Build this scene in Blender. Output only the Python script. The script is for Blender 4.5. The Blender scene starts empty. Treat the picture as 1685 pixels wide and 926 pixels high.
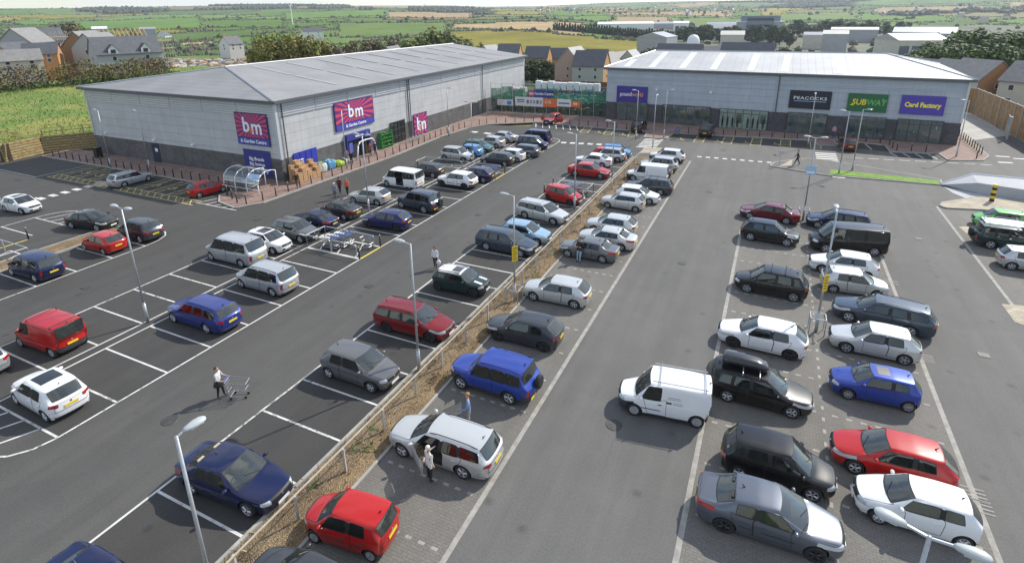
import bpy, bmesh, math, random
from math import sin, cos, pi, radians, hypot, atan2
from mathutils import Vector, Matrix, noise
from mathutils.bvhtree import BVHTree
random.seed(7)
SC = bpy.context.scene
COL = SC.collection
# ------------------------------------------------------------------ camera model (photo pixels 1685 x 926)
CF, CPX, CPY, CH = 911.93, 836.0, 310.42, 17.3
def _rot(y, p, r):
    Rz = Matrix(((cos(y), sin(y), 0), (-sin(y), cos(y), 0), (0, 0, 1)))
    Rp = Matrix(((1, 0, 0), (0, -sin(p), -cos(p)), (0, cos(p), -sin(p))))
    Rr = Matrix(((cos(r), -sin(r), 0), (sin(r), cos(r), 0), (0, 0, 1)))
    return Rr @ Rp @ Rz
CR = _rot(0.447484, 0.307772, -0.0131246)
CRI = CR.transposed()
def ray(px, py):
    return CRI @ Vector(((px - CPX) / CF, (py - CPY) / CF, 1.0))
def G(px, py, z=0.0):
    """world point at height z that the photograph shows at a pixel"""
    d = ray(px, py); t = (z - CH) / d.z
    return Vector((d.x * t, d.y * t, z))
def AZ(px, dist, py=None):
    """ground point at a distance in the direction of a photo column"""
    d = ray(px, 20.0); a = atan2(d.y, d.x)
    return Vector((cos(a) * dist, sin(a) * dist, 0))
def ZAT(px, py, dist):
    d = ray(px, py); h = hypot(d.x, d.y)
    return CH + d.z / h * dist
cam = bpy.data.cameras.new('camera'); camo = bpy.data.objects.new('camera', cam); COL.objects.link(camo)
cam.sensor_width = 36; cam.sensor_fit = 'HORIZONTAL'; cam.lens = CF / 1685 * 36
cam.shift_x = (842.5 - CPX) / 1685; cam.shift_y = -(463 - CPY) / 1685
cam.clip_start = 0.5; cam.clip_end = 20000
mw = Matrix.Identity(4)
for i in range(3):
    mw[i][0] = CR[0][i]; mw[i][1] = -CR[1][i]; mw[i][2] = -CR[2][i]
mw[2][3] = CH
camo.matrix_world = mw
SC.camera = camo
# ------------------------------------------------------------------ light
SUN_AZ, SUN_EL = radians(62), radians(40)
w = bpy.data.worlds.new("World"); SC.world = w; w.use_nodes = True
nt = w.node_tree; bg = nt.nodes['Background']
sky = nt.nodes.new('ShaderNodeTexSky'); sky.sky_type = 'NISHITA'; sky.sun_disc = False
sky.sun_elevation = SUN_EL; sky.sun_rotation = pi / 2 - SUN_AZ
sky.air_density = 1.0; sky.dust_density = 0.3; sky.ozone_density = 2.0
tcw = nt.nodes.new('ShaderNodeTexCoord'); mpw = nt.nodes.new('ShaderNodeMapping'); mpw.inputs['Scale'].default_value = (1.6, 1.6, 4.5); nt.links.new(tcw.outputs['Generated'], mpw.inputs[0])
nzw = nt.nodes.new('ShaderNodeTexNoise'); nzw.inputs['Scale'].default_value = 1.7; nzw.inputs['Detail'].default_value = 8; nzw.inputs['Roughness'].default_value = .56; nt.links.new(mpw.outputs[0], nzw.inputs['Vector'])
rpw = nt.nodes.new('ShaderNodeValToRGB'); rpw.color_ramp.elements[0].position = .40; rpw.color_ramp.elements[1].position = .60; nt.links.new(nzw.outputs[0], rpw.inputs[0])
mxw = nt.nodes.new('ShaderNodeMix'); mxw.data_type = 'RGBA'; mlw = nt.nodes.new('ShaderNodeMath'); mlw.operation = 'MULTIPLY'; mlw.inputs[1].default_value = .72; nt.links.new(rpw.outputs[0], mlw.inputs[0])
nt.links.new(mlw.outputs[0], mxw.inputs[0]); nt.links.new(sky.outputs[0], mxw.inputs[6]); mxw.inputs[7].default_value = (5.6, 5.6, 5.5, 1)      # broken white cloud
nt.links.new(mxw.outputs[2], bg.inputs[0]); bg.inputs[1].default_value = 0.148
sl = bpy.data.lights.new('sun', 'SUN'); sl.energy = 3.75; sl.angle = radians(0.6); sl.color = (1, .945, .85)
so = bpy.data.objects.new('sun', sl); COL.objects.link(so)
so.rotation_euler = Vector((cos(SUN_AZ) * cos(SUN_EL), sin(SUN_AZ) * cos(SUN_EL), sin(SUN_EL))).to_track_quat('Z', 'Y').to_euler()
SC.view_settings.view_transform = 'Standard'; SC.view_settings.look = 'None'
SC.view_settings.exposure = 0.47; SC.view_settings.gamma = 1.0
SC.render.engine = 'CYCLES'
SC.cycles.use_denoising = True
SC.cycles.max_bounces = 6; SC.cycles.diffuse_bounces = 2; SC.cycles.glossy_bounces = 3
SC.cycles.transparent_max_bounces = 12; SC.cycles.transmission_bounces = 3
# ------------------------------------------------------------------ materials
MATS = {}
def _n(nt, t, **k):
    n = nt.nodes.new(t)
    for a, b in k.items(): setattr(n, a, b)
    return n
def new_mat(name):
    m = bpy.data.materials.new(name); m.use_nodes = True
    return m, m.node_tree, m.node_tree.nodes['Principled BSDF']
def mat(name, col, rough=0.6, metal=0.0, coat=0.0, var=0.0, scale=8.0, bump=0.0, bscale=60.0, spec=None, coords='Object', alpha=1.0):
    """plain surface with procedural mottling (dirt / wear) and optional grain bump"""
    if name in MATS: return MATS[name]
    m, nt, b = new_mat(name); L = nt.links
    b.inputs['Base Color'].default_value = (*col, 1); b.inputs['Roughness'].default_value = rough
    b.inputs['Metallic'].default_value = metal; b.inputs['Coat Weight'].default_value = coat
    b.inputs['Coat Roughness'].default_value = 0.04
    if spec is not None: b.inputs['Specular IOR Level'].default_value = spec
    if alpha < 1: b.inputs['Alpha'].default_value = alpha
    tc = _n(nt, 'ShaderNodeTexCoord')
    if var > 0:
        nz = _n(nt, 'ShaderNodeTexNoise'); nz.inputs['Scale'].default_value = scale; nz.inputs['Detail'].default_value = 6
        L.new(tc.outputs[coords], nz.inputs['Vector'])
        mr = _n(nt, 'ShaderNodeMapRange'); mr.inputs[1].default_value = .3; mr.inputs[2].default_value = .7
        mr.inputs[3].default_value = 1 - var; mr.inputs[4].default_value = 1 + var
        L.new(nz.outputs[0], mr.inputs[0])
        hs = _n(nt, 'ShaderNodeMix', data_type='RGBA', blend_type='MULTIPLY'); hs.inputs[0].default_value = 1
        hs.inputs[6].default_value = (*col, 1); L.new(mr.outputs[0], hs.inputs[7]); L.new(hs.outputs[2], b.inputs['Base Color'])
    if bump > 0:
        n2 = _n(nt, 'ShaderNodeTexNoise'); n2.inputs['Scale'].default_value = bscale; n2.inputs['Detail'].default_value = 3
        L.new(tc.outputs[coords], n2.inputs['Vector'])
        bp = _n(nt, 'ShaderNodeBump'); bp.inputs['Strength'].default_value = bump; bp.inputs['Distance'].default_value = .02
        L.new(n2.outputs[0], bp.inputs['Height']); L.new(bp.outputs[0], b.inputs['Normal'])
    MATS[name] = m
    return m
def ramp2(nt, fac, c0, c1, p0=.4, p1=.6):
    r = _n(nt, 'ShaderNodeValToRGB'); r.color_ramp.elements[0].position = p0; r.color_ramp.elements[1].position = p1
    r.color_ramp.elements[0].color = (*c0, 1); r.color_ramp.elements[1].color = (*c1, 1)
    nt.links.new(fac, r.inputs[0]); return r
def noise_tex(nt, vec, scale, detail=5, rough=.55):
    n = _n(nt, 'ShaderNodeTexNoise'); n.inputs['Scale'].default_value = scale; n.inputs['Detail'].default_value = detail
    n.inputs['Roughness'].default_value = rough; nt.links.new(vec, n.inputs['Vector']); return n
def mixc(nt, fac, a, b, blend='MIX'):
    n = _n(nt, 'ShaderNodeMix', data_type='RGBA', blend_type=blend)
    for s, v in ((0, fac), (6, a), (7, b)):
        if hasattr(v, 'is_output'): nt.links.new(v, n.inputs[s])
        elif s == 0: n.inputs[0].default_value = v
        else: n.inputs[s].default_value = (*v, 1)
    return n
def paint(name, col, metal=0.0, rough=.32, dirt=.06):
    if name in MATS: return MATS[name]
    m, nt, b = new_mat(name); L = nt.links
    b.inputs['Roughness'].default_value = rough; b.inputs['Metallic'].default_value = metal
    b.inputs['Coat Weight'].default_value = .8; b.inputs['Coat Roughness'].default_value = 0.04; b.inputs['Specular IOR Level'].default_value = .18
    tc = _n(nt, 'ShaderNodeTexCoord')
    n1 = noise_tex(nt, tc.outputs['Object'], 2.3, 6)
    sp = _n(nt, 'ShaderNodeSeparateXYZ'); L.new(tc.outputs['Object'], sp.inputs[0])
    mr = _n(nt, 'ShaderNodeMapRange'); mr.inputs[1].default_value = .65; mr.inputs[2].default_value = .2; mr.inputs[3].default_value = 0; mr.inputs[4].default_value = 1
    L.new(sp.outputs['Z'], mr.inputs[0])                       # road film on the sills
    mu = _n(nt, 'ShaderNodeMath', operation='MULTIPLY'); L.new(mr.outputs[0], mu.inputs[0]); L.new(n1.outputs[0], mu.inputs[1])
    mm = _n(nt, 'ShaderNodeMath', operation='MULTIPLY_ADD'); mm.inputs[1].default_value = .30; mm.inputs[2].default_value = dirt * .22
    L.new(mu.outputs[0], mm.inputs[0])
    mx = mixc(nt, mm.outputs[0], col, (.16, .145, .125)); L.new(mx.outputs[2], b.inputs['Base Color'])
    cr = _n(nt, 'ShaderNodeMapRange'); cr.inputs[3].default_value = .02; cr.inputs[4].default_value = .09; L.new(n1.outputs[0], cr.inputs[0])
    L.new(cr.outputs[0], b.inputs['Coat Roughness'])
    MATS[name] = m; return m
def glass(name, tint, refl=0.09, haze=.05):
    if name in MATS: return MATS[name]
    m, nt, b = new_mat(name); L = nt.links; nt.nodes.remove(b)
    out = nt.nodes['Material Output']
    tr = _n(nt, 'ShaderNodeBsdfTransparent'); tr.inputs[0].default_value = (*tint, 1)
    df = _n(nt, 'ShaderNodeBsdfDiffuse'); df.inputs[0].default_value = (.42, .47, .45, 1)
    m0 = _n(nt, 'ShaderNodeMixShader'); m0.inputs[0].default_value = haze; L.new(tr.outputs[0], m0.inputs[1]); L.new(df.outputs[0], m0.inputs[2])
    gl = _n(nt, 'ShaderNodeBsdfGlossy'); gl.inputs['Roughness'].default_value = .03; gl.inputs[0].default_value = (.95, 1, .98, 1)
    fr = _n(nt, 'ShaderNodeFresnel'); fr.inputs[0].default_value = 1.52
    ad = _n(nt, 'ShaderNodeMath', operation='ADD', use_clamp=True); ad.inputs[1].default_value = refl; L.new(fr.outputs[0], ad.inputs[0])
    ms = _n(nt, 'ShaderNodeMixShader'); L.new(ad.outputs[0], ms.inputs[0]); L.new(m0.outputs[0], ms.inputs[1]); L.new(gl.outputs[0], ms.inputs[2])
    L.new(ms.outputs[0], out.inputs[0]); MATS[name] = m; return m
# ------------------------------------------------------------------ mesh builder
class MB:
    def __init__(s): s.v = []; s.f = []; s.m = []; s.mi = 0
    def add(s, vs, fs, mi=None):
        o = len(s.v); s.v += [tuple(x) for x in vs]; s.f += [[i + o for i in f] for f in fs]
        s.m += [s.mi if mi is None else mi] * len(fs); return s
    def box(s, c, d, rz=0, M=None, mi=None):
        x, y, z = d[0] / 2, d[1] / 2, d[2] / 2
        vs = [Vector((a * x, b * y, e * z)) for a in (-1, 1) for b in (-1, 1) for e in (-1, 1)]
        R = M if M else Matrix.Rotation(rz, 3, 'Z')
        vs = [R @ v + Vector(c) for v in vs]
        return s.add(vs, [(0, 1, 3, 2), (4, 6, 7, 5), (0, 4, 5, 1), (2, 3, 7, 6), (0, 2, 6, 4), (1, 5, 7, 3)], mi)
    def bx(s, x0, x1, y0, y1, z0, z1, mi=None):
        return s.box(((x0 + x1) / 2, (y0 + y1) / 2, (z0 + z1) / 2), (abs(x1 - x0), abs(y1 - y0), abs(z1 - z0)), mi=mi)
    def tube(s, p0, p1, r0, r1=None, n=6, cap=True, mi=None):
        p0, p1 = Vector(p0), Vector(p1); r1 = r0 if r1 is None else r1
        d = (p1 - p0); 
        if d.length < 1e-6: return s
        q = d.to_track_quat('Z', 'Y').to_matrix(); vs = []
        for p, r in ((p0, r0), (p1, r1)):
            for i in range(n):
                a = 2 * pi * i / n; vs.append(p + q @ Vector((cos(a) * r, sin(a) * r, 0)))
        fs = [(i, (i + 1) % n, n + (i + 1) % n, n + i) for i in range(n)]
        if cap: fs += [tuple(reversed(range(n))), tuple(range(n, 2 * n))]
        return s.add(vs, fs, mi)
    def path(s, pts, r, n=5, mi=None):
        for a, b in zip(pts[:-1], pts[1:]): s.tube(a, b, r, n=n, mi=mi)
        return s
    def lathe(s, prof, c=(0, 0, 0), n=16, axis='Z', mi=None):
        vs = []
        for r, h in prof:
            for i in range(n):
                a = 2 * pi * i / n
                p = Vector((cos(a) * r, sin(a) * r, h))
                if axis == 'Y': p = Vector((p.x, p.z, p.y))
                if axis == 'X': p = Vector((p.z, p.x, p.y))
                vs.append(p + Vector(c))
        fs = []
        for k in range(len(prof) - 1):
            for i in range(n):
                j = (i + 1) % n; fs.append((k * n + i, k * n + j, (k + 1) * n + j, (k + 1) * n + i))
        return s.add(vs, fs, mi)
    def poly(s, pts, z=None, mi=None):
        vs = [(p[0], p[1], p[2] if z is None else z) for p in pts]
        return s.add(vs, [tuple(range(len(vs)))], mi)
    def prism(s, pts, z0, z1, mi=None):
        n = len(pts); vs = [(p[0], p[1], z0) for p in pts] + [(p[0], p[1], z1) for p in pts]
        return s.add(vs, [tuple(reversed(range(n))), tuple(range(n, 2 * n))] + [(i, (i + 1) % n, n + (i + 1) % n, n + i) for i in range(n)], mi)
    def strip(s, p, q, wd, z, mi=None):
        p = Vector((p[0], p[1])); q = Vector((q[0], q[1])); d = q - p
        if d.length < 1e-5: return s
        nrm = Vector((-d.y, d.x)).normalized() * wd / 2
        return s.add([(*(p - nrm), z), (*(q - nrm), z), (*(q + nrm), z), (*(p + nrm), z)], [(0, 1, 2, 3)], mi)
    def blob(s, c, r, rnd, sub=1, jit=.25, sq=(1, 1, 1), mi=None):
        bm = bmesh.new(); bmesh.ops.create_icosphere(bm, subdivisions=sub, radius=1)
        vs = [Vector(c) + Vector((v.co.x * sq[0], v.co.y * sq[1], v.co.z * sq[2])) * r * (1 + rnd.uniform(-jit, jit)) for v in bm.verts]
        fs = [[v.index for v in f.verts] for f in bm.faces]; bm.free()
        return s.add(vs, fs, mi)
    def mesh(s, name, mats, smooth=False, fix=True):
        me = bpy.data.meshes.new(name); me.from_pydata(s.v, [], s.f)
        for m in (mats if isinstance(mats, (list, tuple)) else [mats]): me.materials.append(m)
        me.polygons.foreach_set('material_index', s.m)
        if smooth: me.polygons.foreach_set('use_smooth', [True] * len(me.polygons))
        if fix:
            bm = bmesh.new(); bm.from_mesh(me); bmesh.ops.recalc_face_normals(bm, faces=bm.faces); bm.to_mesh(me); bm.free()
        me.update(); return me
    def build(s, name, mats, parent=None, smooth=False, loc=None, fix=True):
        return mobj(name, s.mesh(name, mats, smooth, fix), parent, loc)
KIDS = {}
def mobj(name, me, parent=None, loc=None):
    o = bpy.data.objects.new(name, me); COL.objects.link(o)
    if parent:
        o.parent = parent; KIDS.setdefault(parent.name, []).append(o)
    if loc is not None: o.location = loc
    return o
def empty(name, loc=(0, 0, 0), rz=0):
    o = bpy.data.objects.new(name, None); COL.objects.link(o); o.location = loc; o.rotation_euler = (0, 0, rz)
    o.empty_display_size = .2; return o
def tag(o, label=None, cat=None, group=None, kind=None):
    if label: o['label'] = label
    if cat: o['category'] = cat
    if group: o['group'] = group
    if kind: o['kind'] = kind
    return o
def copy_tree(o, parent=None):
    c = o.copy(); COL.objects.link(c)
    if parent:
        c.parent = parent; KIDS.setdefault(parent.name, []).append(c)
    for ch in list(KIDS.get(o.name, [])): copy_tree(ch, c)
    return c
def text_mesh(txt, size, depth=.02, bold=0.0, align='CENTER', space=1.0, shear=0):
    cu = bpy.data.curves.new('lettering', 'FONT'); cu.body = txt; cu.size = size; cu.extrude = depth; cu.offset = bold
    cu.align_x = align; cu.align_y = 'CENTER'; cu.space_character = space; cu.shear = shear; cu.resolution_u = 3
    t = bpy.data.objects.new('lettering', cu); COL.objects.link(t)
    dg = bpy.context.evaluated_depsgraph_get(); me = bpy.data.meshes.new_from_object(t.evaluated_get(dg))
    bpy.data.objects.remove(t); bpy.data.curves.remove(cu)
    return me
# ------------------------------------------------------------------ cars: a control cage per body type, smoothed, cut at the wheel arches and split into parts
M_RUB = mat('rubber_trim', (.012, .012, .013), .55)
M_TYRE = mat('tyre_rubber', (.02, .02, .021), .8, var=.3, scale=20)
M_ALLOY = mat('alloy_wheel', (.55, .56, .58), .32, metal=.7, var=.12, scale=9)
M_ALLOYD = mat('dark_alloy_wheel', (.05, .05, .055), .35, metal=.6)
M_STEEL = mat('wheel_cover_grey', (.36, .37, .38), .45, metal=.3, var=.15, scale=9)
M_HEAD = mat('headlamp_lens', (.62, .66, .68), .08, coat=1.0, metal=.35)
M_TAIL = mat('tail_lamp_lens', (.42, .012, .012), .15, coat=1.0)
M_PLY = mat('plate_yellow', (.78, .56, .03), .45); M_PLW = mat('plate_white', (.75, .76, .75), .45)
M_SEATD = mat('seat_cloth_dark', (.035, .036, .04), .9, var=.3); M_SEATB = mat('seat_leather_beige', (.5, .42, .29), .6, var=.1)
M_DASH = mat('dashboard_plastic', (.045, .045, .047), .7); M_CHROME = mat('chrome_trim', (.75, .76, .78), .12, metal=1.0)
M_GLS = glass('car_glass', (.46, .52, .50), .05, .07); M_GLSD = glass('side_glass', (.20, .225, .22), .03, .02); M_GLD = glass('privacy_glass', (.10, .11, .115), .05, .05)  # pale haze stands for reflected sky; darker side tint for the unlit interior
M_PLASTIC = mat('grey_bumper_plastic', (.045, .046, .05), .6, var=.2)
BODY, WS, RW, SF, SR, SQ, HL, TL, GR, TRIM, BP, DF, DR, BON, GAP, LIN, TG, BUM, TGH = range(19)
def T(**k):
    d = dict(L=4.2, W=1.76, H=1.47, wb=2.58, fo=.85, wr=.315, h0=.70, hc=.95, xc=.98, xh=.25, xr=-1.40, xw=-1.90, zw=1.0, zd=.93,
             zb=.93, zb2=.99, A=.62, B=-.36, C=-1.12, D=-1.62, q=False, doors=4, trim=False, low=.19, rails=False, sal=False, tum=.76,
             van=False, spokes=5, rim='alloy', spare=False, vert=False, sun=False, privacy=False, nose=.62)
    d.update(k); return d
TYPES = {
 'hatch': T(), 'hatch3': T(doors=2, B=-.5, L=4.15, C=-1.2),
 'supermini': T(L=3.95, W=1.70, H=1.46, wb=2.48, fo=.80, xc=1.0, xh=.32, xr=-1.38, xw=-1.72, A=.66, C=-1.05, D=-1.5, wr=.30),
 'supermini3': T(L=3.80, W=1.66, H=1.42, wb=2.46, fo=.78, xc=.95, xh=.28, xr=-1.34, xw=-1.68, A=.6, B=-.48, C=-1.16, D=-1.45, doors=2, wr=.29, spokes=7),
 'cityhatch': T(L=3.55, W=1.60, H=1.46, wb=2.36, fo=.68, xc=1.02, xh=.42, xr=-1.38, xw=-1.58, A=.7, B=-.28, C=-.98, D=-1.42, wr=.275, h0=.72, rim='cover', spokes=8),
 'mini': T(L=3.65, W=1.68, H=1.40, wb=2.46, fo=.68, xc=.88, xh=.36, xr=-1.32, xw=-1.60, A=.55, B=-.45, C=-1.18, D=-1.42, doors=2, h0=.76, hc=.95, rim='dark', tum=.82, nose=.8),
 'saloon': T(L=4.55, W=1.79, H=1.43, wb=2.70, fo=.86, xc=1.0, xh=.22, xr=-1.02, xw=-1.62, zw=.99, zd=.96, A=.64, B=-.36, C=-1.02, D=-1.44, sal=True, wr=.32),
 'luxsaloon': T(L=4.67, W=1.79, H=1.41, wb=2.71, fo=.90, xc=.88, xh=.10, xr=-.95, xw=-1.72, zw=.97, zd=.90, A=.5, B=-.42, C=-1.0, D=-1.5, sal=True, wr=.325, h0=.68, hc=.93, zb=.91, zb2=.96, nose=.7),
 'estate': T(L=4.72, W=1.80, H=1.49, wb=2.72, fo=.88, xc=1.0, xh=.26, xr=-2.02, xw=-2.30, A=.64, B=-.36, C=-1.10, D=-2.08, q=True, rails=True, wr=.325),
 'oldestate': T(L=4.71, W=1.80, H=1.50, wb=2.72, fo=.88, xc=.95, xh=.28, xr=-2.1, xw=-2.24, A=.6, B=-.36, C=-1.10, D=-2.12, q=True, rails=True, vert=True, rim='cover'),
 'mpv': T(L=4.35, W=1.76, H=1.66, wb=2.70, fo=.82, xc=1.22, xh=.52, xr=-1.78, xw=-2.0, zw=1.05, zb=.96, zb2=1.02, A=.92, B=-.2, C=-1.10, D=-1.82, q=True, tum=.8, h0=.74, hc=1.0, wr=.315, vert=True),
 'minimpv': T(L=4.05, W=1.72, H=1.58, wb=2.50, fo=.80, xc=1.08, xh=.42, xr=-1.46, xw=-1.78, zb=.96, zb2=1.02, zw=1.04, A=.78, B=-.24, C=-1.02, D=-1.58, q=True, tum=.78, hc=.99),
 'bigmpv': T(L=4.75, W=1.80, H=1.88, wb=2.88, fo=.86, xc=1.52, xh=.72, xr=-1.98, xw=-2.2, zw=1.16, zb=1.04, zb2=1.1, A=1.2, B=.05, C=-.92, D=-1.98, q=True, tum=.86, h0=.84, hc=1.1, vert=True, privacy=True, nose=.75),
 'suv': T(L=4.25, W=1.80, H=1.68, wb=2.58, fo=.82, xc=.98, xh=.36, xr=-1.62, xw=-1.88, zw=1.12, zb=1.04, zb2=1.10, A=.68, B=-.3, C=-1.08, D=-1.68, q=True, tum=.8, h0=.86, hc=1.07, wr=.35, low=.27, trim=True),
 'crossover': T(L=4.18, W=1.77, H=1.58, wb=2.53, fo=.83, xc=1.0, xh=.32, xr=-1.45, xw=-1.86, zw=1.06, zb=1.0, zb2=1.08, A=.66, B=-.34, C=-1.1, D=-1.6, h0=.82, hc=1.02, wr=.345, low=.24, trim=True, privacy=True),
 'offroader': T(L=4.40, W=1.80, H=1.76, wb=2.56, fo=.78, xc=.86, xh=.34, xr=-1.86, xw=-1.98, zw=1.16, zb=1.06, zb2=1.08, A=.6, B=-.28, C=-1.0, D=-1.82, q=True, tum=.88, h0=.92, hc=1.07, wr=.36, low=.32, trim=True, rails=True, spare=True, vert=True, nose=.75),
 'bigsuv': T(L=4.65, W=1.88, H=1.74, wb=2.77, fo=.86, xc=1.0, xh=.34, xr=-1.84, xw=-2.16, zw=1.16, zb=1.06, zb2=1.12, A=.66, B=-.34, C=-1.15, D=-1.9, q=True, tum=.82, h0=.88, hc=1.09, wr=.37, low=.26, privacy=True, rails=True),
 'van': T(L=4.12, W=1.72, H=1.81, wb=2.70, fo=.80, xc=1.26, xh=.66, xr=-1.96, xw=-2.0, zw=1.10, zb=1.02, zb2=1.06, A=.98, B=.12, C=-.8, D=-1.9, tum=.9, h0=.78, hc=1.02, van=True, trim=True, rim='cover', vert=True, nose=.75, doors=2, spokes=8),
 'bigvan': T(L=4.86, W=1.90, H=1.95, wb=3.0, fo=.88, xc=1.72, xh=.98, xr=-2.28, xw=-2.38, zw=1.22, zb=1.12, zb2=1.15, A=1.4, B=.42, C=-.75, D=-2.2, q=True, tum=.9, h0=.86, hc=1.16, vert=True, nose=.75, wr=.34, privacy=True, rim='alloy'),
}
def car_cage(p):
    W2, H, wb = p['W'] / 2, p['H'], p['wb']; xf = wb / 2 + p['fo']; xe = xf - p['L']
    zb, zb2, low, t = p['zb'], p['zb2'], p['low'], p['tum']
    fa, ra = wb / 2, -wb / 2
    n = 11
    # belt line x, z and half width per station
    p['A'] += .10; p['C'] -= .05 if p['doors'] == 4 else .0
    bx_ = [xf - .30, fa - .02, p['xc'] - .02, p['A'], p['B'] + .05, p['B'] - .07, p['C'], p['C'] - .12, p['D'], (p['D'] + xe) / 2 - .05, xe + .16]
    if p['sal']: bx_[9] = p['xw']
    zbelt = [p['h0'] - .03, (p['h0'] + zb) / 2 + .03] + [zb + (zb2 - zb) * min(1, max(0, (p['xc'] - x) / (p['xc'] - p['D']))) for x in bx_[2:9]] + [zb2 if not p['sal'] else p['zw'] - .02, p['zd'] - .01]
    if not p['sal']: zbelt[9] = p['zw'] - .02
    yb = [.80, .93, .95, .95, .95, .95, .95, .94, .92, .89, .80]
    if p['van'] or p['vert']: yb[8:] = [.94, .93, .88]
    xl = [xf - .34, fa - .02, fa - .38, fa - .50, p['B'] + .05, p['B'] - .07, ra + .50, ra + .38, ra - .05, (ra + xe) / 2 - .1, xe + .22]
    ylow = [.78, .97, 1, 1, 1, 1, 1, 1, .985, .95, .80]
    if p['van'] or p['vert']: ylow[8:] = [.99, .97, .88]
    V = []; idx = {}
    def put(key, x, y, z): idx[key] = len(V); V.append((x, y * W2, z))
    for i in range(n):
        z4 = zbelt[i]
        put((i, 0), xl[i], .93 * ylow[i], low); put((i, 1), xl[i], .975 * ylow[i], low + .11)
        z2 = .54 + (low - .19) * .6
        if i == 0: z2 = .46
        z3 = max(z2 + .08, z4 - .16); lx = lambda k: xl[i] + (bx_[i] - xl[i]) * k
        put((i, 2), lx(.3), ylow[i], z2); put((i, 3), lx(.75), ylow[i] * .99 if i not in (0,) else .8, z3)
        put((i, 4), bx_[i], yb[i], z4)
    # top patch rows 5..8
    zr = H
    def top(i, xs, ys, zs):
        for j, (x, y, z) in enumerate(zip(xs, ys, zs)): put((i, 5 + j), x, y, z)
    h0, hc = p['h0'], p['hc']
    top(0, (xf - .14, xf - .06, xf - .02, xf), (.68, .54, .28, 0), (h0, h0 + .01, h0 + .02, h0 + .02))
    top(1, (fa, fa + .02, fa + .04, fa + .05), (.82, .66, .34, 0), ((h0 + hc) / 2 + .03, (h0 + hc) / 2 + .06, (h0 + hc) / 2 + .07, (h0 + hc) / 2 + .075))
    xc, xh = p['xc'], p['xh']
    top(2, (xc - .02, xc + .02, xc + .12, xc + .15), (.90, .83, .44, 0), (hc - .01, hc, hc + .02, hc + .03))
    top(3, (xh + .09, xh, xh + .06, xh + .08), (t + .015, t - .06, .36, 0), (zr - .10, zr - .03, zr - .005, zr))
    slope = .0
    xs = [None] * 4 + [p['B'] + .02, p['B'] - .10, p['C'] + .06, p['C'] - .06]
    for i in (4, 5, 6, 7):
        k = (xh - xs[i]) / max(.1, xh - p['xr']); dz = (-.035 if not p['van'] else 0) * k * k + .015 * (1 - abs(2 * k - 1))
        top(i, (xs[i],) * 4, (t + .025, t - .05, .36, 0), (zr - .085 + dz, zr - .02 + dz, zr + dz, zr + .01 + dz))
    xr = p['xr']; dz = -.03 if not (p['van']) else -.0
    if p['sal']: dz = -.05
    top(8, (xr + .04 if p['q'] or p['van'] else min(p['C'] - .16, xr + .10), xr, xr - .04, xr - .05), (t + .01, t - .06, .36, 0), (zr - .125 + dz, zr - .035 + dz, zr + dz - .005, zr + dz))
    xw, zw = p['xw'], p['zw']
    wy = .70 if not (p['vert'] or p['van']) else .78
    top(9, (xw + .02, xw, xw - .07, xw - .09), (wy + .10, wy, .40, 0), (zw, zw, zw + .01, zw + .01))
    zd = p['zd']
    top(10, (xe + .09, xe + .04, xe + .01, xe), (.72, .56, .28, 0), (zd, zd + .005, zd + .01, zd + .01))
    # front / rear ring rows below top patch ends
    for end, i in (('f', 0), ('r', 10)):
        for c in range(5, 9):
            x4, y4, z4 = V[idx[(i, c)]]; y4 /= W2; s = 1 if end == 'f' else -1
            zz = [low, low + .10, .44 if end == 'f' else .56, (z4 - .15) if end == 'f' else (z4 - .18), z4]
            if end == 'r' and p['low'] > .25: zz[2] = .62
            if end == 'f': zz[2] = min(zz[2] + (low - .19), zz[3] - .08)
            ox = [-.10, -.015, .02, .005, 0] if end == 'f' else [-.12, -.02, .02, -.005, 0]
            if end == 'f': ox = [-.10, .0, .02 + .06 * (.62 - p['nose'] + .2), .02, -.02]
            for r in range(4): put((end, c, r), x4 + s * ox[r], y4 * (1.08 if r < 3 else 1.03), zz[r])
    F = []
    def q(a, b, c, d, m): F.append((idx[a], idx[b], idx[c], idx[d], m))
    for i in range(n - 1):
        for j in range(4):
            m = BODY
            if j >= 0 and 3 <= i <= 4: m = DF
            if p['doors'] == 2 and i in (4,): m = DF if p['doors'] == 2 and i == 4 else m
            if p['doors'] == 4 and i in (5, 6) : m = DR
            if j == 0: m = TRIM if p['trim'] else BODY
            if j == 1 and p['trim'] and p['van'] is False: m = m
            if i == 0 and j in (1, 2): m = BUM
            if i == 9 and j == 1: m = BUM
            if i == 0 and j == 3 and p['L'] > 4.1 and not p['vert'] and p['nose'] < .66: m = HL
            if i == 9 and j == 3 and not p['vert']: m = TL
            q((i, j), (i + 1, j), (i + 1, j + 1), (i, j + 1), m)
        for j in range(4, 8):
            m = BODY
            if i in (0, 1) and j >= 5: m = BON
            if i == 2 and j >= 6: m = WS
            if i == 8 and j >= 6: m = RW
            if i == 9 and j >= 5 and p['sal']: m = TG
            if j == 4:
                if i == 3: m = SF
                if i == 4: m = BP if not p['van'] else BODY
                if i == 5: m = SR if not p['van'] else BODY
                if i == 6: m = BODY if not p['van'] else BODY
                if p['doors'] == 4 and i == 6 and p['q']: m = BP
                if i == 7 and p['q'] and not p['van']: m = SQ
                if p['doors'] == 2 and not p['van']:
                    if i == 5: m = SR
            if p['vert'] and i == 8 and j == 4: m = BODY
            q((i, j), (i + 1, j), (i + 1, j + 1), (i, j + 1), m)
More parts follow.
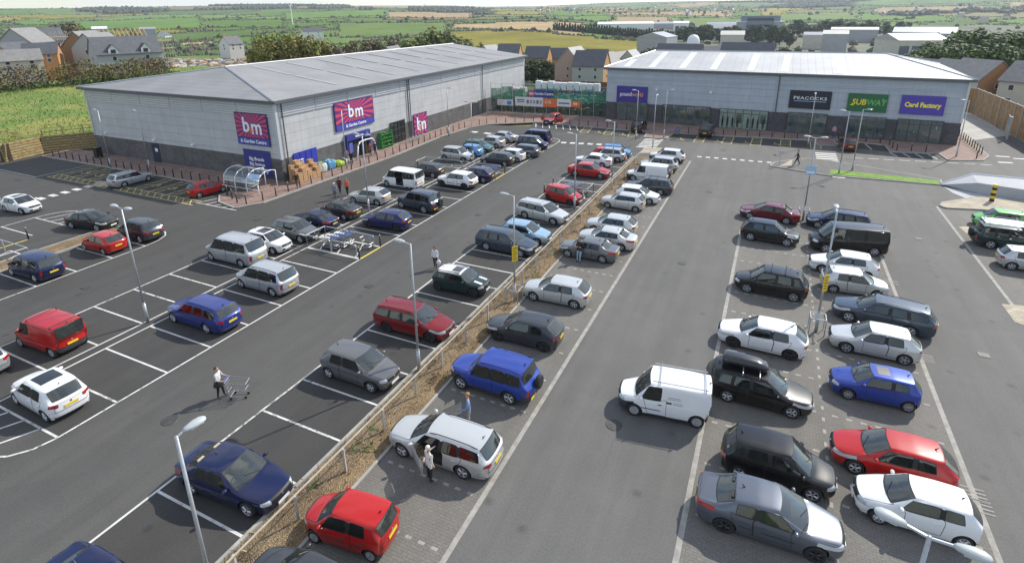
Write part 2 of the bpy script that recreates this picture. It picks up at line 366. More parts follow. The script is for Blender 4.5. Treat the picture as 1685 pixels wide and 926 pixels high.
    for end, i in (('f', 0), ('r', 10)):
        g = lambda c, r: (i, r) if c == 4 else ((i, c) if r == 4 else (end, c, r))
        for c in range(4, 8):
            for r in range(4):
                m = BODY
                if end == 'f':
                    if r == 3 and c in (4, 5): m = HL
                    if r == 3 and c >= 6: m = GR
                    if r in (1, 2): m = BUM
                    if r == 1 and c >= 6: m = GR
                else:
                    if r == 1: m = BUM
                    if r in (2, 3) and c >= 5 and not p['sal']: m = TGH
                    if not p['vert'] and r == 3 and c in (4, 5): m = TL
                    if p['vert'] and r == 3 and c == 4: m = TL
                    if p['vert'] and r == 2 and c == 4: m = TL
                if r == 0: m = TRIM if (p['trim'] or end == 'r') else BODY
                if r == 1 and p['trim']: m = BUM
                a = (g(c, r), g(c + 1, r), g(c + 1, r + 1), g(c, r + 1))
                q(*(a if end == 'r' else tuple(reversed(a))), m)
    p['_idx'] = idx
    return V, F, xf, xe
def car_meshes(name, p):
    p['h0'] += .035
    V, F, xf, xe = car_cage(p); W2 = p['W'] / 2; ctr = {i for i, v in enumerate(V) if abs(v[1]) < 1e-6}
    nv = len(V); vs = list(V); mp = {}
    for i, v in enumerate(V):
        if i in ctr: mp[i] = i
        else: mp[i] = len(vs); vs.append((v[0], -v[1], v[2]))
    fs = [f[:4] for f in F] + [tuple(reversed([mp[i] for i in f[:4]])) for f in F]; ms = [f[4] for f in F] * 2
    me = bpy.data.meshes.new('cage'); me.from_pydata(vs, [], fs)
    for k in range(19): me.materials.append(None)
    me.polygons.foreach_set('material_index', ms)
    o = bpy.data.objects.new('cage', me); COL.objects.link(o)
    cr = me.attributes.new('crease_edge', 'FLOAT', 'EDGE')
    eset = {}
    for e in me.edges: eset[tuple(sorted(e.vertices))] = e.index
    rowof = {}
    for key, i in p['_idx'].items():
        rowof[i] = key; rowof[mp[i]] = key
    def SHO(k):
        a, b = rowof[k[0]], rowof[k[1]]
        return len(a) == 2 and len(b) == 2 and a[1] == b[1] and a[1] in (3,) and a[0] != b[0]
    pm = {}
    for f, m in zip(fs, ms):
        for a, b in zip(f, f[1:] + f[:1]): pm.setdefault(tuple(sorted((a, b))), set()).add(m)
    for k, s in pm.items():
        c = 0
        if s & {WS, RW} and len(s) > 1: c = .6
        if s & {SF, SR, SQ} and len(s) > 1: c = 1.0
        if s & {GR, HL, TL} and len(s) > 1: c = .3
        if TRIM in s and len(s) > 1: c = .5
        if not c and SHO(k): c = .45
        if c: cr.data[eset[k]].value = c
    cv = me.attributes.new('crease_vert', 'FLOAT', 'POINT')
    wc = {}
    for f, m in zip(fs, ms):
        for v in f: wc.setdefault(v, []).append(m)
    for v, l in wc.items():
        for S, val in (({SF, SR, SQ}, .8), ({WS}, .6), ({RW}, .6)):
            if sum(m in S for m in l) == 1: cv.data[v].value = val
    md = o.modifiers.new('sub', 'SUBSURF'); md.levels = 2; md.render_levels = 2
    dg = bpy.context.evaluated_depsgraph_get(); ev = o.evaluated_get(dg)
    me2 = bpy.data.meshes.new_from_object(ev); bpy.data.objects.remove(o); bpy.data.meshes.remove(me)
    bm = bmesh.new(); bm.from_mesh(me2); bpy.data.meshes.remove(me2)
    x0 = min(v.co.x for v in bm.verts); x1 = max(v.co.x for v in bm.verts); y1 = max(v.co.y for v in bm.verts)
    z0 = min(v.co.z for v in bm.verts); z1 = max(v.co.z for v in bm.verts)
    for v in bm.verts:
        v.co.x = xe + (v.co.x - x0) / (x1 - x0) * (xf - xe); v.co.y *= W2 / y1; v.co.z = p['low'] + (v.co.z - z0) / (z1 - z0) * (p['H'] - p['low'])
    Ra = p['wr'] + .055
    for ax in (p['wb'] / 2, -p['wb'] / 2):
        dist = lambda c: hypot(c.x - ax, c.z - p['wr'])
        kill = [f for f in bm.faces if abs(f.calc_center_median().y) > W2 * .6 and dist(f.calc_center_median()) < Ra]
        bmesh.ops.delete(bm, geom=kill, context='FACES')
        edges = []
        for v in bm.verts:
            if v.is_boundary and abs(v.co.y) > W2 * .55 and abs(v.co.x - ax) < Ra + .14 and v.co.z < p['wr'] + Ra + .14:
                d = dist(v.co)
                if d < Ra + .13 and v.co.z > p['low'] + .004:
                    k = Ra / max(d, .02); v.co.x = ax + (v.co.x - ax) * k; v.co.z = p['wr'] + (v.co.z - p['wr']) * k
        vb = {v for v in bm.verts if v.is_boundary and abs(dist(v.co) - Ra) < .01 and abs(v.co.y) > W2 * .55}
        edges = [e for e in bm.edges if e.is_boundary and e.verts[0] in vb and e.verts[1] in vb]
        r = bmesh.ops.extrude_edge_only(bm, edges=edges)
        for g in r['geom']:
            if isinstance(g, bmesh.types.BMVert): g.co.y *= .62
            if isinstance(g, bmesh.types.BMFace): g.material_index = LIN
    bvh = BVHTree.FromBMesh(bm)
    def inset(tag_, th, ring):
        fl = [f for f in bm.faces if f.material_index == tag_]
        if not fl: return
        r = bmesh.ops.inset_region(bm, faces=fl, thickness=th, use_even_offset=False, use_boundary=True)
        for f in r['faces']: f.material_index = ring
    for t_ in (WS, RW): inset(t_, .03, GAP)
    for t_ in (SF, SR, SQ): inset(t_, .022, GAP)
    for t_ in (DF, DR, BON, TGH): inset(t_, .019, GAP)
    inset(BUM, .011, GAP)
    if p['sal']: inset(TG, .011, GAP)
    # ---- split
    def split(pred):
        fl = [f for f in bm.faces if pred(f)]
        if not fl: return None
        ids = {}; vv = []; ff = []
        for f in fl:
            r = []
            for v in f.verts:
                if v.index not in ids: ids[v.index] = len(vv); vv.append(tuple(v.co))
                r.append(ids[v.index])
            ff.append(r)
        return vv, ff
    bm.normal_update(); bm.verts.index_update(); bm.faces.ensure_lookup_table()
    parts = []   # (part name, parent key, mesh, role)
    def mk(nm, pred, role, key=None, parent=None):
        r = split(pred)
        if not r: return
        me = bpy.data.meshes.new(name + '_' + nm); me.from_pydata(r[0], [], r[1]); me.polygons.foreach_set('use_smooth', [True] * len(me.polygons)); me.update()
        parts.append((nm, key or nm, parent, me, role))
    cy = {f: f.calc_center_median().y for f in bm.faces}
    mi = lambda f: f.material_index
    mk('body', lambda f: mi(f) == BODY, 'paint'); mk('bonnet', lambda f: mi(f) == BON, 'paint'); mk('bumper', lambda f: mi(f) == BUM and f.calc_center_median().x > 0, 'bump', 'bf'); mk('bumper', lambda f: mi(f) == BUM and f.calc_center_median().x <= 0, 'bump', 'br'); mk('tailgate', lambda f: mi(f) == TGH, 'paint')
    if p['sal']: mk('boot_lid', lambda f: mi(f) == TG, 'paint')
    mk('trim', lambda f: mi(f) in (GAP, LIN, BP), 'rubber'); mk('bumper_trim', lambda f: mi(f) == TRIM, 'plastic'); mk('grille', lambda f: mi(f) == GR, 'rubber')
    mk('windscreen', lambda f: mi(f) == WS, 'glass'); mk('rear_window', lambda f: mi(f) == RW, 'glassr')
    for s in (1, -1):
        k = 'L' if s > 0 else 'R'; sd = lambda f: cy[f] * s > 0
        mk('door', lambda f: mi(f) == DF and sd(f), 'paint', 'door' + k)
        mk('door', lambda f: mi(f) == DR and sd(f), 'paint', 'rdoor' + k)
        mk('side_window', lambda f: mi(f) == SF and sd(f), 'glasss', 'sf' + k, 'door' + k)
        mk('side_window', lambda f: mi(f) == SR and sd(f), 'glasss', 'sr' + k, 'rdoor' + k if p['doors'] == 4 else None)
        mk('quarter_window', lambda f: mi(f) == SQ and sd(f), 'glasss', 'sq' + k)
        mk('headlight', lambda f: mi(f) == HL and sd(f), 'head', 'hl' + k); mk('tail_light', lambda f: mi(f) == TL and sd(f), 'tail', 'tl' + k)
    def hit(o_, d_):
        r = bvh.ray_cast(Vector(o_), Vector(d_)); return r[0]
    def pm_(nm, mb, role, key=None, parent=None, smooth=False): parts.append((nm, key or nm, parent, mb.mesh(name + '_' + nm, [None], smooth), role))
    # wheels
    wr, ww = p['wr'], .20
    tyre = MB().lathe([(wr * .66, -ww * .45), (wr * .9, -ww / 2), (wr * .985, -ww * .4), (wr, -ww * .2), (wr, ww * .2), (wr * .985, ww * .4), (wr * .9, ww / 2), (wr * .66, ww * .45), (wr * .62, ww * .2), (.001, ww * .18)], n=20, axis='Y').mesh(name + '_tyre', [None], True)
    rim = MB(); rr = wr * .67
    if p['rim'] == 'cover':
        rim.lathe([(rr, .08), (rr * .97, .094), (rr * .7, .098), (rr * .3, .088), (.001, .092)], n=20, axis='Y')
        for k in range(p['spokes']):
            a = 2 * pi * k / p['spokes']; rim.tube((cos(a) * rr * .3, .095, sin(a) * rr * .3), (cos(a) * rr * .9, .10, sin(a) * rr * .9), rr * .05, rr * .08, n=4)
    else:
        rim.lathe([(rr, .05), (rr * 1.0, .092), (rr * .9, .095), (rr * .86, .06)], n=20, axis='Y')
        rim.lathe([(rr * .24, .07), (rr * .22, .088), (.001, .09)], n=10, axis='Y')
        for k in range(p['spokes']):
            a = 2 * pi * k / p['spokes'] + .3
            for da in (-.16, .16):
                rim.tube((cos(a + da * .4) * rr * .15, .08, sin(a + da * .4) * rr * .15), (cos(a + da) * rr * .92, .08, sin(a + da) * rr * .92), rr * .085, rr * .075, n=4)
    rim = rim.mesh(name + '_rim', [None], False)
    return dict(parts=parts, tyre=tyre, rim=rim, hit=hit, p=p, xf=xf, xe=xe, pm=pm_)
def car_fittings(name, c):
    p, hit, pm_ = c['p'], c['hit'], c['pm']; W2, xf, xe = p['W'] / 2, c['xf'], c['xe']
    def side_y(x, z):
        h = hit((x, 3, z), (0, -1, 0)); return h.y if h else W2 * .97
    for s in (1, -1):
        k = 'L' if s > 0 else 'R'
        xm = p['A'] - .02; zm = p['zb'] + .07; y = side_y(xm, p['zb'] - .02)
        bmm = MB(); bmm.blob((xm, s * (y + .10), zm), 1, random.Random(1), 2, 0, (.075, .115, .075)); bmm.tube((xm, s * (y - .02), zm - .05), (xm, s * (y + .06), zm - .02), .025, n=5)
        pm_('wing_mirror', bmm, 'mirror', 'mir' + k, 'door' + k, True)
        zh = p['zb'] - .16
        xs = [(p['B'] + .14, 'door' + k)]
        if p['doors'] == 4: xs.append((p['C'] + .16, 'rdoor' + k))
        if p['doors'] == 2 and not p['van']: xs = [(p['B'] + .10, 'door' + k)]
        for i, (x, par) in enumerate(xs):
            y = side_y(x, zh); pm_('door_handle', MB().box((x, s * (y + .012), zh), (.17, .03, .028)), 'handle', 'hd%d' % i + k, par)
        if p['rails'] and not p['van']:
            x0, x1 = p['xh'] - .1, p['xr'] + .1; pts = []
            for i in range(7):
                x = x0 + (x1 - x0) * i / 6; yy = s * W2 * (p['tum'] - .1); h = hit((x, yy, 4), (0, 0, -1)); z = (h.z if h else p['H']) + (.045 if 0 < i < 6 else .0); pts.append((x, yy, z))
            pm_('roof_rail', MB().path(pts, .018), 'rubber', 'rail' + k)
        if p['vert'] and not p['van']:
            pass
    # badges, side mouldings, steering wheel
    for nm_, o_, d_ in (('badge', (xf + 1, 0, p['h0'] - .07), (-1, 0, 0)), ('badge', (xe - 1, 0, p['zd'] - .10), (1, 0, 0))):
        h = hit(o_, d_)
        if h: pm_(nm_, MB().lathe([(.001, -.012), (.05, -.01), (.05, .01), (.001, .012)], tuple(h), 10, 'X'), 'chrome', nm_ + str(d_[0]))
    if p['rim'] == 'cover' or p['trim'] or p['sal']:
        for s in (1, -1):
            for x0, x1, kk in ((p['A'] - .02, p['B'] + .10, 'a'), (p['B'] - .12, p['C'] + .16, 'b')):
                mb_ = MB(); pts = [(x0 + (x1 - x0) * i / 4) for i in range(5)]; mb_.path([(x, s * (side_y(x, .56) + .004), .56) for x in pts], .022, n=4)
                if kk == 'a' or p['doors'] == 4 or p['van'] is False: pm_('side_moulding', mb_, 'rubber', 'sm%s%d' % (kk, s), ('door' if kk == 'a' else 'rdoor') + ('L' if s > 0 else 'R') if p['doors'] == 4 or kk == 'a' else None)
    pm_('steering_wheel', MB().lathe([(.15, -.02), (.18, -.012), (.18, .012), (.15, .02), (.15, -.02)], (p['xc'] - .48, -.36, p['hc'] - .06), 14, 'X'), 'dash')
    # plates
    h = hit((xf + 1, 0, .42), (-1, 0, 0)); x = h.x if h else xf
    pm_('number_plate', MB().box((x + .012, 0, .42), (.02, .52, .112)), 'platef', 'pf')
    zp = .66 if p['sal'] or p['vert'] else .70
    if p['spare']: zp = .55
    h = hit((xe - 1, 0, zp), (1, 0, 0)); x = h.x if h else xe
    pm_('number_plate', MB().box((x - .012, .45 if p['spare'] else 0, zp), (.02, .52, .112)), 'plater', 'pr')
    # interior
    zs = p['low'] + .12; zf = p['zb']
    pm_('interior', MB().bx(xe + .35, p['xc'] - .05, -W2 * .84, W2 * .84, zs, zs + .16).bx(xe + .3, xe + .36 if not p['van'] else p['B'] - .1, -W2 * .8, W2 * .8, zs, zf - .03), 'dash')
    pm_('dashboard', MB().bx(p['xc'] - .38, p['xc'] + .02, -W2 * .84, W2 * .84, zs + .3, p['hc'] - .05), 'dash')
    for s in (1, -1):
        sb = MB(); sx = p['A'] - .75; R = Matrix.Rotation(radians(-14), 3, 'Y')
        sb.box((sx, s * .36, zs + .30), (.5, .46, .18)); sb.box((sx - .28, s * .36, zs + .62), (.14, .46, .62), M=R); sb.box((sx - .37, s * .36, zs + .98), (.1, .26, .16), M=R)
        pm_('seat', sb, 'seat', 'seat%d' % s)
    if not p['van']:
        sb = MB(); sx = p['C'] + .28; sb.box((sx, 0, zs + .30), (.46, W2 * 1.5, .2)); sb.box((sx - .3, 0, zs + .60), (.14, W2 * 1.5, .6), M=Matrix.Rotation(radians(-16), 3, 'Y'))
        for s in (1, -1): sb.box((sx - .40, s * .36, zs + .95), (.09, .26, .14))
        pm_('rear_seat', sb, 'seat')
    for s in (.28, -.3):
        a = hit((p['xc'] + .10, s, 4), (0, 0, -1)); b = hit((p['xc'] - .12, s - .5, 4), (0, 0, -1))
        if a and b: pm_('wiper', MB().tube(a + Vector((0, 0, .02)), b + Vector((0, 0, .025)), .012, n=4), 'rubber', 'wip%g' % s)
    xa = p['xr'] + .18; h = hit((xa, 0, 4), (0, 0, -1))
    if h: pm_('aerial', MB().tube(h, h + Vector((-.1, 0, .11)), .03, .008, n=5), 'rubber')
    if p['spare']:
        h = hit((xe - 1, 0, .95), (1, 0, 0)); x = h.x if h else xe
        pm_('spare_wheel', MB().lathe([(.001, -.0), (.3, 0), (.34, -.05), (.34, -.17), (.30, -.21), (.2, -.215), (.001, -.205)], (x, -.1, .98), 18, 'X'), 'tyre', smooth=True)
    return c
CARS = {}
def get_car(kind):
    if kind not in CARS: CARS[kind] = car_fittings(kind, car_meshes(kind, TYPES[kind]))
    return CARS[kind]
def set_mat(o, m):
    o.material_slots[0].link = 'OBJECT'; o.material_slots[0].material = m
def make_car(obj_name, kind, loc, heading, pm, label, cat='car', group='cars parked in the retail park', sx=1.0, seat=None, rim=None, doors_open=(), roofmat=None, mirror=None, glassr=None, small=False):
    c = get_car(kind); p = c['p']
    root = empty(obj_name, loc, heading); root.scale = (sx, 1 if abs(sx - 1) < .03 else (1 + sx) / 2, 1 if abs(sx - 1) < .05 else (1 + sx) / 2)
    tag(root, label, cat, group)
    roles = dict(paint=pm, bump=M_PLASTIC if p['trim'] else pm, rubber=M_RUB, plastic=M_PLASTIC, glass=M_GLS, glassr=(M_GLD if (p['privacy'] if glassr is None else glassr) else M_GLS), glasss=(M_GLD if (p['privacy'] if glassr is None else glassr) else M_GLSD), head=M_HEAD, tail=M_TAIL,
                 mirror=mirror or pm, handle=M_PLASTIC if p['trim'] or p['rim'] == 'cover' else pm, platef=M_PLW, plater=M_PLY, dash=M_DASH, seat=seat or M_SEATD, tyre=M_TYRE, chrome=M_CHROME)
    made = {}
    for nm, key, par, me, role in c['parts']:
        if small and nm in ('wiper', 'door_handle', 'aerial', 'seat', 'rear_seat', 'dashboard'): continue
        if len(me.materials) == 0: me.materials.append(None)
        o = mobj(nm, me, made.get(par, root)); set_mat(o, roles[role]); made[key] = o
    rm = {'alloy': M_ALLOY, 'dark': M_ALLOYD, 'cover': M_STEEL}[rim or p['rim']]
    for ax in (p['wb'] / 2, -p['wb'] / 2):
        for s in (1, -1):
            t_ = mobj('wheel', c['tyre'], root); set_mat(t_, M_TYRE)
            t_.location = (ax, s * (p['W'] / 2 - .125), p['wr']); t_.rotation_euler = (0, random.uniform(0, 6), 0 if s > 0 else pi)
            r_ = mobj('rim', c['rim'], t_); set_mat(r_, rm)
    for k, ang in doors_open:
        d = made[k]; s = 1 if k.endswith('L') else -1
        hx = p['A'] + .12 if k.startswith('door') else p['B'] - .07; hinge = Vector((hx, s * p['W'] / 2 * .97, 0))
        R = Matrix.Rotation(-s * ang, 4, 'Z'); d.matrix_basis = Matrix.Translation(hinge) @ R @ Matrix.Translation(-hinge)
    root['_k'] = kind; del root['_k']
    return root, made
# ------------------------------------------------------------------ ground surfaces and markings
def asphalt(name, c_near, c_far, blocks=False, seam=None, tracks=None):
    m, nt, b = new_mat(name); L = nt.links
    tc = _n(nt, 'ShaderNodeTexCoord'); P = tc.outputs['Object']
    n1 = noise_tex(nt, P, .09, 6); n2 = noise_tex(nt, P, 14, 3, .7); n3 = noise_tex(nt, P, .7, 5)
    r1 = ramp2(nt, n1.outputs[0], tuple(x * .94 for x in c_near), tuple(x * 1.05 for x in c_near), .36, .64)
    col = r1.outputs[0]
    if c_far:
        sp = _n(nt, 'ShaderNodeSeparateXYZ'); L.new(P, sp.inputs[0])
        mr = _n(nt, 'ShaderNodeMapRange'); mr.inputs[1].default_value = seam[0]; mr.inputs[2].default_value = seam[1]; L.new(sp.outputs['X'], mr.inputs[0])
        r1b = ramp2(nt, n1.outputs[0], tuple(x * .95 for x in c_far), tuple(x * 1.04 for x in c_far), .36, .64)
        mx = mixc(nt, mr.outputs[0], r1.outputs[0], r1b.outputs[0]); col = mx.outputs[2]
    r3 = ramp2(nt, n3.outputs[0], (.95, .95, .95), (1.035, 1.033, 1.03), .35, .65)
    mx = mixc(nt, 1.0, col, r3.outputs[0], 'MULTIPLY'); r2 = ramp2(nt, n2.outputs[0], (.82, .82, .82), (1.16, 1.16, 1.16), .3, .7)
    mx = mixc(nt, 1.0, mx.outputs[2], r2.outputs[0], 'MULTIPLY'); col = mx.outputs[2]
    # long worn streaks where cars drive (aligned with the aisles)
    mp = _n(nt, 'ShaderNodeMapping'); mp.inputs['Scale'].default_value = (1.1, .06, 1); L.new(P, mp.inputs[0])
    n4 = noise_tex(nt, mp.outputs[0], 1.0, 4); r4 = ramp2(nt, n4.outputs[0], (.93, .93, .93), (1.045, 1.045, 1.045), .4, .62)
    mx = mixc(nt, 1.0, col, r4.outputs[0], 'MULTIPLY'); col = mx.outputs[2]
    # oil drips and patches
    vo = _n(nt, 'ShaderNodeTexVoronoi'); vo.inputs['Scale'].default_value = .55; L.new(P, vo.inputs['Vector'])
    rv = ramp2(nt, vo.outputs['Distance'], (.5, .5, .5), (1, 1, 1), .03, .14)
    mx = mixc(nt, .6, col, rv.outputs[0], 'MULTIPLY'); col = mx.outputs[2]
    sx_ = _n(nt, 'ShaderNodeSeparateXYZ'); L.new(P, sx_.inputs[0])      # paver joints along the aisles and worn wheel tracks
    wob = _n(nt, 'ShaderNodeMath', operation='MULTIPLY_ADD'); wob.inputs[1].default_value = .5; L.new(n3.outputs[0], wob.inputs[0]); L.new(sx_.outputs['X'], wob.inputs[2])
    md_ = _n(nt, 'ShaderNodeMath', operation='PINGPONG'); md_.inputs[1].default_value = 2.05; L.new(wob.outputs[0], md_.inputs[0])
    rj = ramp2(nt, md_.outputs[0], (.86, .86, .86), (1, 1, 1), .004, .022); 
    if not blocks: mx = mixc(nt, 1.0, col, rj.outputs[0], 'MULTIPLY'); col = mx.outputs[2]
    v2 = _n(nt, 'ShaderNodeTexVoronoi'); v2.inputs['Scale'].default_value = .075; L.new(P, v2.inputs['Vector']); rp_ = ramp2(nt, v2.outputs['Color'], (.965, .965, .965), (1.03, 1.03, 1.025), .3, .7)
    if not blocks: mx = mixc(nt, 1.0, col, rp_.outputs[0], 'MULTIPLY'); col = mx.outputs[2]
    bp = _n(nt, 'ShaderNodeBump'); bp.inputs['Distance'].default_value = .01; bp.inputs['Strength'].default_value = .5
    if blocks:
        br = _n(nt, 'ShaderNodeTexBrick'); br.inputs['Scale'].default_value = 1.0; br.inputs['Brick Width'].default_value = .24; br.inputs['Row Height'].default_value = .12
        br.inputs['Mortar Size'].default_value = .008; br.inputs['Color1'].default_value = (1.06, 1.05, 1.03, 1); br.inputs['Color2'].default_value = (.92, .92, .92, 1); br.inputs['Mortar'].default_value = (.62, .6, .56, 1)
        L.new(P, br.inputs['Vector']); mx = mixc(nt, .8, col, br.outputs[0], 'MULTIPLY'); col = mx.outputs[2]
        L.new(br.outputs['Fac'], bp.inputs['Height']); bp.invert = True; bp.inputs['Distance'].default_value = .004
    else:
        L.new(n2.outputs[0], bp.inputs['Height'])
    L.new(bp.outputs[0], b.inputs['Normal']); L.new(col, b.inputs['Base Color'])
    b.inputs['Roughness'].default_value = .82; b.inputs['Specular IOR Level'].default_value = .35
    return m
M_ASPH = asphalt('worn_asphalt', (.073, .071, .067), (.130, .127, .121), seam=(-30, -8))
M_ASPHD = asphalt('dark_asphalt', (.060, .0585, .0555), None)
M_PAVE = asphalt('permeable_block_paving', (.175, .167, .152), None, blocks=True)
M_LINE = mat('road_paint_white', (.72, .71, .68), .7, var=.22, scale=5)
def roadpaint(name, col, worn):
    m, nt, b = new_mat(name); L = nt.links; tc = _n(nt, 'ShaderNodeTexCoord'); n = noise_tex(nt, tc.outputs['Object'], 3.2, 8, .72); n2 = noise_tex(nt, tc.outputs['Object'], .12, 4)
    ad = _n(nt, 'ShaderNodeMath', operation='MULTIPLY_ADD'); ad.inputs[1].default_value = .5; L.new(n2.outputs[0], ad.inputs[0]); L.new(n.outputs[0], ad.inputs[2]); r = ramp2(nt, ad.outputs[0], (0, 0, 0), (1, 1, 1), .80, .92); n3 = noise_tex(nt, tc.outputs['Object'], 1.1, 5); r3 = ramp2(nt, n3.outputs[0], tuple(x * .78 for x in col), col, .3, .6)
    mx = mixc(nt, r.outputs[0], r3.outputs[0], worn); L.new(mx.outputs[2], b.inputs['Base Color']); b.inputs['Roughness'].default_value = .75; return m
M_LINE = roadpaint('worn_white_road_paint', (.66, .65, .62), (.16, .155, .145))
M_YEL = mat('road_paint_yellow', (.50, .42, .19), .7, var=.3, scale=4)
M_YELB = mat('road_paint_strong_yellow', (.68, .52, .10), .7, var=.2, scale=4)
M_PALE = mat('pale_block_edging', (.32, .305, .275), .85, var=.22, scale=3)
M_KERB = mat('concrete_kerb', (.34, .33, .30), .85, var=.18, scale=2, bump=.3, bscale=30)
def brickpave(name, col, sc=1.0):
    m, nt, b = new_mat(name); L = nt.links; tc = _n(nt, 'ShaderNodeTexCoord'); P = tc.outputs['Object']
    br = _n(nt, 'ShaderNodeTexBrick'); br.inputs['Scale'].default_value = sc; br.inputs['Brick Width'].default_value = .4; br.inputs['Row Height'].default_value = .2; br.inputs['Mortar Size'].default_value = .012
    br.inputs['Color1'].default_value = (*(x * 1.15 for x in col), 1); br.inputs['Color2'].default_value = (*(x * .82 for x in col), 1); br.inputs['Mortar'].default_value = (*(x * .6 for x in col), 1)
    L.new(P, br.inputs['Vector']); n = noise_tex(nt, P, .5, 5); r = ramp2(nt, n.outputs[0], (.85, .85, .85), (1.12, 1.1, 1.08), .35, .65)
    mx = mixc(nt, 1, br.outputs[0], r.outputs[0], 'MULTIPLY'); L.new(mx.outputs[2], b.inputs['Base Color']); b.inputs['Roughness'].default_value = .85
    return m
M_PINK = brickpave('red_block_paving', (.27, .185, .155))
M_BUFF = brickpave('buff_block_paving', (.42, .37, .28))
def struct(name, mb, m, **k):
    o = mb.build(name, m, **k); o['kind'] = 'structure'; return o
PY0, PDY = 9.256, 2.484                                             # bay grid
bayy = lambda k: PY0 + PDY * k
XR0, XR1 = -19.52, -14.85                                           # row by the planting strip
XM0, XMa, XMb, XM1 = -37.0, -32.15, -31.45, -26.22                  # middle double row
XL0, XL1 = -48.3, -43.55                                            # left row
XK0, XK1 = -59.5, -54.6
# asphalt sheet and lots (each sheet a few millimetres above the one below)
a = MB(); a.poly([(-100, -25), (60, -25), (60, 84), (36, 96), (36, 140), (22.6, 140), (22.6, 88), (-15, 84), (-43, 78), (-52, 38), (-100, 38)], 0.0); struct('asphalt', a, M_ASPH)
a = MB()
for x0, x1, k0, k1 in ((XR0, XR1, -3, 22.4), (XM0, XM1, 0, 25), (XL0, XL1, -2, 6.4)):
    a.poly([(x0, bayy(k0)), (x1, bayy(k0)), (x1, bayy(k1)), (x0, bayy(k1))], .004)
a.poly([(-75, 32.2), (-49, 32.2), (-49, 37.5), (-75, 37.5)], .004)
struct('parking_bays', a, M_ASPHD)
a = MB()
a.poly([(-12.75, -12), (-8.0, -12), (-8.0, 67.6), (-10.2, 69.5), (-12.75, 69.2)], .005)
a.poly([(-1.1, -12), (8.5, -12), (8.5, 46.5), (5, 47.3), (-1.1, 46.8)], .005)
a.poly([(14.7, -12), (24, -12), (24, 59.4), (14.7, 59.6)], .005)
struct('block_paving', a, M_PAVE)
wl = MB(); yl = MB(); pl = MB(); Z1, Z2 = .009, .013
LW = .105
def bays(x0, x1, k0, k1, back=None, front=None, skip=()):
    for k in range(k0, k1 + 1):
        if k in skip: continue
        wl.strip((x0, bayy(k)), (x1, bayy(k)), LW, Z2)
    for x in (back, front):
        if x is not None: wl.strip((x, bayy(k0)), (x, bayy(k1)), LW, Z2 + .004)
bays(XR0, XR1, -3, 22, front=XR0)
bays(XMb, XM1, 0, 25, back=XMb, front=XM1); bays(XM0, XMa, 1, 25, back=XMa, front=XM0)
bays(XL0, XL1, -2, 6, front=XL1); bays(XK0, XK1, -1, 6, front=XK0)
def curve_end(x0, x1, y, dy, hatch=3):
    """rounded painted island closing a row of bays"""
    pts = []
    for i in range(9):
        t = i / 8; x = x1 + (x0 - x1) * t; pts.append((x, y + dy * sin(pi * min(1, t * 1.0 + .0) * .5 + 0) ** .6 if t > 0 else y))
    pts = [(x1, y), (x1 + (x0 - x1) * .04, y + dy * .45), (x1 + (x0 - x1) * .14, y + dy * .8), (x1 + (x0 - x1) * .3, y + dy), (x1 + (x0 - x1) * .55, y + dy * 1.0), (x0, y + dy * .75)]
    for p, q in zip(pts[:-1], pts[1:]): wl.strip(p, q, LW, Z2)
    for i in range(1, hatch + 1):
        t = i / (hatch + 1); x = x1 + (x0 - x1) * t
        wl.strip((x, y), (x + (x0 - x1) * .16, y + dy * .9), LW, Z2)
curve_end(XMb, XM1, bayy(0), -1.9); curve_end(XMb, XM1, bayy(25), 1.8); curve_end(XMa, XM0, bayy(25), 1.8)
curve_end(XL0, XL1, bayy(6), 2.6); curve_end(XK1, XK0, bayy(6), 2.6)
# pale block lines of the right-hand lot
for x, y0, y1 in ((-8.05, -12, 67.6), (-1.08, -12, 46.8), (8.5, -12, 47.0), (14.62, -12, 59.6)): pl.strip((x, y0), (x, y1), .2, Z1)
def dashes(x0, x1, y, n=7):
    for i in range(n):
        x = x0 + (x1 - x0) * (i + .5) / n; pl.strip((x - .12, y), (x + .12, y), .12, Z1)
for k in range(-3, 24): dashes(-12.5, -8.3, 9.4 + 2.484 * k - .2, 8)
for k in range(-3, 15):
    dashes(-.9, 3.6, 9.0 + 2.6 * k, 8); dashes(3.9, 8.3, 9.0 + 2.6 * k, 8)
for i in range(60): pl.strip((3.7, -3 + i * .82), (3.7, -3 + i * .82 + .26), .12, Z1)
struct('pale_block_lines', pl, M_PALE)
# crossings, give-way blocks, arrows
for i in range(6):
    y = 72.8 + i * .95; wl.strip((5.6, y), (7.9, y + .25), .5, Z2)
for i in range(7):
    y = 72.4 + i * .86; wl.strip((-15.7, y), (-13.2, y + .5), .45, Z2)
for i in range(9): wl.strip((-7.6 + i * .98, 70.1 + i * .04), (-7.1 + i * .98, 70.1 + i * .04), .5, Z2)
for i in range(5): wl.strip((-25.8 + i * 1.2, 71.0 + i * .2), (-25.1 + i * 1.2, 71.1 + i * .2), .9, Z2)
for i in range(4): wl.strip((-33.0 - i * 2.3, 72.4 + i * .1), (-34.1 - i * 2.3, 72.4 + i * .1), .9, Z2)
for i in range(5): wl.strip((-66.0, 27.5 + i * 1.1), (-64.9, 27.5 + i * 1.1), .55, Z2)
for q in ((1610, 262), (1650, 258), (1655, 268), (1680, 262)):
    g = G(*q); wl.strip((g.x - .7, g.y), (g.x + .7, g.y + .2), .45, Z2)
for i in range(9):
    wl.strip((9.6 + i * 1.6, 76.6 + i * .25), (10.7 + i * 1.6, 76.75 + i * .25), .16, Z2)
for q in ((1370, 282), (1425, 283), (1380, 292)): 
    g = G(*q); wl.strip((g.x - .6, g.y), (g.x + .6, g.y + .1), .5, Z2)
pl2 = MB()
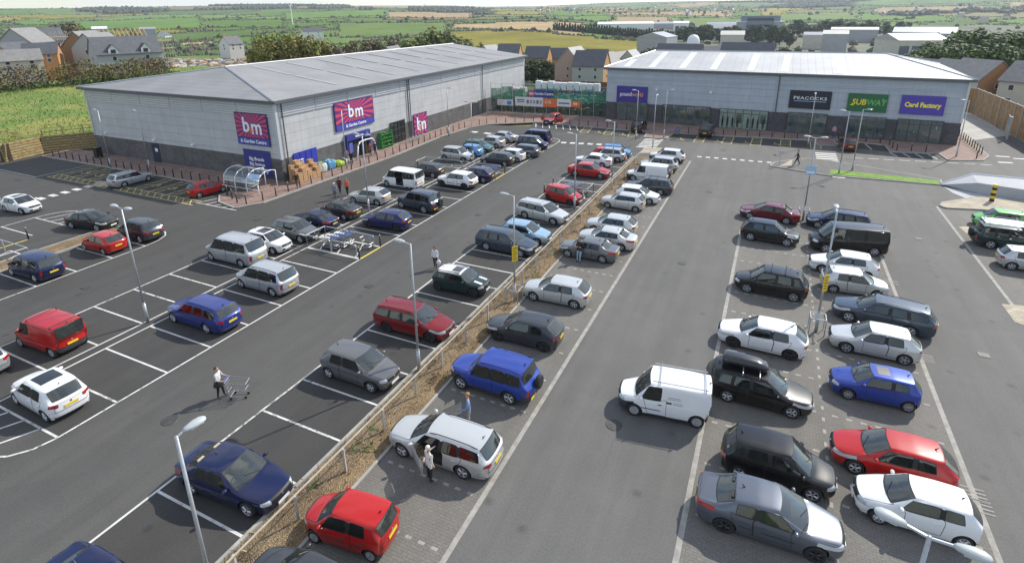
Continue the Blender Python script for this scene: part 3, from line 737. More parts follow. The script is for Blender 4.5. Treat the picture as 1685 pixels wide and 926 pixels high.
for (px, py) in ((1600, 815), (1610, 835), (1520, 590), (1465, 465)):      # rumble bars beside the aisle line
    g = G(px, py)
    for i in range(4): pl2.strip((g.x - .3, g.y + .4 - i * .2), (g.x + .45, g.y + .4 - i * .2), .07, Z2)
# front bays of the shops
Yd0, Yd1 = 78.0, 82.6
for i in range(7):
    x = -33.2 + i * 1.15; wl.strip((x, 79.6), (x - 1.2, 82.5), .14, Z2)
a = MB(); a.poly([(-34, 78.6), (-16.5, 77.6), (-16.5, 81.8), (-35, 83)], .006); a.poly([(-12.4, 77.8), (5.6, 80.4), (5.6, 84.9), (-12.4, 82.6)], .006); a.poly([(9.2, 82.5), (14, 81.5), (14, 85.2), (8.4, 86.4)], .006); a.poly([(14.2, 78.9), (19.2, 79.6), (19, 82.3), (14.2, 81.3)], .006)
struct('front_parking_bays', a, M_ASPHD)
def hatchbay(x0, x1, y0, y1, sk, n=4, rails=True):
    for i in range(n + 1):
        y = y0 + (y1 - y0) * i / n; yl.strip((x0 + sk * (y - y0), y), (x1 + sk * (y - y0), y + .15), .15, Z2)
    yl.strip((x0, y0), (x0 + sk * (y1 - y0), y1), .11, Z2 + .004); yl.strip((x1, y0), (x1 + sk * (y1 - y0), y1), .11, Z2 + .004)
for i in range(4): hatchbay(-25.6 + i * 3.65, -24.4 + i * 3.65, 78.4 - i * .15, 82.4 - i * .15, -.12)
for i in range(5): hatchbay(-9.2 + i * 3.6, -8.0 + i * 3.6, 78.3 + i * .5, 82.6 + i * .5, .02)
def wheelchair(x, y, s=1.0, rz=0):
    """painted accessible-bay symbol"""
    P = lambda a, b: (x + (a * cos(rz) - b * sin(rz)) * s, y + (a * sin(rz) + b * cos(rz)) * s)
    for i in range(8):
        t0, t1 = radians(200 + i * 32), radians(200 + (i + 1) * 32)
        yl.strip(P(cos(t0) * .45, sin(t0) * .45), P(cos(t1) * .45, sin(t1) * .45), .1 * s, Z2)
    yl.strip(P(-.1, 1.0), P(-.05, .1), .12 * s, Z2); yl.strip(P(-.05, .15), P(.45, .15), .11 * s, Z2); yl.strip(P(.45, .15), P(.65, -.35), .11 * s, Z2)
    yl.strip(P(-.2, 1.2), P(0, 1.2), .2 * s, Z2)
for x, y in ((-23.0, 79.2), (-19.3, 79.0), (-6.2, 79.6), (1.0, 80.8), (-2.6, 80.2), (-11, 79)): wheelchair(x, y, .9)
for i in range(5):
    x = 9.4 + i * 2.4
    if i < 2: wl.strip((x + .4, 82.2), (x, 85.6), .13, Z2)
for i in range(4): wl.strip((14.5 + i * 1.35, 79.2 + i * .12), (14.0 + i * 1.35, 81.4 + i * .2), .13, Z2)
# yellow hatched accessible bays by the left store
for k in range(9):
    x = -74.0 + k * 2.75
    if 3.4 < k < 4.6: continue
    yl.strip((x, 32.5), (x, 37.2), .11, Z2); yl.strip((x + 1.1, 33.4), (x + 1.1, 37.2), .11, Z2)
    for i in range(4): yl.strip((x, 33.6 + i * 1.0), (x + 1.1, 34.5 + i * 1.0), .10, Z2 + .004)
for s, e in ((-74.2, -63.2), (-61.8, -49.2)):
    n = int((e - s) / 1.1)
    for i in range(n):
        x = s + i * 1.1; yl.strip((x, 32.4), (x + 1.1, 33.4), .10, Z2 + .004); yl.strip((x + 1.1, 32.4), (x, 33.4), .10, Z2 + .008)
    yl.strip((s, 32.35), (e, 32.35), .11, Z2); yl.strip((s, 33.45), (e, 33.45), .11, Z2)
for x in (-71.9, -69.2, -59.0, -56.3, -53.2): wheelchair(x, 35.2, .95)
for i in range(5): wl.strip((-49.4 + i * 1.15, 33.0), (-48.6 + i * 1.15, 35.2), LW, Z2)
wl.strip((-49.6, 33.0), (-44.0, 33.0), LW, Z2 + .004); wl.strip((-75.2, 31.7), (-100, 31.9), LW, Z2); wl.strip((-75.2, 37.6), (-75.2, 31.7), LW, Z2)
# trolley bay markings
def bay_cross(x0, x1, y0, y1, n=3):
    wl.strip((x0, y0), (x1, y0), LW, Z2 + .008); wl.strip((x0, y1), (x1, y1), LW, Z2 + .008)
    for i in range(n):
        xa = x0 + (x1 - x0) * (i + .3) / n; wl.strip((xa, y0), (xa + (x1 - x0) * .22, y1), LW, Z2 + .012)
bay_cross(XM1, XMb, bayy(8) + .1, bayy(9) - .05); bay_cross(XR1, XR0, bayy(16), bayy(17)); bay_cross(XM1, XMb, bayy(17), bayy(18)); bay_cross(XL0, XL1 - 9, bayy(3) - .1, bayy(4))
yl2 = MB()
yl2.strip((XM1, bayy(8)), (XM1, bayy(9)), .16, .026); yl2.strip((XM1, bayy(17)), (XM1, bayy(18)), .16, .026); g0, g1 = G(0, 409), G(45, 395); yl2.strip(g0, g1, .16, .03)
struct('rumble_bars', pl2, M_PALE); struct('white_road_marking', wl, M_LINE); struct('yellow_road_marking', yl, M_YEL); struct('yellow_line', yl2, M_YELB)
# raised pavements with kerbs
def raised(name, pts, h, m, kerb=True):
    a = MB(); a.prism(pts, -.02, h); struct(name, a, m)
    if kerb:
        k = MB(); n = len(pts)
        for i in range(n):
            p, q = Vector(pts[i][:2]), Vector(pts[(i + 1) % n][:2]); d = (q - p).normalized(); nr = Vector((d.y, -d.x))
            k.prism([p, q, q + nr * .15, p + nr * .15], -.01, h + .012)
        struct('kerb', k, M_KERB)
PAV_A = [(-86, 37.6), (-49.2, 37.6), (-49.2, 35.4), (-47.5, 34.0), (-44.6, 33.4), (-43.4, 35.5), (-43.1, 45), (-42.8, 56), (-43.4, 68), (-42.8, 75), (-41.2, 78.6), (-38, 80.8), (-34.6, 83.2), (-16.2, 82.2), (-15.9, 78.4), (-13.0, 78.8), (-12.6, 82.8), (5.8, 85.1), (6.2, 82.3), (8.4, 82.8), (8.0, 86.6), (14.1, 85.5), (14.1, 81.6), (19.3, 82.6), (19.6, 79.4), (23.0, 80.6), (24.3, 83.5), (24.4, 89), (24.6, 98), (22.2, 98), (22.2, 89.2), (-25, 91.5), (-46.4, 91.5), (-46.6, 41.4), (-86, 41.4)]
raised('pavement', PAV_A, .11, M_PINK)
a = MB(); a.poly([G(1595, 232), (22.8, 100), (22.8, 125), (31.0, 125), (30.6, 103), G(1668, 222)], .008); struct('concrete_yard', a, mat('concrete_slab', (.40, .39, .36), .85, var=.14, scale=.6))
# pedestrian island with grass verge
isl = [G(1268, 274), G(1276, 268), G(1330, 262), G(1372, 267), G(1546, 297), G(1548, 305), G(1360, 289)]
raised('traffic_island', [tuple(p) for p in reversed(isl)], .11, M_ASPH)
a = MB(); gv = [G(1364, 286, .13), G(1368, 279, .13), G(1545, 297, .13), G(1546, 303, .13)]; a.poly(gv)
M_GRASSV = mat('verge_grass', (.15, .27, .03), .9, var=.3, scale=2.5, bump=.6, bscale=25); struct('grass_verge', a, M_GRASSV)
a = MB(); a.poly([G(1281, 274, .125), G(1300, 264, .125), G(1304, 263, .125), G(1303, 272, .125)]); struct('tactile_paving', a, M_BUFF)
a = MB(); a.poly([G(1052, 252, .012), G(1060, 243, .012), G(1090, 243, .012), G(1083, 252, .012)]); a.poly([G(150, 306, .016), G(163, 297, .016), G(190, 301, .016), G(178, 307, .016)]); struct('tactile_paving', a, M_BUFF)
# island at the right edge with buff blocks
isl2 = [G(1552, 335), G(1549, 340), G(1556, 343), (18.2, 60.0), (26, 60.2), (26, 66), G(1672, 333), G(1610, 326)]
raised('paved_island', [tuple(p) for p in isl2], .12, M_BUFF)
a = MB(); a.poly([G(1578, 373), G(1610, 373), G(1628, 388), G(1595, 388)], .01); a.poly([G(1648, 500), G(1685, 503), G(1700, 540), G(1670, 530)], .01); struct('buff_block_patch', a, M_BUFF)
# planting strip
def soil(name):
    m, nt, b = new_mat(name); L = nt.links; tc = _n(nt, 'ShaderNodeTexCoord'); P = tc.outputs['Object']
    n1 = noise_tex(nt, P, .9, 6); n2 = noise_tex(nt, P, 9, 4, .75); r = ramp2(nt, n1.outputs[0], (.205, .145, .08), (.32, .24, .14), .38, .62)
    vo = _n(nt, 'ShaderNodeTexVoronoi'); vo.inputs['Scale'].default_value = 24; L.new(P, vo.inputs['Vector'])
    r2 = ramp2(nt, vo.outputs['Color'], (.5, .45, .4), (1.4, 1.35, 1.3), .1, .95); mx = mixc(nt, .7, r.outputs[0], r2.outputs[0], 'MULTIPLY'); L.new(mx.outputs[2], b.inputs['Base Color'])
    r3 = ramp2(nt, n2.outputs[0], (.7, .7, .7), (1.2, 1.2, 1.2), .3, .7); mx2 = mixc(nt, 1, mx.outputs[2], r3.outputs[0], 'MULTIPLY'); L.new(mx2.outputs[2], b.inputs['Base Color'])
    bp = _n(nt, 'ShaderNodeBump'); bp.inputs['Strength'].default_value = .9; bp.inputs['Distance'].default_value = .05; L.new(vo.outputs['Distance'], bp.inputs['Height']); L.new(bp.outputs[0], b.inputs['Normal'])
    b.inputs['Roughness'].default_value = .95; return m
M_SOIL = soil('bark_and_gravel')
rnd = random.Random(3)
a = MB(); nx, ny = 8, 300
for iy in range(ny + 1):
    for ix in range(nx + 1):
        x = -14.68 + 1.9 * ix / nx; y = -10 + 77 * iy / ny
        e = sin(pi * ix / nx); a.v.append((x, y, .03 + .10 * e + .05 * e * noise.noise(Vector((x * 1.7, y * 1.1, 0)))))
for iy in range(ny):
    for ix in range(nx):
        i = iy * (nx + 1) + ix; a.f.append([i, i + 1, i + nx + 2, i + nx + 1]); a.m.append(0)
struct('planting_strip', a, M_SOIL, smooth=True)
k = MB(); k.bx(-14.84, -14.70, -10, 66.8, -.02, .11); k.bx(-12.80, -12.68, -10, 66.8, -.02, .07); k.bx(-14.68, -12.80, 66.62, 66.8, -.02, .10); struct('kerb', k, M_KERB)
# dead grass, weeds and twigs in the strip
a = MB(); mats = [mat('dry_twig', (.13, .085, .045), .9), mat('weed_leaf', (.09, .16, .03), .8), mat('dry_grass', (.36, .27, .14), .9)]
for i in range(1500):
    y = rnd.uniform(2, 66) if rnd.random() < .5 else rnd.uniform(4, 34); x = rnd.uniform(-14.6, -12.95); h = rnd.uniform(.08, .32); mi = rnd.choice((0, 2, 2, 0, 2))
    q = Vector((x + rnd.uniform(-.25, .25), y + rnd.uniform(-.25, .25), .08 + h)); p0 = Vector((x, y, .04)); s = Vector((rnd.uniform(-.04, .04), rnd.uniform(-.04, .04), 0))
    a.add([p0 - s, p0 + s, q], [(0, 1, 2)], mi)
for i in range(46):
    y = rnd.uniform(3, 66); x = rnd.uniform(-14.5, -13.1); mi = 1 if rnd.random() < .45 else 0
    for j in range(26):
        p0 = Vector((x + rnd.gauss(0, .14), y + rnd.gauss(0, .16), .06 + abs(rnd.gauss(0, .16)))); u = Vector((rnd.uniform(-1, 1), rnd.uniform(-1, 1), rnd.uniform(-.5, .8))).normalized() * .07; v = Vector((rnd.uniform(-1, 1), rnd.uniform(-1, 1), rnd.uniform(-.5, .8))).normalized() * .05
        a.add([p0 - u, p0 - v, p0 + u, p0 + v], [(0, 1, 2, 3)], mi)
o = a.build('dead_ground_cover', mats, fix=False); tag(o, 'dry brown weeds and twigs in the planting strip between the lots', 'ground cover', kind='stuff')
# smaller planting strip in the left rows
a = MB(); a.bx(-50.4, -48.5, 14.5, 25.5, -.02, .09); struct('planting_strip', a, M_SOIL)
k = MB(); k.bx(-48.5, -48.3, 6, 25.5, -.02, .14); k.bx(-50.55, -50.4, 14.5, 25.5, -.02, .12); struct('kerb', k, M_KERB)

# gullies and manhole covers
M_IRON = mat('cast_iron', (.075, .073, .07), .6, metal=.4, var=.3, scale=9)
gl_ = MB().bx(-.25, .25, -.22, .22, .0, .016).mesh('grate', [M_IRON]); mh_ = MB().lathe([(.001, .016), (.34, .016), (.36, .0)], n=20).mesh('cover', [M_IRON])
for i, (x, y) in enumerate(((-22.8, 12), (-22.9, 26), (-22.7, 41), (-22.8, 56), (-40.3, 18), (-40.2, 32), (-4.6, 20), (-4.5, 38), (-4.6, 56), (11.4, 16), (11.5, 33), (11.6, 50), (-30, 75.5), (-5, 74.8), (9, 75.6))):
    o = mobj('drain_grate' if i % 3 else 'manhole_cover', gl_ if i % 3 else mh_); o.location = (x, y, .006); tag(o, 'square iron drain grate set flush in the tarmac' if i % 3 else 'round iron manhole cover set flush in the tarmac', 'drain' if i % 3 else 'manhole', 'drain grates in the aisles' if i % 3 else 'manhole covers in the aisles')
# ------------------------------------------------------------------ the two retail buildings, their fronts and signs
def cladding(name, col, panel=(5.4, 1.02), rough=.5, metal=.0):
    m, nt, b = new_mat(name); L = nt.links; tc = _n(nt, 'ShaderNodeTexCoord'); sp = _n(nt, 'ShaderNodeSeparateXYZ'); L.new(tc.outputs['Object'], sp.inputs[0])
    ad = _n(nt, 'ShaderNodeMath', operation='ADD'); L.new(sp.outputs['X'], ad.inputs[0]); L.new(sp.outputs['Y'], ad.inputs[1])
    cb = _n(nt, 'ShaderNodeCombineXYZ'); L.new(ad.outputs[0], cb.inputs[0]); L.new(sp.outputs['Z'], cb.inputs[1])
    br = _n(nt, 'ShaderNodeTexBrick'); br.offset = 0; br.inputs['Scale'].default_value = 1; br.inputs['Brick Width'].default_value = panel[0]; br.inputs['Row Height'].default_value = panel[1]; br.inputs['Mortar Size'].default_value = .022
    br.inputs['Color1'].default_value = (1, 1, 1, 1); br.inputs['Color2'].default_value = (.95, .95, .96, 1); br.inputs['Mortar'].default_value = (.87, .87, .88, 1); L.new(cb.outputs[0], br.inputs['Vector'])
    n = noise_tex(nt, tc.outputs['Object'], .6, 5); r = ramp2(nt, n.outputs[0], (.93, .93, .93), (1.04, 1.04, 1.04), .35, .65)
    st = _n(nt, 'ShaderNodeMapping'); st.inputs['Scale'].default_value = (3, 3, .15); L.new(tc.outputs['Object'], st.inputs[0]); n2 = noise_tex(nt, st.outputs[0], 1.2, 4); r2 = ramp2(nt, n2.outputs[0], (.94, .935, .92), (1.02, 1.02, 1.02), .36, .6)
    mx = mixc(nt, 1, br.outputs[0], col, 'MULTIPLY'); mx = mixc(nt, 1, mx.outputs[2], r.outputs[0], 'MULTIPLY'); mx = mixc(nt, 1, mx.outputs[2], r2.outputs[0], 'MULTIPLY')
    L.new(mx.outputs[2], b.inputs['Base Color']); b.inputs['Roughness'].default_value = rough; b.inputs['Metallic'].default_value = metal
    bp = _n(nt, 'ShaderNodeBump'); bp.invert = True; bp.inputs['Distance'].default_value = .02; L.new(br.outputs['Fac'], bp.inputs['Height']); L.new(bp.outputs[0], b.inputs['Normal'])
    return m
M_CLAD = cladding('grey_cladding', (.52, .525, .53)); M_CLADB = cladding('blue_grey_cladding', (.43, .475, .53))
def blockwork(name, col):
    m, nt, b = new_mat(name); L = nt.links; tc = _n(nt, 'ShaderNodeTexCoord'); sp = _n(nt, 'ShaderNodeSeparateXYZ'); L.new(tc.outputs['Object'], sp.inputs[0])
    ad = _n(nt, 'ShaderNodeMath', operation='ADD'); L.new(sp.outputs['X'], ad.inputs[0]); L.new(sp.outputs['Y'], ad.inputs[1]); cb = _n(nt, 'ShaderNodeCombineXYZ'); L.new(ad.outputs[0], cb.inputs[0]); L.new(sp.outputs['Z'], cb.inputs[1])
    br = _n(nt, 'ShaderNodeTexBrick'); br.inputs['Scale'].default_value = 1; br.inputs['Brick Width'].default_value = .44; br.inputs['Row Height'].default_value = .16; br.inputs['Mortar Size'].default_value = .012
    br.inputs['Color1'].default_value = (*(x * 1.2 for x in col), 1); br.inputs['Color2'].default_value = (*(x * .78 for x in col), 1); br.inputs['Mortar'].default_value = (*(x * 1.5 for x in col), 1); L.new(cb.outputs[0], br.inputs['Vector'])
    n = noise_tex(nt, tc.outputs['Object'], .8, 5); r = ramp2(nt, n.outputs[0], (.8, .8, .8), (1.15, 1.15, 1.15), .35, .65); mx = mixc(nt, 1, br.outputs[0], r.outputs[0], 'MULTIPLY'); L.new(mx.outputs[2], b.inputs['Base Color']); b.inputs['Roughness'].default_value = .8
    return m
M_BLOCK = blockwork('dark_grey_brick', (.105, .10, .098)); M_BLOCKD = blockwork('charcoal_brick', (.075, .07, .078))
def roofing(name, col, axis, pitch=1.0, rough=.38, metal=.75):
    m, nt, b = new_mat(name); L = nt.links; tc = _n(nt, 'ShaderNodeTexCoord'); sp = _n(nt, 'ShaderNodeSeparateXYZ'); L.new(tc.outputs['Object'], sp.inputs[0])
    mu = _n(nt, 'ShaderNodeMath', operation='MULTIPLY'); mu.inputs[1].default_value = 1 / pitch; L.new(sp.outputs[axis], mu.inputs[0])
    fr = _n(nt, 'ShaderNodeMath', operation='FRACT'); L.new(mu.outputs[0], fr.inputs[0]); r = ramp2(nt, fr.outputs[0], (.78, .78, .79), (1, 1, 1), .02, .12)
    n = noise_tex(nt, tc.outputs['Object'], .25, 6); r2 = ramp2(nt, n.outputs[0], (.9, .9, .9), (1.06, 1.06, 1.06), .38, .62)
    mx = mixc(nt, 1, r.outputs[0], col, 'MULTIPLY'); mx = mixc(nt, 1, mx.outputs[2], r2.outputs[0], 'MULTIPLY'); L.new(mx.outputs[2], b.inputs['Base Color'])
    b.inputs['Roughness'].default_value = rough; b.inputs['Metallic'].default_value = metal
    bp = _n(nt, 'ShaderNodeBump'); bp.inputs['Distance'].default_value = .04; bp.inputs['Strength'].default_value = .6; L.new(r.outputs[0], bp.inputs['Height']); L.new(bp.outputs[0], b.inputs['Normal'])
    return m
M_ROOFA = roofing('standing_seam_roof', (.27, .272, .275), 'Y', rough=.75, metal=.0); M_ROOFB = roofing('pale_standing_seam_roof', (.46, .465, .47), 'X', rough=.62, metal=.25)
M_RLIGHT = mat('rooflight_panel', (.35, .36, .36), .6); M_RLIGHTB = mat('white_rooflight_panel', (.68, .69, .69), .5)
M_FASCIA = mat('dark_gutter', (.10, .105, .115), .5, var=.1); M_TRIMG = mat('pale_corner_trim', (.58, .60, .62), .4, metal=.3)
M_LOUV = mat('louvre_blade', (.62, .63, .65), .4, metal=.35); M_LOUVB = mat('blue_grey_louvre', (.46, .51, .57), .4, metal=.35)
M_FRAME = mat('dark_window_frame', (.05, .055, .06), .4); M_DARKIN = mat('painted_dark_inside', (.028, .028, .032), .8)  # near-black back colour stands for the shade inside the shop
M_SHOPGL = glass('shopfront_glass', (.62, .68, .69), .05, .02)
M_NAVY = mat('navy_panel', (.035, .04, .23), .45, var=.08); M_WHITE = mat('white_lettering', (.82, .82, .83), .5)
M_GALV = mat('galvanised_steel', (.44, .455, .47), .42, metal=.55, var=.12, scale=6)
class Facade:
    def __init__(s, o, u):
        s.o = Vector((o[0], o[1], 0)); s.u = Vector((u[0], u[1], 0)).normalized(); s.n = Vector((s.u.y, -s.u.x, 0)); s.rz = atan2(s.u.y, s.u.x)
    def pix(s, px, py):
        d = ray(px, py); c = Vector((0, 0, CH)); t = (s.o - c).dot(s.n) / d.dot(s.n); p = c + d * t
        return (p - s.o).dot(s.u), p.z
    def at(s, u, z, d=0): return s.o + s.u * u + s.n * d + Vector((0, 0, z))
    def box(s, mb, u0, u1, z0, z1, d0, d1, mi=None):
        R = Matrix.Rotation(s.rz, 3, 'Z')
        return mb.box(s.at((u0 + u1) / 2, (z0 + z1) / 2, (d0 + d1) / 2), (abs(u1 - u0), abs(d1 - d0), abs(z1 - z0)), M=R, mi=mi)
    def rect(s, px0, py0, px1, py1):
        a, b = s.pix(px0, py0), s.pix(px1, py1); return min(a[0], b[0]), max(a[0], b[0]), min(a[1], b[1]), max(a[1], b[1])
FA = Facade((-80.3, 41.5), (1, 0))                    # left store, end wall facing the camera
FB = Facade((-46.8, 41.5), (0, 1))                    # left store, long entrance wall
FC = Facade((-25.0, 90.3), (47.2, -1.8))              # shop terrace front
def letters(parent, fac, u, z, d, txt, size, m, bold=.0, depth=.03, sx=1.0, space=1.0, name='lettering', shear=0, rot=0):
    me = text_mesh(txt, size, depth, bold, space=space, shear=shear); me.materials.append(m)
    o = mobj(name, me, parent); R = Matrix.Rotation(fac.rz, 4, 'Z') @ Matrix.Rotation(pi / 2, 4, 'X') @ Matrix.Rotation(rot, 4, 'Z') @ Matrix.Diagonal((sx, 1, 1, 1))
    o.matrix_basis = Matrix.Translation(fac.at(u, z, d)) @ R; return o
# ---- left store
EV = 8.75; BL = 64.5
st = empty('retail_store', (-63.5, 41.5, 0)); tag(st, 'long grey clad store with dark brick base and low hipped grey roof', 'retail building')
inv = Matrix.Translation((63.5, -41.5, 0))
def place(o):                                            # keep world coordinates under a parent empty
    o.matrix_basis = Matrix.Translation(-Vector(o.parent.location)) @ o.matrix_basis; return o
w = MB(); w.bx(-80.3, -46.8, 41.5, 106, 2.55, EV); place(w.build('wall', M_CLAD, st))
w = MB(); w.bx(-80.36, -46.74, 41.44, 106.06, 0, 2.55); place(w.build('brick_base', M_BLOCK, st))
w = MB(); ez = EV + .12; ov = .55; A = [(-80.3 - ov, 41.5 - ov, ez), (-46.8 + ov, 41.5 - ov, ez), (-46.8 + ov, 106.3, ez), (-80.3 - ov, 106.3, ez)]; R1, R2 = (-63.6, 49.6, 11.1), (-63.6, 106.3, 11.0)
w.add(A + [R1, R2], [(0, 1, 4), (1, 2, 5, 4), (3, 0, 4, 5), (2, 3, 5)]); place(w.build('roof', M_ROOFA, st))
w = MB(); w.tube((-46.8 + ov, 41.5 - ov, ez + .05), (R1[0], R1[1], R1[2] + .05), .08, n=4); w.tube((R1[0], R1[1], R1[2] + .05), (R2[0], R2[1], R2[2] + .05), .08, n=4); w.tube((-80.3 - ov, 41.5 - ov, ez + .05), (R1[0], R1[1], R1[2] + .05), .08, n=4); place(w.build('ridge_capping', M_TRIMG, st))
w = MB(); w.bx(-80.9, -46.2, 40.88, 41.0, EV - .18, EV + .14); w.bx(-46.28, -46.14, 41.0, 106.3, EV - .18, EV + .14); w.bx(-80.9, -80.78, 41.0, 106.3, EV - .18, EV + .14); w.bx(-80.78, -46.28, 41.0, 41.49, EV - .1, EV - .02); w.bx(-46.79, -46.28, 41.5, 106.3, EV - .1, EV - .02); place(w.build('gutter', M_FASCIA, st))
for i in range(9):
    y = 52.5 + i * 5.9
    for (f0, f1) in ((.12, .5), (.55, .93)):
        x0 = -46.25 + (-63.6 + 46.25) * f0; x1 = -46.25 + (-63.6 + 46.25) * f1; z = lambda x: ez + (R1[2] - ez) * ((-46.25 - x) / 17.35) + .03
        w = MB(); w.add([(x0, y, z(x0)), (x1, y, z(x1)), (x1, y + .5, z(x1)), (x0, y + .5, z(x0))], [(0, 1, 2, 3)]); place(w.build('rooflight', M_RLIGHT, st))
w = MB()
for k in range(5):
    z = EV - .42 - k * .27
    for i in range(6): FA.box(w, .15 + i * 5.56, 5.56 + i * 5.56, z - .12, z, .0, .13)
    for i in range(12): FB.box(w, .35 + i * 5.35, 5.55 + i * 5.35, z - .12, z, .0, .13)
place(w.build('louvre_band', M_LOUV, st))
w = MB(); FB.box(w, -.16, .16, 2.56, EV - .2, -.1, .16); place(w.build('corner_trim', M_TRIMG, st)); w = MB(); FA.box(w, -.1, .12, 2.56, EV - .2, -.1, .1); place(w.build('corner_trim', M_TRIMG, st))
for px in ((460, 170), (668, 136), (671, 136), (792, 107)):
    u, z = FB.pix(*px); w = MB(); w.tube(FB.at(u, EV - .2, .16), FB.at(u, .1, .16), .07, n=6); place(w.build('downpipe', M_FASCIA, st))
def part_on(parent, fac, name, rect, d0, d1, m): 
    w = MB(); fac.box(w, *rect, d0, d1); return place(w.build(name, m, parent))
r = FA.rect(250, 238, 268, 269); dr = part_on(st, FA, 'door', (r[0], r[1], .1, 2.5), .02, .1, mat('dark_blue_steel_door', (.02, .03, .055), .45)); part_on(st, FA, 'door_sign', (r[0] + .6, r[0] + 1.1, 1.5, 1.9), .1, .12, M_WHITE)
for px in (176, 255, 317):
    u, z = FA.pix(px, 228); part_on(st, FA, 'wall_light', (u - .2, u + .2, 2.9, 3.1), .0, .3, M_WHITE)
# shutters and windows in the long wall
M_BLUE = mat('blue_roller_shutter', (.03, .045, .36), .45, var=.1)
r = FB.rect(480, 243, 522, 268); sh_ = part_on(st, FB, 'roller_shutter', (r[0], r[1], .12, 2.85), .06, .16, M_BLUE)
for k in range(1, 4): part_on(st, FB, 'shutter_frame', (r[0] + (r[1] - r[0]) * k / 4 - .03, r[0] + (r[1] - r[0]) * k / 4 + .03, .12, 2.85), .165, .19, mat('navy_frame', (.02, .025, .16), .5))
w = MB()
for k in range(4): FB.box(w, r[0] + .1, r[0] + 1.3, 1.9 - k * .28, 2.05 - k * .28, .165, .18)
place(w.build('notice', M_WHITE, st))
def glazed(parent, fac, u0, u1, z0, z1, n, rows=(.78,), name='shop_window', back=M_DARKIN, fm=M_FRAME, depth=.9, gl=None, proud=.02):
    """a glazed front: flat back panel coloured for the light or dark inside, frame bars and glass"""
    w = MB(); fac.box(w, u0, u1, z0, z1, proud, proud + .02); a = place(w.build(name, back, parent))
    w = MB(); t = .07
    for i in range(n + 1):
        u = u0 + (u1 - u0) * i / n; fac.box(w, u - t / 2, u + t / 2, z0, z1, proud + .03, proud + .18)
    for f in (0, 1) + tuple(rows):
        z = z0 + (z1 - z0) * f; fac.box(w, u0 - .04, u1 + .04, z - t / 2, z + t / 2, proud + .032, proud + .178)
    f_ = w.build('window_frame', fm, a); f_.matrix_basis = Matrix.Translation(-Vector(parent.location)) @ Matrix.Translation(-a.matrix_basis.translation) 
    f_.matrix_basis = Matrix.Identity(4)
    w = MB(); fac.box(w, u0, u1, z0, z1, proud + .10, proud + .11); g_ = w.build('pane', gl or M_SHOPGL, a); g_.matrix_basis = Matrix.Identity(4)
    return a
r = FB.rect(641, 201, 666, 226); glazed(st, FB, r[0], r[1], .12, 3.1, 4, (.33, .66))
r = FB.rect(776, 167, 788, 188); part_on(st, FB, 'door', (r[0], r[1], .12, 2.4), .07, .14, M_FRAME)
# entrance portal
r = FB.rect(567, 218, 607, 252); u0, u1 = r[0], r[1]
part_on(st, FB, 'entrance_header', (u0 - .2, u1 + .1, 2.45, 3.25), .02, .45, M_NAVY); part_on(st, FB, 'entrance_dark_sheet', (u0, u1, .12, 2.45), .065, .09, M_DARKIN)  # flat sheet before the wall, the doorway's shade put into its colour
for u in (u0 - .2, u1 - .05): part_on(st, FB, 'entrance_post', (u, u + .15, .12, 2.45), .02, .4, M_NAVY)
glazed(st, FB, u0 + (u1 - u0) * .62, u1 - .15, .12, 2.4, 2, (), name='sliding_door', proud=.1)
o = letters(st, FB, (u0 + u1) / 2, 2.85, .46, 'welcome', .42, M_WHITE, .01); place(o)
part_on(st, FB, 'entrance_notice', (u0 + .1, u0 + .7, 1.0, 2.2), .42, .45, mat('blue_notice', (.10, .13, .50), .5)); part_on(st, FB, 'entrance_notice', (u1 - .75, u1 - .35, 2.4, 3.1), .46, .48, mat('blue_notice', (.1, .13, .5), .5))
arch = MB(); pts = []
for i in range(11):
    t = i / 10; pts.append(FB.at(u0 + .3 + (u1 - u0 - .2) * t, .12 + 2.2 * min(1, (sin(pi * t) * 2.2) ** .5) - .25 * abs(t - .5), 1.3))
arch.path(pts, .09, n=6); o = arch.build('entrance_barrier', mat('white_barrier', (.75, .77, .8), .4), smooth=True); tag(o, 'white arched barrier frame standing at the blue store entrance', 'barrier')
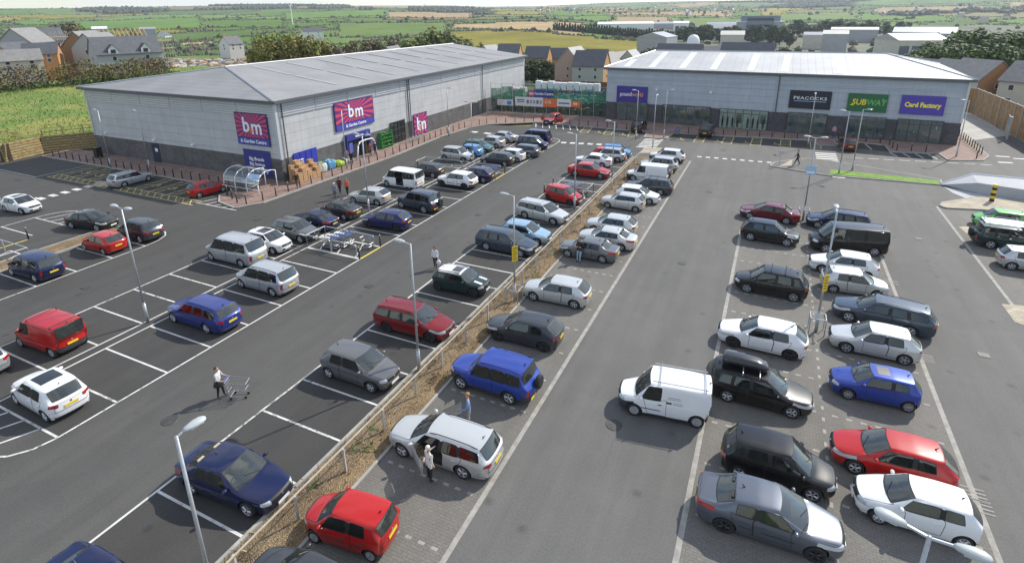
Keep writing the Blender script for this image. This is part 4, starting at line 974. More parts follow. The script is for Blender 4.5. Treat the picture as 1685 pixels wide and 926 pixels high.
# ---- sunburst signs
M_RED = mat('sign_red', (.62, .07, .10), .45); M_PURP = mat('sign_purple', (.13, .025, .20), .45); M_BLUES = mat('sign_blue', (.06, .07, .40), .45); M_SILV = mat('sign_edge', (.03, .035, .16), .5); M_ORG = mat('sign_orange', (.85, .25, .05), .5)
def sunburst(fac, rect, label, letter='b m', strip=True, nray=26, d=.18):
    u0, u1, z0, z1 = rect; W, Hh = u1 - u0, z1 - z0; zs = z0 + (Hh * .22 if strip else 0)
    root = empty('shop_sign', fac.at((u0 + u1) / 2, z0, 0), fac.rz); tag(root, label, 'sign')
    def fin(o): o.matrix_basis = root.matrix_world.inverted() @ o.matrix_basis if False else (Matrix.Translation(root.location) @ Matrix.Rotation(fac.rz, 4, 'Z')).inverted() @ o.matrix_basis; return o
    w = MB(); fac.box(w, u0, u1, z0, z1, .06, d); fin(w.build('sign_case', M_SILV, root))
    w = MB(); cx, cz = (u0 + u1) / 2, (zs + z1) / 2; m = .09
    def edge(a):
        c, s = cos(a), sin(a); k = min((W / 2 - m) / max(abs(c), 1e-6), ((z1 - zs) / 2 - m) / max(abs(s), 1e-6)); return cx + c * k, cz + s * k
    N = nray * 2; cor = sorted([atan2(sz * ((z1 - zs) / 2 - m), su * (W / 2 - m)) % (2 * pi) for su in (-1, 1) for sz in (-1, 1)])
    for i in range(N):
        a0, a1 = 2 * pi * i / N, 2 * pi * (i + 1) / N; al = [a0] + [c for c in cor if a0 < c < a1] + [a1]
        pts = [fac.at(cx, cz, d + .01)] + [fac.at(*edge(a), d + .01) for a in al]; w.add(pts, [tuple(range(len(pts)))], i % 2)
    fin(w.build('sign_face', [M_RED, M_PURP], root, fix=False))
    h = (z1 - zs)
    o1, o2 = (h * .29, h * .27) if W > h * 1.25 else (W * .13, W * .12)
    fin(letters(root, fac, cx - o1, cz, d + .014, 'b', h * .82, M_BLUES, bold=.09 * h * .5, depth=.005, sx=.95)); fin(letters(root, fac, cx + o2, cz - h * .06, d + .014, 'm', h * .82, M_BLUES, bold=.09 * h * .5, depth=.005, sx=.95))
    fin(letters(root, fac, cx - o1, cz, d + .03, 'b', h * .82, M_WHITE, bold=.035 * h * .5, depth=.01, sx=.95)); fin(letters(root, fac, cx + o2, cz - h * .06, d + .03, 'm', h * .82, M_WHITE, bold=.035 * h * .5, depth=.01, sx=.95))
    fin(letters(root, fac, cx - W * .005, cz - h * .17, d + .045, '&', h * .30, M_ORG, bold=.01, depth=.01))
    if strip:
        w = MB(); fac.box(w, u0 + .08, u1 - .08, z0 + .06, zs - .04, d, d + .02); fin(w.build('sign_strip', M_BLUES, root))
        fin(letters(root, fac, cx, (z0 + zs) / 2 + .02, d + .03, '& Garden Centre', Hh * .155, M_WHITE, bold=.012, depth=.008, sx=min(1.0, W / (Hh * .155 * 8.2))))
    return root
u0, u1, _, _ = FA.rect(389, 200, 441, 200); z0 = FA.pix(414, 238)[1]; z1 = FA.pix(414, 186)[1]; sunburst(FA, (u0, u1, z0, z1), 'square red sunburst sign with white letters on the shaded end wall of the grey store')
u0, u1, _, _ = FB.rect(549, 190, 613, 180); z0 = FB.pix(580, 210)[1]; z1 = FB.pix(580, 164)[1]; sunburst(FB, (u0, u1, z0, z1), 'wide red sunburst sign with white letters above the store entrance')
u0, u1, _, _ = FB.rect(680, 205, 702, 200); z0 = FB.pix(690, 221)[1]; z1 = FB.pix(690, 186)[1]; sunburst(FB, (u0, u1, max(.2, z0), z1), 'tall narrow sunburst banner on the brick base beyond the entrance', strip=False, nray=14, d=.12)
u0, u1, _, _ = FA.rect(404, 265, 447, 265); z0 = .4; z1 = FA.pix(425, 247)[1]
root = empty('banner', FA.at((u0 + u1) / 2, z0, 0)); tag(root, 'dark blue banner reading Big Brands Big Savings beside the trolley shelter', 'banner'); 
w = MB(); FA.box(w, u0, u1, z0, z1, .065, .1); place(w.build('banner_sheet', M_NAVY, root))
H_ = z1 - z0; W_ = u1 - u0
for i, t in enumerate(('Big Brands', 'Big Savings')): place(letters(root, FA, (u0 + u1) / 2 - .1, z1 - H_ * (.36 + .2 * i), .11, t, H_ * .185, M_WHITE, bold=.015, depth=.006, sx=1.0))
w = MB()
for i in range(5): 
    uu = u0 + .35 + i * (W_ - .5) / 5; zz = z0 + H_ * .16
    w.add([FA.at(uu, zz + .2, .112), FA.at(uu, zz - .2, .112), FA.at(uu + .3, zz, .112)], [(0, 1, 2)])
place(w.build('arrow_row', M_WHITE, root, fix=False))
# ---- shop terrace
tr = empty('shop_terrace', (-1.4, 89.4, 0), 0); tag(tr, 'low terrace of shops with blue grey cladding and bright metal hipped roof', 'retail building')
LT, DT, EC = 47.23, 23.0, 8.45
w = MB(); FC.box(w, 0, LT, 2.95, EC, -DT, 0); place(w.build('wall', M_CLADB, tr)); w = MB(); FC.box(w, -.06, LT + .06, 0, 2.95, -DT - .05, .06); place(w.build('brick_base', M_BLOCKD, tr))
w = MB(); ez = EC + .1; c = [FC.at(-.45, ez, .5), FC.at(LT + .45, ez, .5), FC.at(LT + .45, ez, -DT - .4), FC.at(-.45, ez, -DT - .4), FC.at(4.9, 10.55, -11.6), FC.at(LT - 8.2, 10.7, -12.2)]
w.add(c, [(0, 1, 5, 4), (1, 2, 5), (2, 3, 4, 5), (3, 0, 4)]); place(w.build('roof', M_ROOFB, tr))
for u in (2.5, 6.5, 11.2, 15.8, 21, 25.5, 32.5, 37.2, 41.5):
    p = lambda uu, f: FC.at(uu, ez + (10.62 - ez) * f + .03, .5 - 12.4 * f)
    f1 = .9 if 5 < u < LT - 8 else .45
    w = MB(); w.add([p(u, .06), p(u + 1.0, .06), p(u + 1.0, f1), p(u, f1)], [(0, 1, 2, 3)]); place(w.build('rooflight', M_RLIGHTB, tr))
w = MB(); FC.box(w, -.5, LT + .5, EC - .22, EC + .12, .42, .56); FC.box(w, -.56, -.44, EC - .22, EC + .12, -DT - .4, .42); FC.box(w, LT + .44, LT + .56, EC - .22, EC + .12, -DT - .4, .42); FC.box(w, -.44, LT + .44, EC - .12, EC - .03, .01, .42); place(w.build('gutter', M_FASCIA, tr))
w = MB(); w.path([c[1] + Vector((0, 0, .05)), c[5] + Vector((0, 0, .05)), c[4] + Vector((0, 0, .05)), c[0] + Vector((0, 0, .05))], .09, n=4); w.path([c[2] + Vector((0, 0, .05)), c[5] + Vector((0, 0, .05))], .09, n=4); place(w.build('ridge_capping', M_TRIMG, tr))
w = MB()
for z in (7.95, 7.72, 7.2, 6.95): FC.box(w, .2, LT - .2, z - .1, z, 0, .1)
place(w.build('louvre_band', M_LOUVB, tr))
w = MB(); FC.box(w, LT - .15, LT + .1, 2.97, EC - .25, -.1, .1); place(w.build('corner_trim', M_TRIMG, tr))
u, z = FC.pix(1284, 125); w = MB(); w.tube(FC.at(u, EC - .2, .2), FC.at(u, .1, .2), .08, n=6); place(w.build('downpipe', M_FASCIA, tr))
fronts = ((1017, 1065, 3), (1092, 1168, 6), (1185, 1262, 6), (1296, 1358, 4), (1394, 1454, 4), (1475, 1548, 4))
M_SHOPL = mat('glowing_shop_back', (.5, .52, .52), .8, var=.25, scale=1.2); _b = M_SHOPL.node_tree.nodes['Principled BSDF']; _b.inputs['Emission Color'].default_value = (.8, .95, .9, 1); _b.inputs['Emission Strength'].default_value = .16  # back panel itself glows in place of the shop's interior lights
M_SHOPM = mat('faint_glow_shop_back', (.24, .25, .26), .8, var=.7, scale=.9); _b = M_SHOPM.node_tree.nodes['Principled BSDF']; _b.inputs['Emission Color'].default_value = (.85, .92, 1, 1); _b.inputs['Emission Strength'].default_value = .05  # weaker glow of the panel stands for lights in the other shops
for i, (a_, b_, n) in enumerate(fronts):
    py = 190 + (a_ - 1017) * .07; u0, u1 = FC.pix(a_ - 2, py)[0], FC.pix(b_, py)[0]
    g_ = glazed(tr, FC, u0, u1, .12, 3.1 if i != 2 else 3.0, n, (.8,), back=M_SHOPL if i == 2 else M_SHOPM, proud=.07)
    rr = random.Random(i); w = MB()
    for k in range(n):
        if rr.random() < (.8 if i in (1,) else .5):
            uu = u0 + (u1 - u0) * (k + .5) / n; FC.box(w, uu - .4, uu + .4, .9 + rr.random() * .3, 2.3, .105, .112, mi=rr.randrange(3))
    if w.v:
        o = w.build('window_poster', [mat('poster_cream', (.55, .50, .28), .6), mat('poster_blue', (.2, .36, .50), .6), mat('poster_pale', (.6, .6, .58), .6)], g_); o.matrix_basis = Matrix.Identity(4)
    if i == 2:
        w = MB(); cs = [(.4, .04, .05), (.03, .03, .05), (.05, .06, .12), (.35, .33, .3)]
        for k in range(9):
            uu = u0 + .5 + (u1 - u0 - 1) * k / 8; 
            if k == 4: continue
            mi = k % 4; w.blob(FC.at(uu, 1.55, .11), .3, rr, 1, .05, (.5, .1, 1), mi); w.tube(FC.at(uu - .08, .3, .11), FC.at(uu - .06, 1.35, .11), .06, .08, n=5, mi=1); w.tube(FC.at(uu + .08, .3, .11), FC.at(uu + .06, 1.35, .11), .06, .08, n=5, mi=1); w.blob(FC.at(uu, 2.0, .11), .11, rr, 1, .02, (1, .8, 1.2), 3)
        o = w.build('mannequin_display', [mat('display_%d' % j, c_, .8) for j, c_ in enumerate(cs)], g_); o.matrix_basis = Matrix.Identity(4)
def flat_sign(fac, p0, p1, label, face, name='shop_sign'):
    r = fac.rect(*p0, *p1); root = empty(name, fac.at((r[0] + r[1]) / 2, r[2], 0), 0); tag(root, label, 'sign')
    w = MB(); fac.box(w, *r, .1, .22); place(w.build('sign_panel', face, root)); return root, r
def add_l(root, fac, r, fu, fz, txt, fs, m, **k): return place(letters(root, fac, r[0] + (r[1] - r[0]) * fu, r[2] + (r[3] - r[2]) * fz, .235, txt, (r[3] - r[2]) * fs, m, depth=.012, **k))
sg, r = flat_sign(FC, (1016, 141), (1065, 170), 'deep purple shop sign with white and orange lettering at the left end of the terrace', mat('sign_indigo', (.05, .03, .25), .4))
add_l(sg, FC, r, .305, .5, 'pound', .36, M_WHITE, bold=.012, sx=.82); add_l(sg, FC, r, .685, .5, 'world', .36, mat('sign_peach', (.85, .34, .12), .5), bold=.012, sx=.82)
sg, r = flat_sign(FC, (1301, 148), (1365, 181), 'black shop sign with wide white capitals and a blue underline', mat('sign_black', (.014, .015, .03), .4))
add_l(sg, FC, r, .5, .58, 'PEACOCKS', .235, M_WHITE, bold=.006, sx=1.3, space=1.12)
w = MB(); FC.box(w, r[0] + .6, r[1] - .6, r[2] + (r[3] - r[2]) * .40, r[2] + (r[3] - r[2]) * .43, .225, .24); place(w.build('underline', mat('underline_blue', (.35, .5, .8), .5), sg))
sg, r = flat_sign(FC, (1397, 153), (1457, 186), 'green shop sign with yellow and pale green capitals', mat('sign_green', (.02, .13, .05), .4))
add_l(sg, FC, r, .29, .52, 'SUB', .44, mat('sign_yellow', (.85, .68, .02), .5), bold=.025, sx=.9, shear=.12); add_l(sg, FC, r, .72, .52, 'WAY', .44, mat('sign_lime', (.14, .46, .10), .5), bold=.02, sx=.9, shear=.12)
w = MB(); y = mat('sign_yellow', (.85, .68, .02), .5)
zc = r[2] + (r[3] - r[2]) * .36; w.add([FC.at(r[0] + .25, zc, .24), FC.at(r[0] + .75, zc + .18, .24), FC.at(r[0] + .75, zc - .1, .24)], [(0, 1, 2)]); place(w.build('arrow_tip', y, sg, fix=False))
w = MB(); zc = r[2] + (r[3] - r[2]) * .7; w.add([FC.at(r[1] - .2, zc, .24), FC.at(r[1] - .65, zc + .16, .24), FC.at(r[1] - .65, zc - .1, .24)], [(0, 1, 2)]); place(w.build('arrow_tip', mat('sign_lime', (.14, .46, .1), .5), sg, fix=False))
sg, r = flat_sign(FC, (1485, 156), (1551, 191), 'bright violet shop sign with chunky yellow lettering at the right end of the terrace', mat('sign_violet', (.08, .05, .36), .4))
add_l(sg, FC, r, .5, .5, 'Card Factory', .33, mat('sign_lemon', (.9, .80, .05), .5), bold=.04, sx=.88)
for px in (1080, 1169):
    u, z = FC.pix(px, 161); part_on(tr, FC, 'wall_light', (u - .15, u + .15, 5.2, 5.5), 0, .35, M_WHITE)
# ------------------------------------------------------------------ every parked car, placed by where its near-side wheels touch the ground
P_ = dict(
 navy=paint('navy_paint', (.007, .013, .062), .2), red=paint('red_paint', (.44, .010, .009)), dred=paint('dark_red_paint', (.20, .008, .011), .15), silver=paint('silver_paint', (.52, .54, .56), .55, .34),
 white=paint('white_paint', (.78, .79, .80)), black=paint('black_paint', (.006, .006, .007)), blue=paint('mid_blue_paint', (.018, .036, .215), .25), cobalt=paint('cobalt_paint', (.026, .06, .33), .25),
 grey=paint('mid_grey_paint', (.15, .153, .158), .4), dgrey=paint('dark_grey_paint', (.05, .055, .063), .4), bgrey=paint('blue_grey_paint', (.055, .075, .105), .4), green=paint('dark_green_paint', (.010, .035, .035), .2),
 lblue=paint('pale_blue_paint', (.30, .46, .62), .35), sky=paint('sky_blue_paint', (.10, .32, .66), .2), lime=paint('lime_green_paint', (.10, .45, .06)), teal=paint('teal_green_paint', (.05, .16, .15), .3),
 indigo=paint('indigo_paint', (.013, .015, .10), .25), champ=paint('pale_silver_paint', (.60, .61, .60), .5, .36), brown=paint('brown_grey_paint', (.06, .055, .055), .4), maroon=paint('maroon_paint', (.13, .007, .015), .15), steel=paint('steel_blue_grey_paint', (.12, .135, .165), .5))
def wheels_spec(kind, f, r):
    F, R = G(*f), G(*r); c = TYPES[kind]; d = (F - R); hd = atan2(d.y, d.x); n = Vector((-d.y, d.x, 0)).normalized(); mid = (F + R) / 2
    if n.dot(mid) < 0: n = -n
    sx = d.length / c['wb']; sx = max(.93, min(1.07, sx)); return mid + n * (c['W'] / 2 - .03), hd, sx
def wheel_spec(kind, which, px, py, hd):
    c = TYPES[kind]; p = G(px, py); d = Vector((cos(hd), sin(hd), 0)); n = Vector((-d.y, d.x, 0))
    if n.dot(p) < 0: n = -n
    return p + d * (c['wb'] / 2) * (-1 if which == 'f' else 1) + n * (c['W'] / 2 - .03), hd, 1.0
W_ = 'w'
CARLIST = [
 ('luxsaloon', 'navy', ('w', (408, 851), (316, 813)), 'polished navy saloon with cream leather seats and round headlamps, nose to the planting strip', dict(seat=M_SEATB)),
 ('cityhatch', 'red', ('w', (517, 895), (609, 926)), 'small bright red five door hatchback with a yellow vest on its front seat', dict(rim='cover')),
 ('hatch', 'dgrey', ('c', (-11.1, 8.45), pi), 'dark car cut off at the bottom edge in front of the small red hatchback', {}),
 ('saloon', 'navy', ('c', (-16.75, 5.7), 0), 'blue car at the bottom left corner showing only its roof and bonnet', {}),
 ('estate', 'champ', ('w', (662, 752), (761, 788)), 'silver estate with both front doors open and a woman in white beside it', dict(doors_open=(('doorL', radians(38)), ('doorR', radians(62))), privacy=True)),
 ('offroader', 'cobalt', ('w', (758, 640.5), (837, 666)), 'bright blue off roader with roof rails and a spare wheel on its tailgate', {}),
 ('hatch3', 'dgrey', ('w', (818, 561), (893.5, 579.5)), 'dark grey three door hatchback with dark alloys behind the blue off roader', dict(rim='dark')),
 ('supermini', 'grey', ('w', (610.6, 646), (541.6, 622)), 'mid grey supermini parked nose to the strip with an empty bay in front', {}),
 ('estate', 'dred', ('w', (707, 564), (637, 545.8)), 'dark red estate on black wheels parked beside a lamp post', dict(rim='dark')),
 ('mini', 'green', ('w', (777.5, 490), (720, 477.8)), 'dark green compact hatchback with white roof and white bonnet stripes', dict(whiteroof=True)),
 ('hatch', 'champ', ('w', (877, 495.6), (944, 509)), 'silver hatchback alone in its bay just past the lamp post with the yellow sign', {}),
 ('saloon', 'grey', ('w', (933.5, 423.6), (990.5, 434)), 'grey saloon with a man in jeans leaning against its side', {}),
 ('saloon', 'champ', ('wr', (1021, 414), pi), 'silver white saloon tucked behind the grey saloon with the leaning man', {}),
 ('hatch', 'champ', ('c', (-10.7, 41.9), pi), 'pale silver hatchback second behind the grey saloon with the leaning man', {}),
 ('supermini3', 'champ', ('w', (999.3, 342.6), (1045.3, 350)), 'silver three door hatchback with a dark side rubbing strip', dict(rim='cover')),
 ('hatch', 'white', ('wf', (1067.4, 337.5), 0), 'white hatchback nosing out behind the silver three door hatchback', {}),
 ('estate', 'dgrey', ('wr', (1086, 322), pi), 'dark estate with silver roof bars between the white hatchback and the white van', dict(bars=True)),
 ('van', 'white', ('w', (1037, 297.5), (1091.7, 303.5)), 'white panel van with black bumpers near the far end of the strip', dict(cat='van')),
 ('hatch', 'bgrey', ('c', (-10.9, 59.3), pi), 'blue grey hatchback mostly hidden behind the white van', {}),
 ('suv', 'champ', ('c', (-10.8, 62.0), pi), 'silver car with a dark windscreen third from the crossing', {}),
 ('crossover', 'white', ('wr', (1113, 270), pi), 'white crossover at the far end of the strip nearest the crossing', {}),
 ('estate', 'champ', ('w', (911, 371), (862, 359)), 'pale silver estate with roof rails parked against the fence', {}),
 ('hatch', 'lblue', ('wf', (882.6, 404.5), 0), 'pale blue hatchback between two estates at the fence', {}),
 ('estate', 'bgrey', ('w', (855.7, 423.6), (800, 411.6)), 'dark blue grey estate just behind the lamp post with the yellow sign', {}),
 ('cityhatch', 'red', ('w', (939.3, 339.5), (899, 329)), 'small tall red hatchback with black bumpers beside the trolley bay', dict(rim='dark')),
 ('saloon', 'red', ('w', (987, 295), (946, 290)), 'shiny red saloon on the far side of the trolley bay', {}),
 ('saloon', 'white', ('wr', (990.5, 276.5), pi), 'white coupe saloon facing the aisle between two red cars', {}),
 ('hatch', 'red', ('wf', (1016, 267), 0), 'red hatchback third from the far end of the fence row', {}),
 ('cityhatch', 'sky', ('wf', (1027, 260.5), 0), 'small bright blue hatchback second from the far end of the fence row', {}),
 ('minimpv', 'silver', ('c', (-17.2, 64.4), pi), 'silver people carrier at the far end of the fence row', {}),
 ('minimpv', 'champ', ('w', (762.6, 267.2), (731, 263.3)), 'silver rounded hatchback facing forward by the far trolley bay', dict(rim='cover')),
 ('supermini', 'sky', ('wr', (780.4, 259.5), pi), 'light blue hatchback behind the silver rounded hatchback', {}),
 ('hatch', 'teal', ('wf', (797, 252), 0), 'teal green hatchback facing forward next to the light blue one', {}),
 ('hatch', 'champ', ('wr', (816.7, 244.4), pi), 'pale silver hatchback behind the teal green car', {}),
 ('saloon', 'silver', ('wr', (834, 235.8), pi), 'silver saloon farthest back in the middle double row', {}),
 ('mpv', 'navy', ('wf', (888.7, 247.5), 0), 'dark blue people carrier facing forward at the far end of the middle row', {}),
 ('bigmpv', 'indigo', ('c', (-29.2, 69.6), pi), 'dark van like people carrier last in the middle row', {}),
 ('estate', 'steel', ('wr', (870, 260.2), pi), 'grey silver estate beside the dark blue people carrier', {}),
 ('supermini', 'white', ('wr', (850.5, 267.5), pi), 'white hatchback between the grey silver estate and a dark hatchback', {}),
 ('hatch', 'dgrey', ('w', (797.5, 270.4), (830.2, 274)), 'dark grey wedge shaped hatchback beside the far trolley bay bollards', {}),
 ('crossover', 'white', ('w', (725.7, 307), (766.5, 313)), 'white crossover with dark wheels nearest the far trolley bay', dict(rim='dark')),
 ('hatch', 'navy', ('wr', (795, 301.5), pi), 'navy hatchback tucked behind the white crossover', {}),
 ('hatch', 'dgrey', ('wr', (712, 293.5), pi), 'dark grey hatchback behind the white camper van', {}),
 ('bigvan', 'white', ('w', (697, 327), (674+58, 311.8)), 'white camper van with its sliding side door open', dict(cat='van')),
 ('hatch', 'champ', ('w', (581.5, 334.5), (620.4, 339)), 'silver hatchback beside the lamp post opposite the store corner', {}),
 ('offroader', 'bgrey', ('w', (659.3, 342.6), (698.8, 351.7)), 'dark grey off roader with a spare wheel on the back', {}),
 ('hatch', 'indigo', ('w', (606.5, 375), (652.2, 381.5)), 'deep blue hatchback next to the near trolley bay', dict(rim='dark')),
 ('saloon', 'brown', ('wr', (566, 363), pi), 'brown grey saloon in the middle row behind the navy saloon', {}),
 ('saloon', 'navy', ('wr', (526, 382), pi), 'dark navy saloon with a yellow rear plate behind the near trolley bay', {}),
 ('crossover', 'grey', ('wf', (494, 401), 0), 'grey crossover facing the near trolley bay', {}),
 ('supermini', 'white', ('wf', (448.6, 419), 0), 'white hatchback with black glass roof behind the large silver people carrier', dict(panroof=True)),
 ('bigmpv', 'silver', ('w', (347, 428), (398.6, 440)), 'large silver people carrier with dark windows', dict(cat='people carrier')),
 ('mpv', 'silver', ('w', (397, 473.6), (450.2, 488.4)), 'silver people carrier with roof rails in front of the large silver people carrier', dict(rails=True)),
 ('estate', 'blue', ('w', (286.2, 530.3), (342, 549)), 'mid blue estate with roof rails parked by the tall twin lamp', {}),
 ('van', 'red', ('w', (35, 571), (87, 589)), 'bright red van with roof bars at the left edge', dict(cat='van', bars=True, rearvan=True)),
 ('hatch', 'silver', ('c', (-35.8, 10.3), pi), 'silver car cut off by the left edge below the red van', {}),
 ('supermini', 'white', ('w', (27.5, 664.5), (78, 694.5)), 'white hatchback with dark glass and red tail lamps at the end of the middle row', dict(panroof=True)),
 ('mpv', 'navy', ('w', (20, 453.5), (58.3, 464.8)), 'dark navy people carrier in front of the white trolley rails at the left', {}),
 ('hatch', 'red', ('w', (138.7, 412), (170.1, 420.5)), 'bright red hatchback in the left row beside the small planting strip', {}),
 ('suv', 'dgrey', ('wr', (231, 400.5), pi), 'dark grey sport utility car next to the red hatchback ending the left row', {}),
 ('saloon', 'black', ('w', (160, 381), (118.3, 376.4)), 'black saloon facing forward behind the red hatchback in the left row', {}),
 ('hatch', 'white', ('w', (35, 353.7), (8, 348.8)), 'white hatchback with a glass sunroof at the far left', dict(panroof=True)),
 ('estate', 'silver', ('w', (246, 298), (206.4, 308.3)), 'silver estate parked on the yellow hatched bays by the end wall', {}),
 ('hatch3', 'red', ('w', (368, 316), (330.6, 326)), 'red hatchback next to the clear trolley shelter', {}),
 ('hatch', 'steel', ('c', tuple(G(-26, 336))[:2], 0), 'blue grey car barely showing at the left edge beside the white hatchback', {}),
 ('supermini', 'champ', ('c', (-50.9, 14.2), 0), 'silver car nose at the left edge above the navy people carrier', {}),
 ('saloon', 'maroon', ('w', (1232.8, 361), (1292.6, 369.8)), 'dark red saloon at the far end of the right lot', {}),
 ('crossover', 'black', ('w', (1293.3, 406.5), (1233.5, 396.5)), 'black crossover in front of the dark red saloon', {}),
 ('estate', 'navy', ('wf', (1344.5, 376), pi), 'navy estate behind the black van', {}),
 ('bigvan', 'black', ('w', (1357.3, 416), (1437.8, 422)), 'long black van with tinted windows', dict(cat='van', glassr=True)),
 ('hatch', 'white', ('wf', (1352, 450), pi), 'white hatchback with dark rear windows between black van and small silver hatchback', dict(glassr=True)),
 ('supermini', 'champ', ('w', (1441.3, 492.5), (1370, 483)), 'small silver five door hatchback behind the yellow sign on the lamp post', {}),
 ('minimpv', 'black', ('w', (1226, 481), (1306, 497)), 'black rounded people carrier with two roof bars', dict(bars=True, rim='cover')),
 ('estate', 'bgrey', ('w', (1384.5, 527), (1506.8, 557)), 'dark blue estate with chrome window line and a pale roof shine', {}),
 ('hatch', 'champ', ('w', (1391, 581), (1486.4, 601.5)), 'silver hatchback with dark rubbing strip between dark blue estate and small blue hatchback', dict(rim='cover')),
 ('supermini3', 'cobalt', ('w', (1394, 658), (1493, 679.5)), 'small blue three door hatchback with a black sunroof', dict(rim='cover', sunroof=True)),
 ('hatch', 'white', ('w', (1205.2, 571.5), (1298.2, 593)), 'white hatchback with multi spoke alloys behind the black estate with the roof box', dict(rim='dark')),
 ('estate', 'black', ('w', (1300.8, 689), (1195, 661.4)), 'black estate carrying a roof box', dict(roofbox=True)),
 ('van', 'white', ('w', (1042.5, 684), (1145.3, 704.5)), 'white panel van with a roof rack and small lettering on its side', dict(cat='van', rack=True)),
 ('minimpv', 'black', ('wf', (1334.4, 826), 0), 'black tall hatchback between the roof box estate and the blue grey saloon', {}),
 ('saloon', 'steel', ('w', (1339.6, 925), (1189.6, 876)), 'shiny blue grey saloon at the bottom of the right lot', dict(rim='dark')),
 ('hatch3', 'red', ('wf', (1404.5, 780), pi), 'glossy red three door hatchback behind the near white hatchback', {}),
 ('supermini3', 'white', ('w', (1443.8, 862.5), (1582.6, 905)), 'white three door hatchback below the twin lamp head at the bottom right', {}),
 ('cityhatch', 'lime', ('c', (18.0, 55.6), pi), 'lime green small car at the right edge by the paved island', {}),
 ('van', 'champ', ('c', (17.5, 51.4), 0), 'pale van with a ladder rack at the right edge', dict(cat='van', rack=True)),
 ('offroader', 'green', ('wr', (1628, 410), 0), 'dark green off roader at the right edge with red tail lamp', {}),
 ('supermini', 'silver', ('wr', (1663, 445), 0), 'silver car cut off by the right edge below the dark green off roader', {}),
 ('hatch', 'maroon', ('rear', (1383, 247), (1410, 250), radians(95)), 'dark red hatchback nose in outside the green shop sign', {}),
 ('suv', 'black', ('rear', (1035, 217), (1061, 218), radians(88)), 'black sport utility car outside the purple sign shop', {}),
 ('bigsuv', 'black', ('rear', (1147, 225), (1174, 226), radians(88)), 'large black sport utility car outside the poster window shop', {}),
 ('crossover', 'red', ('front', (893, 205), (913, 205), radians(-97)), 'bright red car with its doors open in front of the garden compound', dict(doors_open=(('doorL', radians(55)), ('doorR', radians(60))))),
]
def car_child(root, name, mb, m, smooth=False):
    o = mb.build(name, m, root, smooth); return o
for kind, pcol, spec, label, opt in CARLIST:
    opt = dict(opt); T_ = TYPES[kind]
    if spec[0] == 'w': loc, hd, sx = wheels_spec(kind, spec[1], spec[2])
    elif spec[0] in ('wf', 'wr'): loc, hd, sx = wheel_spec(kind, spec[0][1], spec[1][0], spec[1][1], spec[2])
    elif spec[0] == 'c': loc, hd, sx = Vector((*spec[1], 0)), spec[2], 1.0
    else:                                                   # seen end-on: both wheels of the near axle
        m = (G(*spec[1]) + G(*spec[2])) / 2; hd = spec[3]; d = Vector((cos(hd), sin(hd), 0)); loc = m + d * T_['wb'] / 2 * (1 if spec[0] == 'rear' else -1); sx = 1.0
    far = hypot(loc.x, loc.y) > 62
    if kind == 'bigvan' and pcol == 'white': loc, hd, sx = wheel_spec(kind, 'r', 674, 312.5, pi)[0], pi, .95
    extra = {k: opt.pop(k) for k in ('bars', 'roofbox', 'rack', 'panroof', 'sunroof', 'whiteroof', 'rearvan', 'privacy', 'rails') if k in opt}
    root, made = make_car('parked_' + ('van' if opt.get('cat') == 'van' else 'car'), kind, tuple(loc), hd, P_[pcol], label, sx=sx, small=far, **opt)
    c = get_car(kind); p = c['p']; hit = c['hit']; W2 = p['W'] / 2
    rz = lambda x, y=0: (hit((x, y, 4), (0, 0, -1)) or Vector((x, y, p['H']))).z
    if 'bars' in extra or 'rack' in extra or 'roofbox' in extra:
        bars = (p['xh'] - .35, p['xr'] + .35 if p['van'] else p['B'] - .45)
        for x in bars:
            y = W2 * (p['tum'] - .06); z = rz(x, y * .9); b = MB(); b.tube((x, -y, z + .10), (x, y, z + .10), .022, n=5)
            for s in (-1, 1): b.tube((x, s * y, z - .03), (x, s * y * .99, z + .20 if 'rack' in extra else z + .1), .02, n=5)
            car_child(root, 'roof_bar', b, M_GALV if 'rack' in extra or 'roofbox' in extra else M_RUB)
        if 'rack' in extra:
            for s in (-1, 1): 
                y = s * W2 * (p['tum'] - .12); car_child(root, 'roof_rack_rail', MB().tube((bars[0] + .3, y, rz(bars[0], y) + .13), (bars[1] - .1, y, rz(bars[1], y) + .13), .02, n=5), M_GALV)
    if 'roofbox' in extra:
        b = MB(); z = p['H'] + .12; x0, x1 = p['xh'] - .0, p['xh'] - 2.05; prof = [(0, .06, .18), (.12, .2, .33), (.5, .33, .40), (1.2, .36, .42), (1.8, .35, .42), (2.0, .3, .36)]
        ring = []
        for t, h, hw in prof:
            ring.append([(x0 - t, .18 + sy * hw * k, z + hz) for sy, k, hz in ((-1, .8, 0), (-1, 1, h * .3), (-1, .85, h * .85), (-1, .4, h), (1, .4, h), (1, .85, h * .85), (1, 1, h * .3), (1, .8, 0))])
        vs = [v for r in ring for v in r]; fs = [(k * 8 + i, k * 8 + (i + 1) % 8, (k + 1) * 8 + (i + 1) % 8, (k + 1) * 8 + i) for k in range(len(prof) - 1) for i in range(8)] + [tuple(range(8)), tuple(range((len(prof) - 1) * 8, len(prof) * 8))]
        b.add(vs, fs)
        bo = b.build('roof_box', paint('roof_box_charcoal', (.03, .032, .036)), None, True); bo.location = loc; bo.rotation_euler = (0, 0, hd); tag(bo, 'charcoal roof box strapped on the black estate', 'roof box')
    def roofpatch(name, x0, x1, yw, m, n=6):
        b = MB(); g = []
        for i in range(n + 1):
            for j in range(5):
                x = x0 + (x1 - x0) * i / n; y = -yw + 2 * yw * j / 4; b.v.append((x, y, rz(x, y) + .006))
        for i in range(n):
            for j in range(4): b.f.append([i * 5 + j, (i + 1) * 5 + j, (i + 1) * 5 + j + 1, i * 5 + j + 1]); b.m.append(0)
        return car_child(root, name, b, m, True)
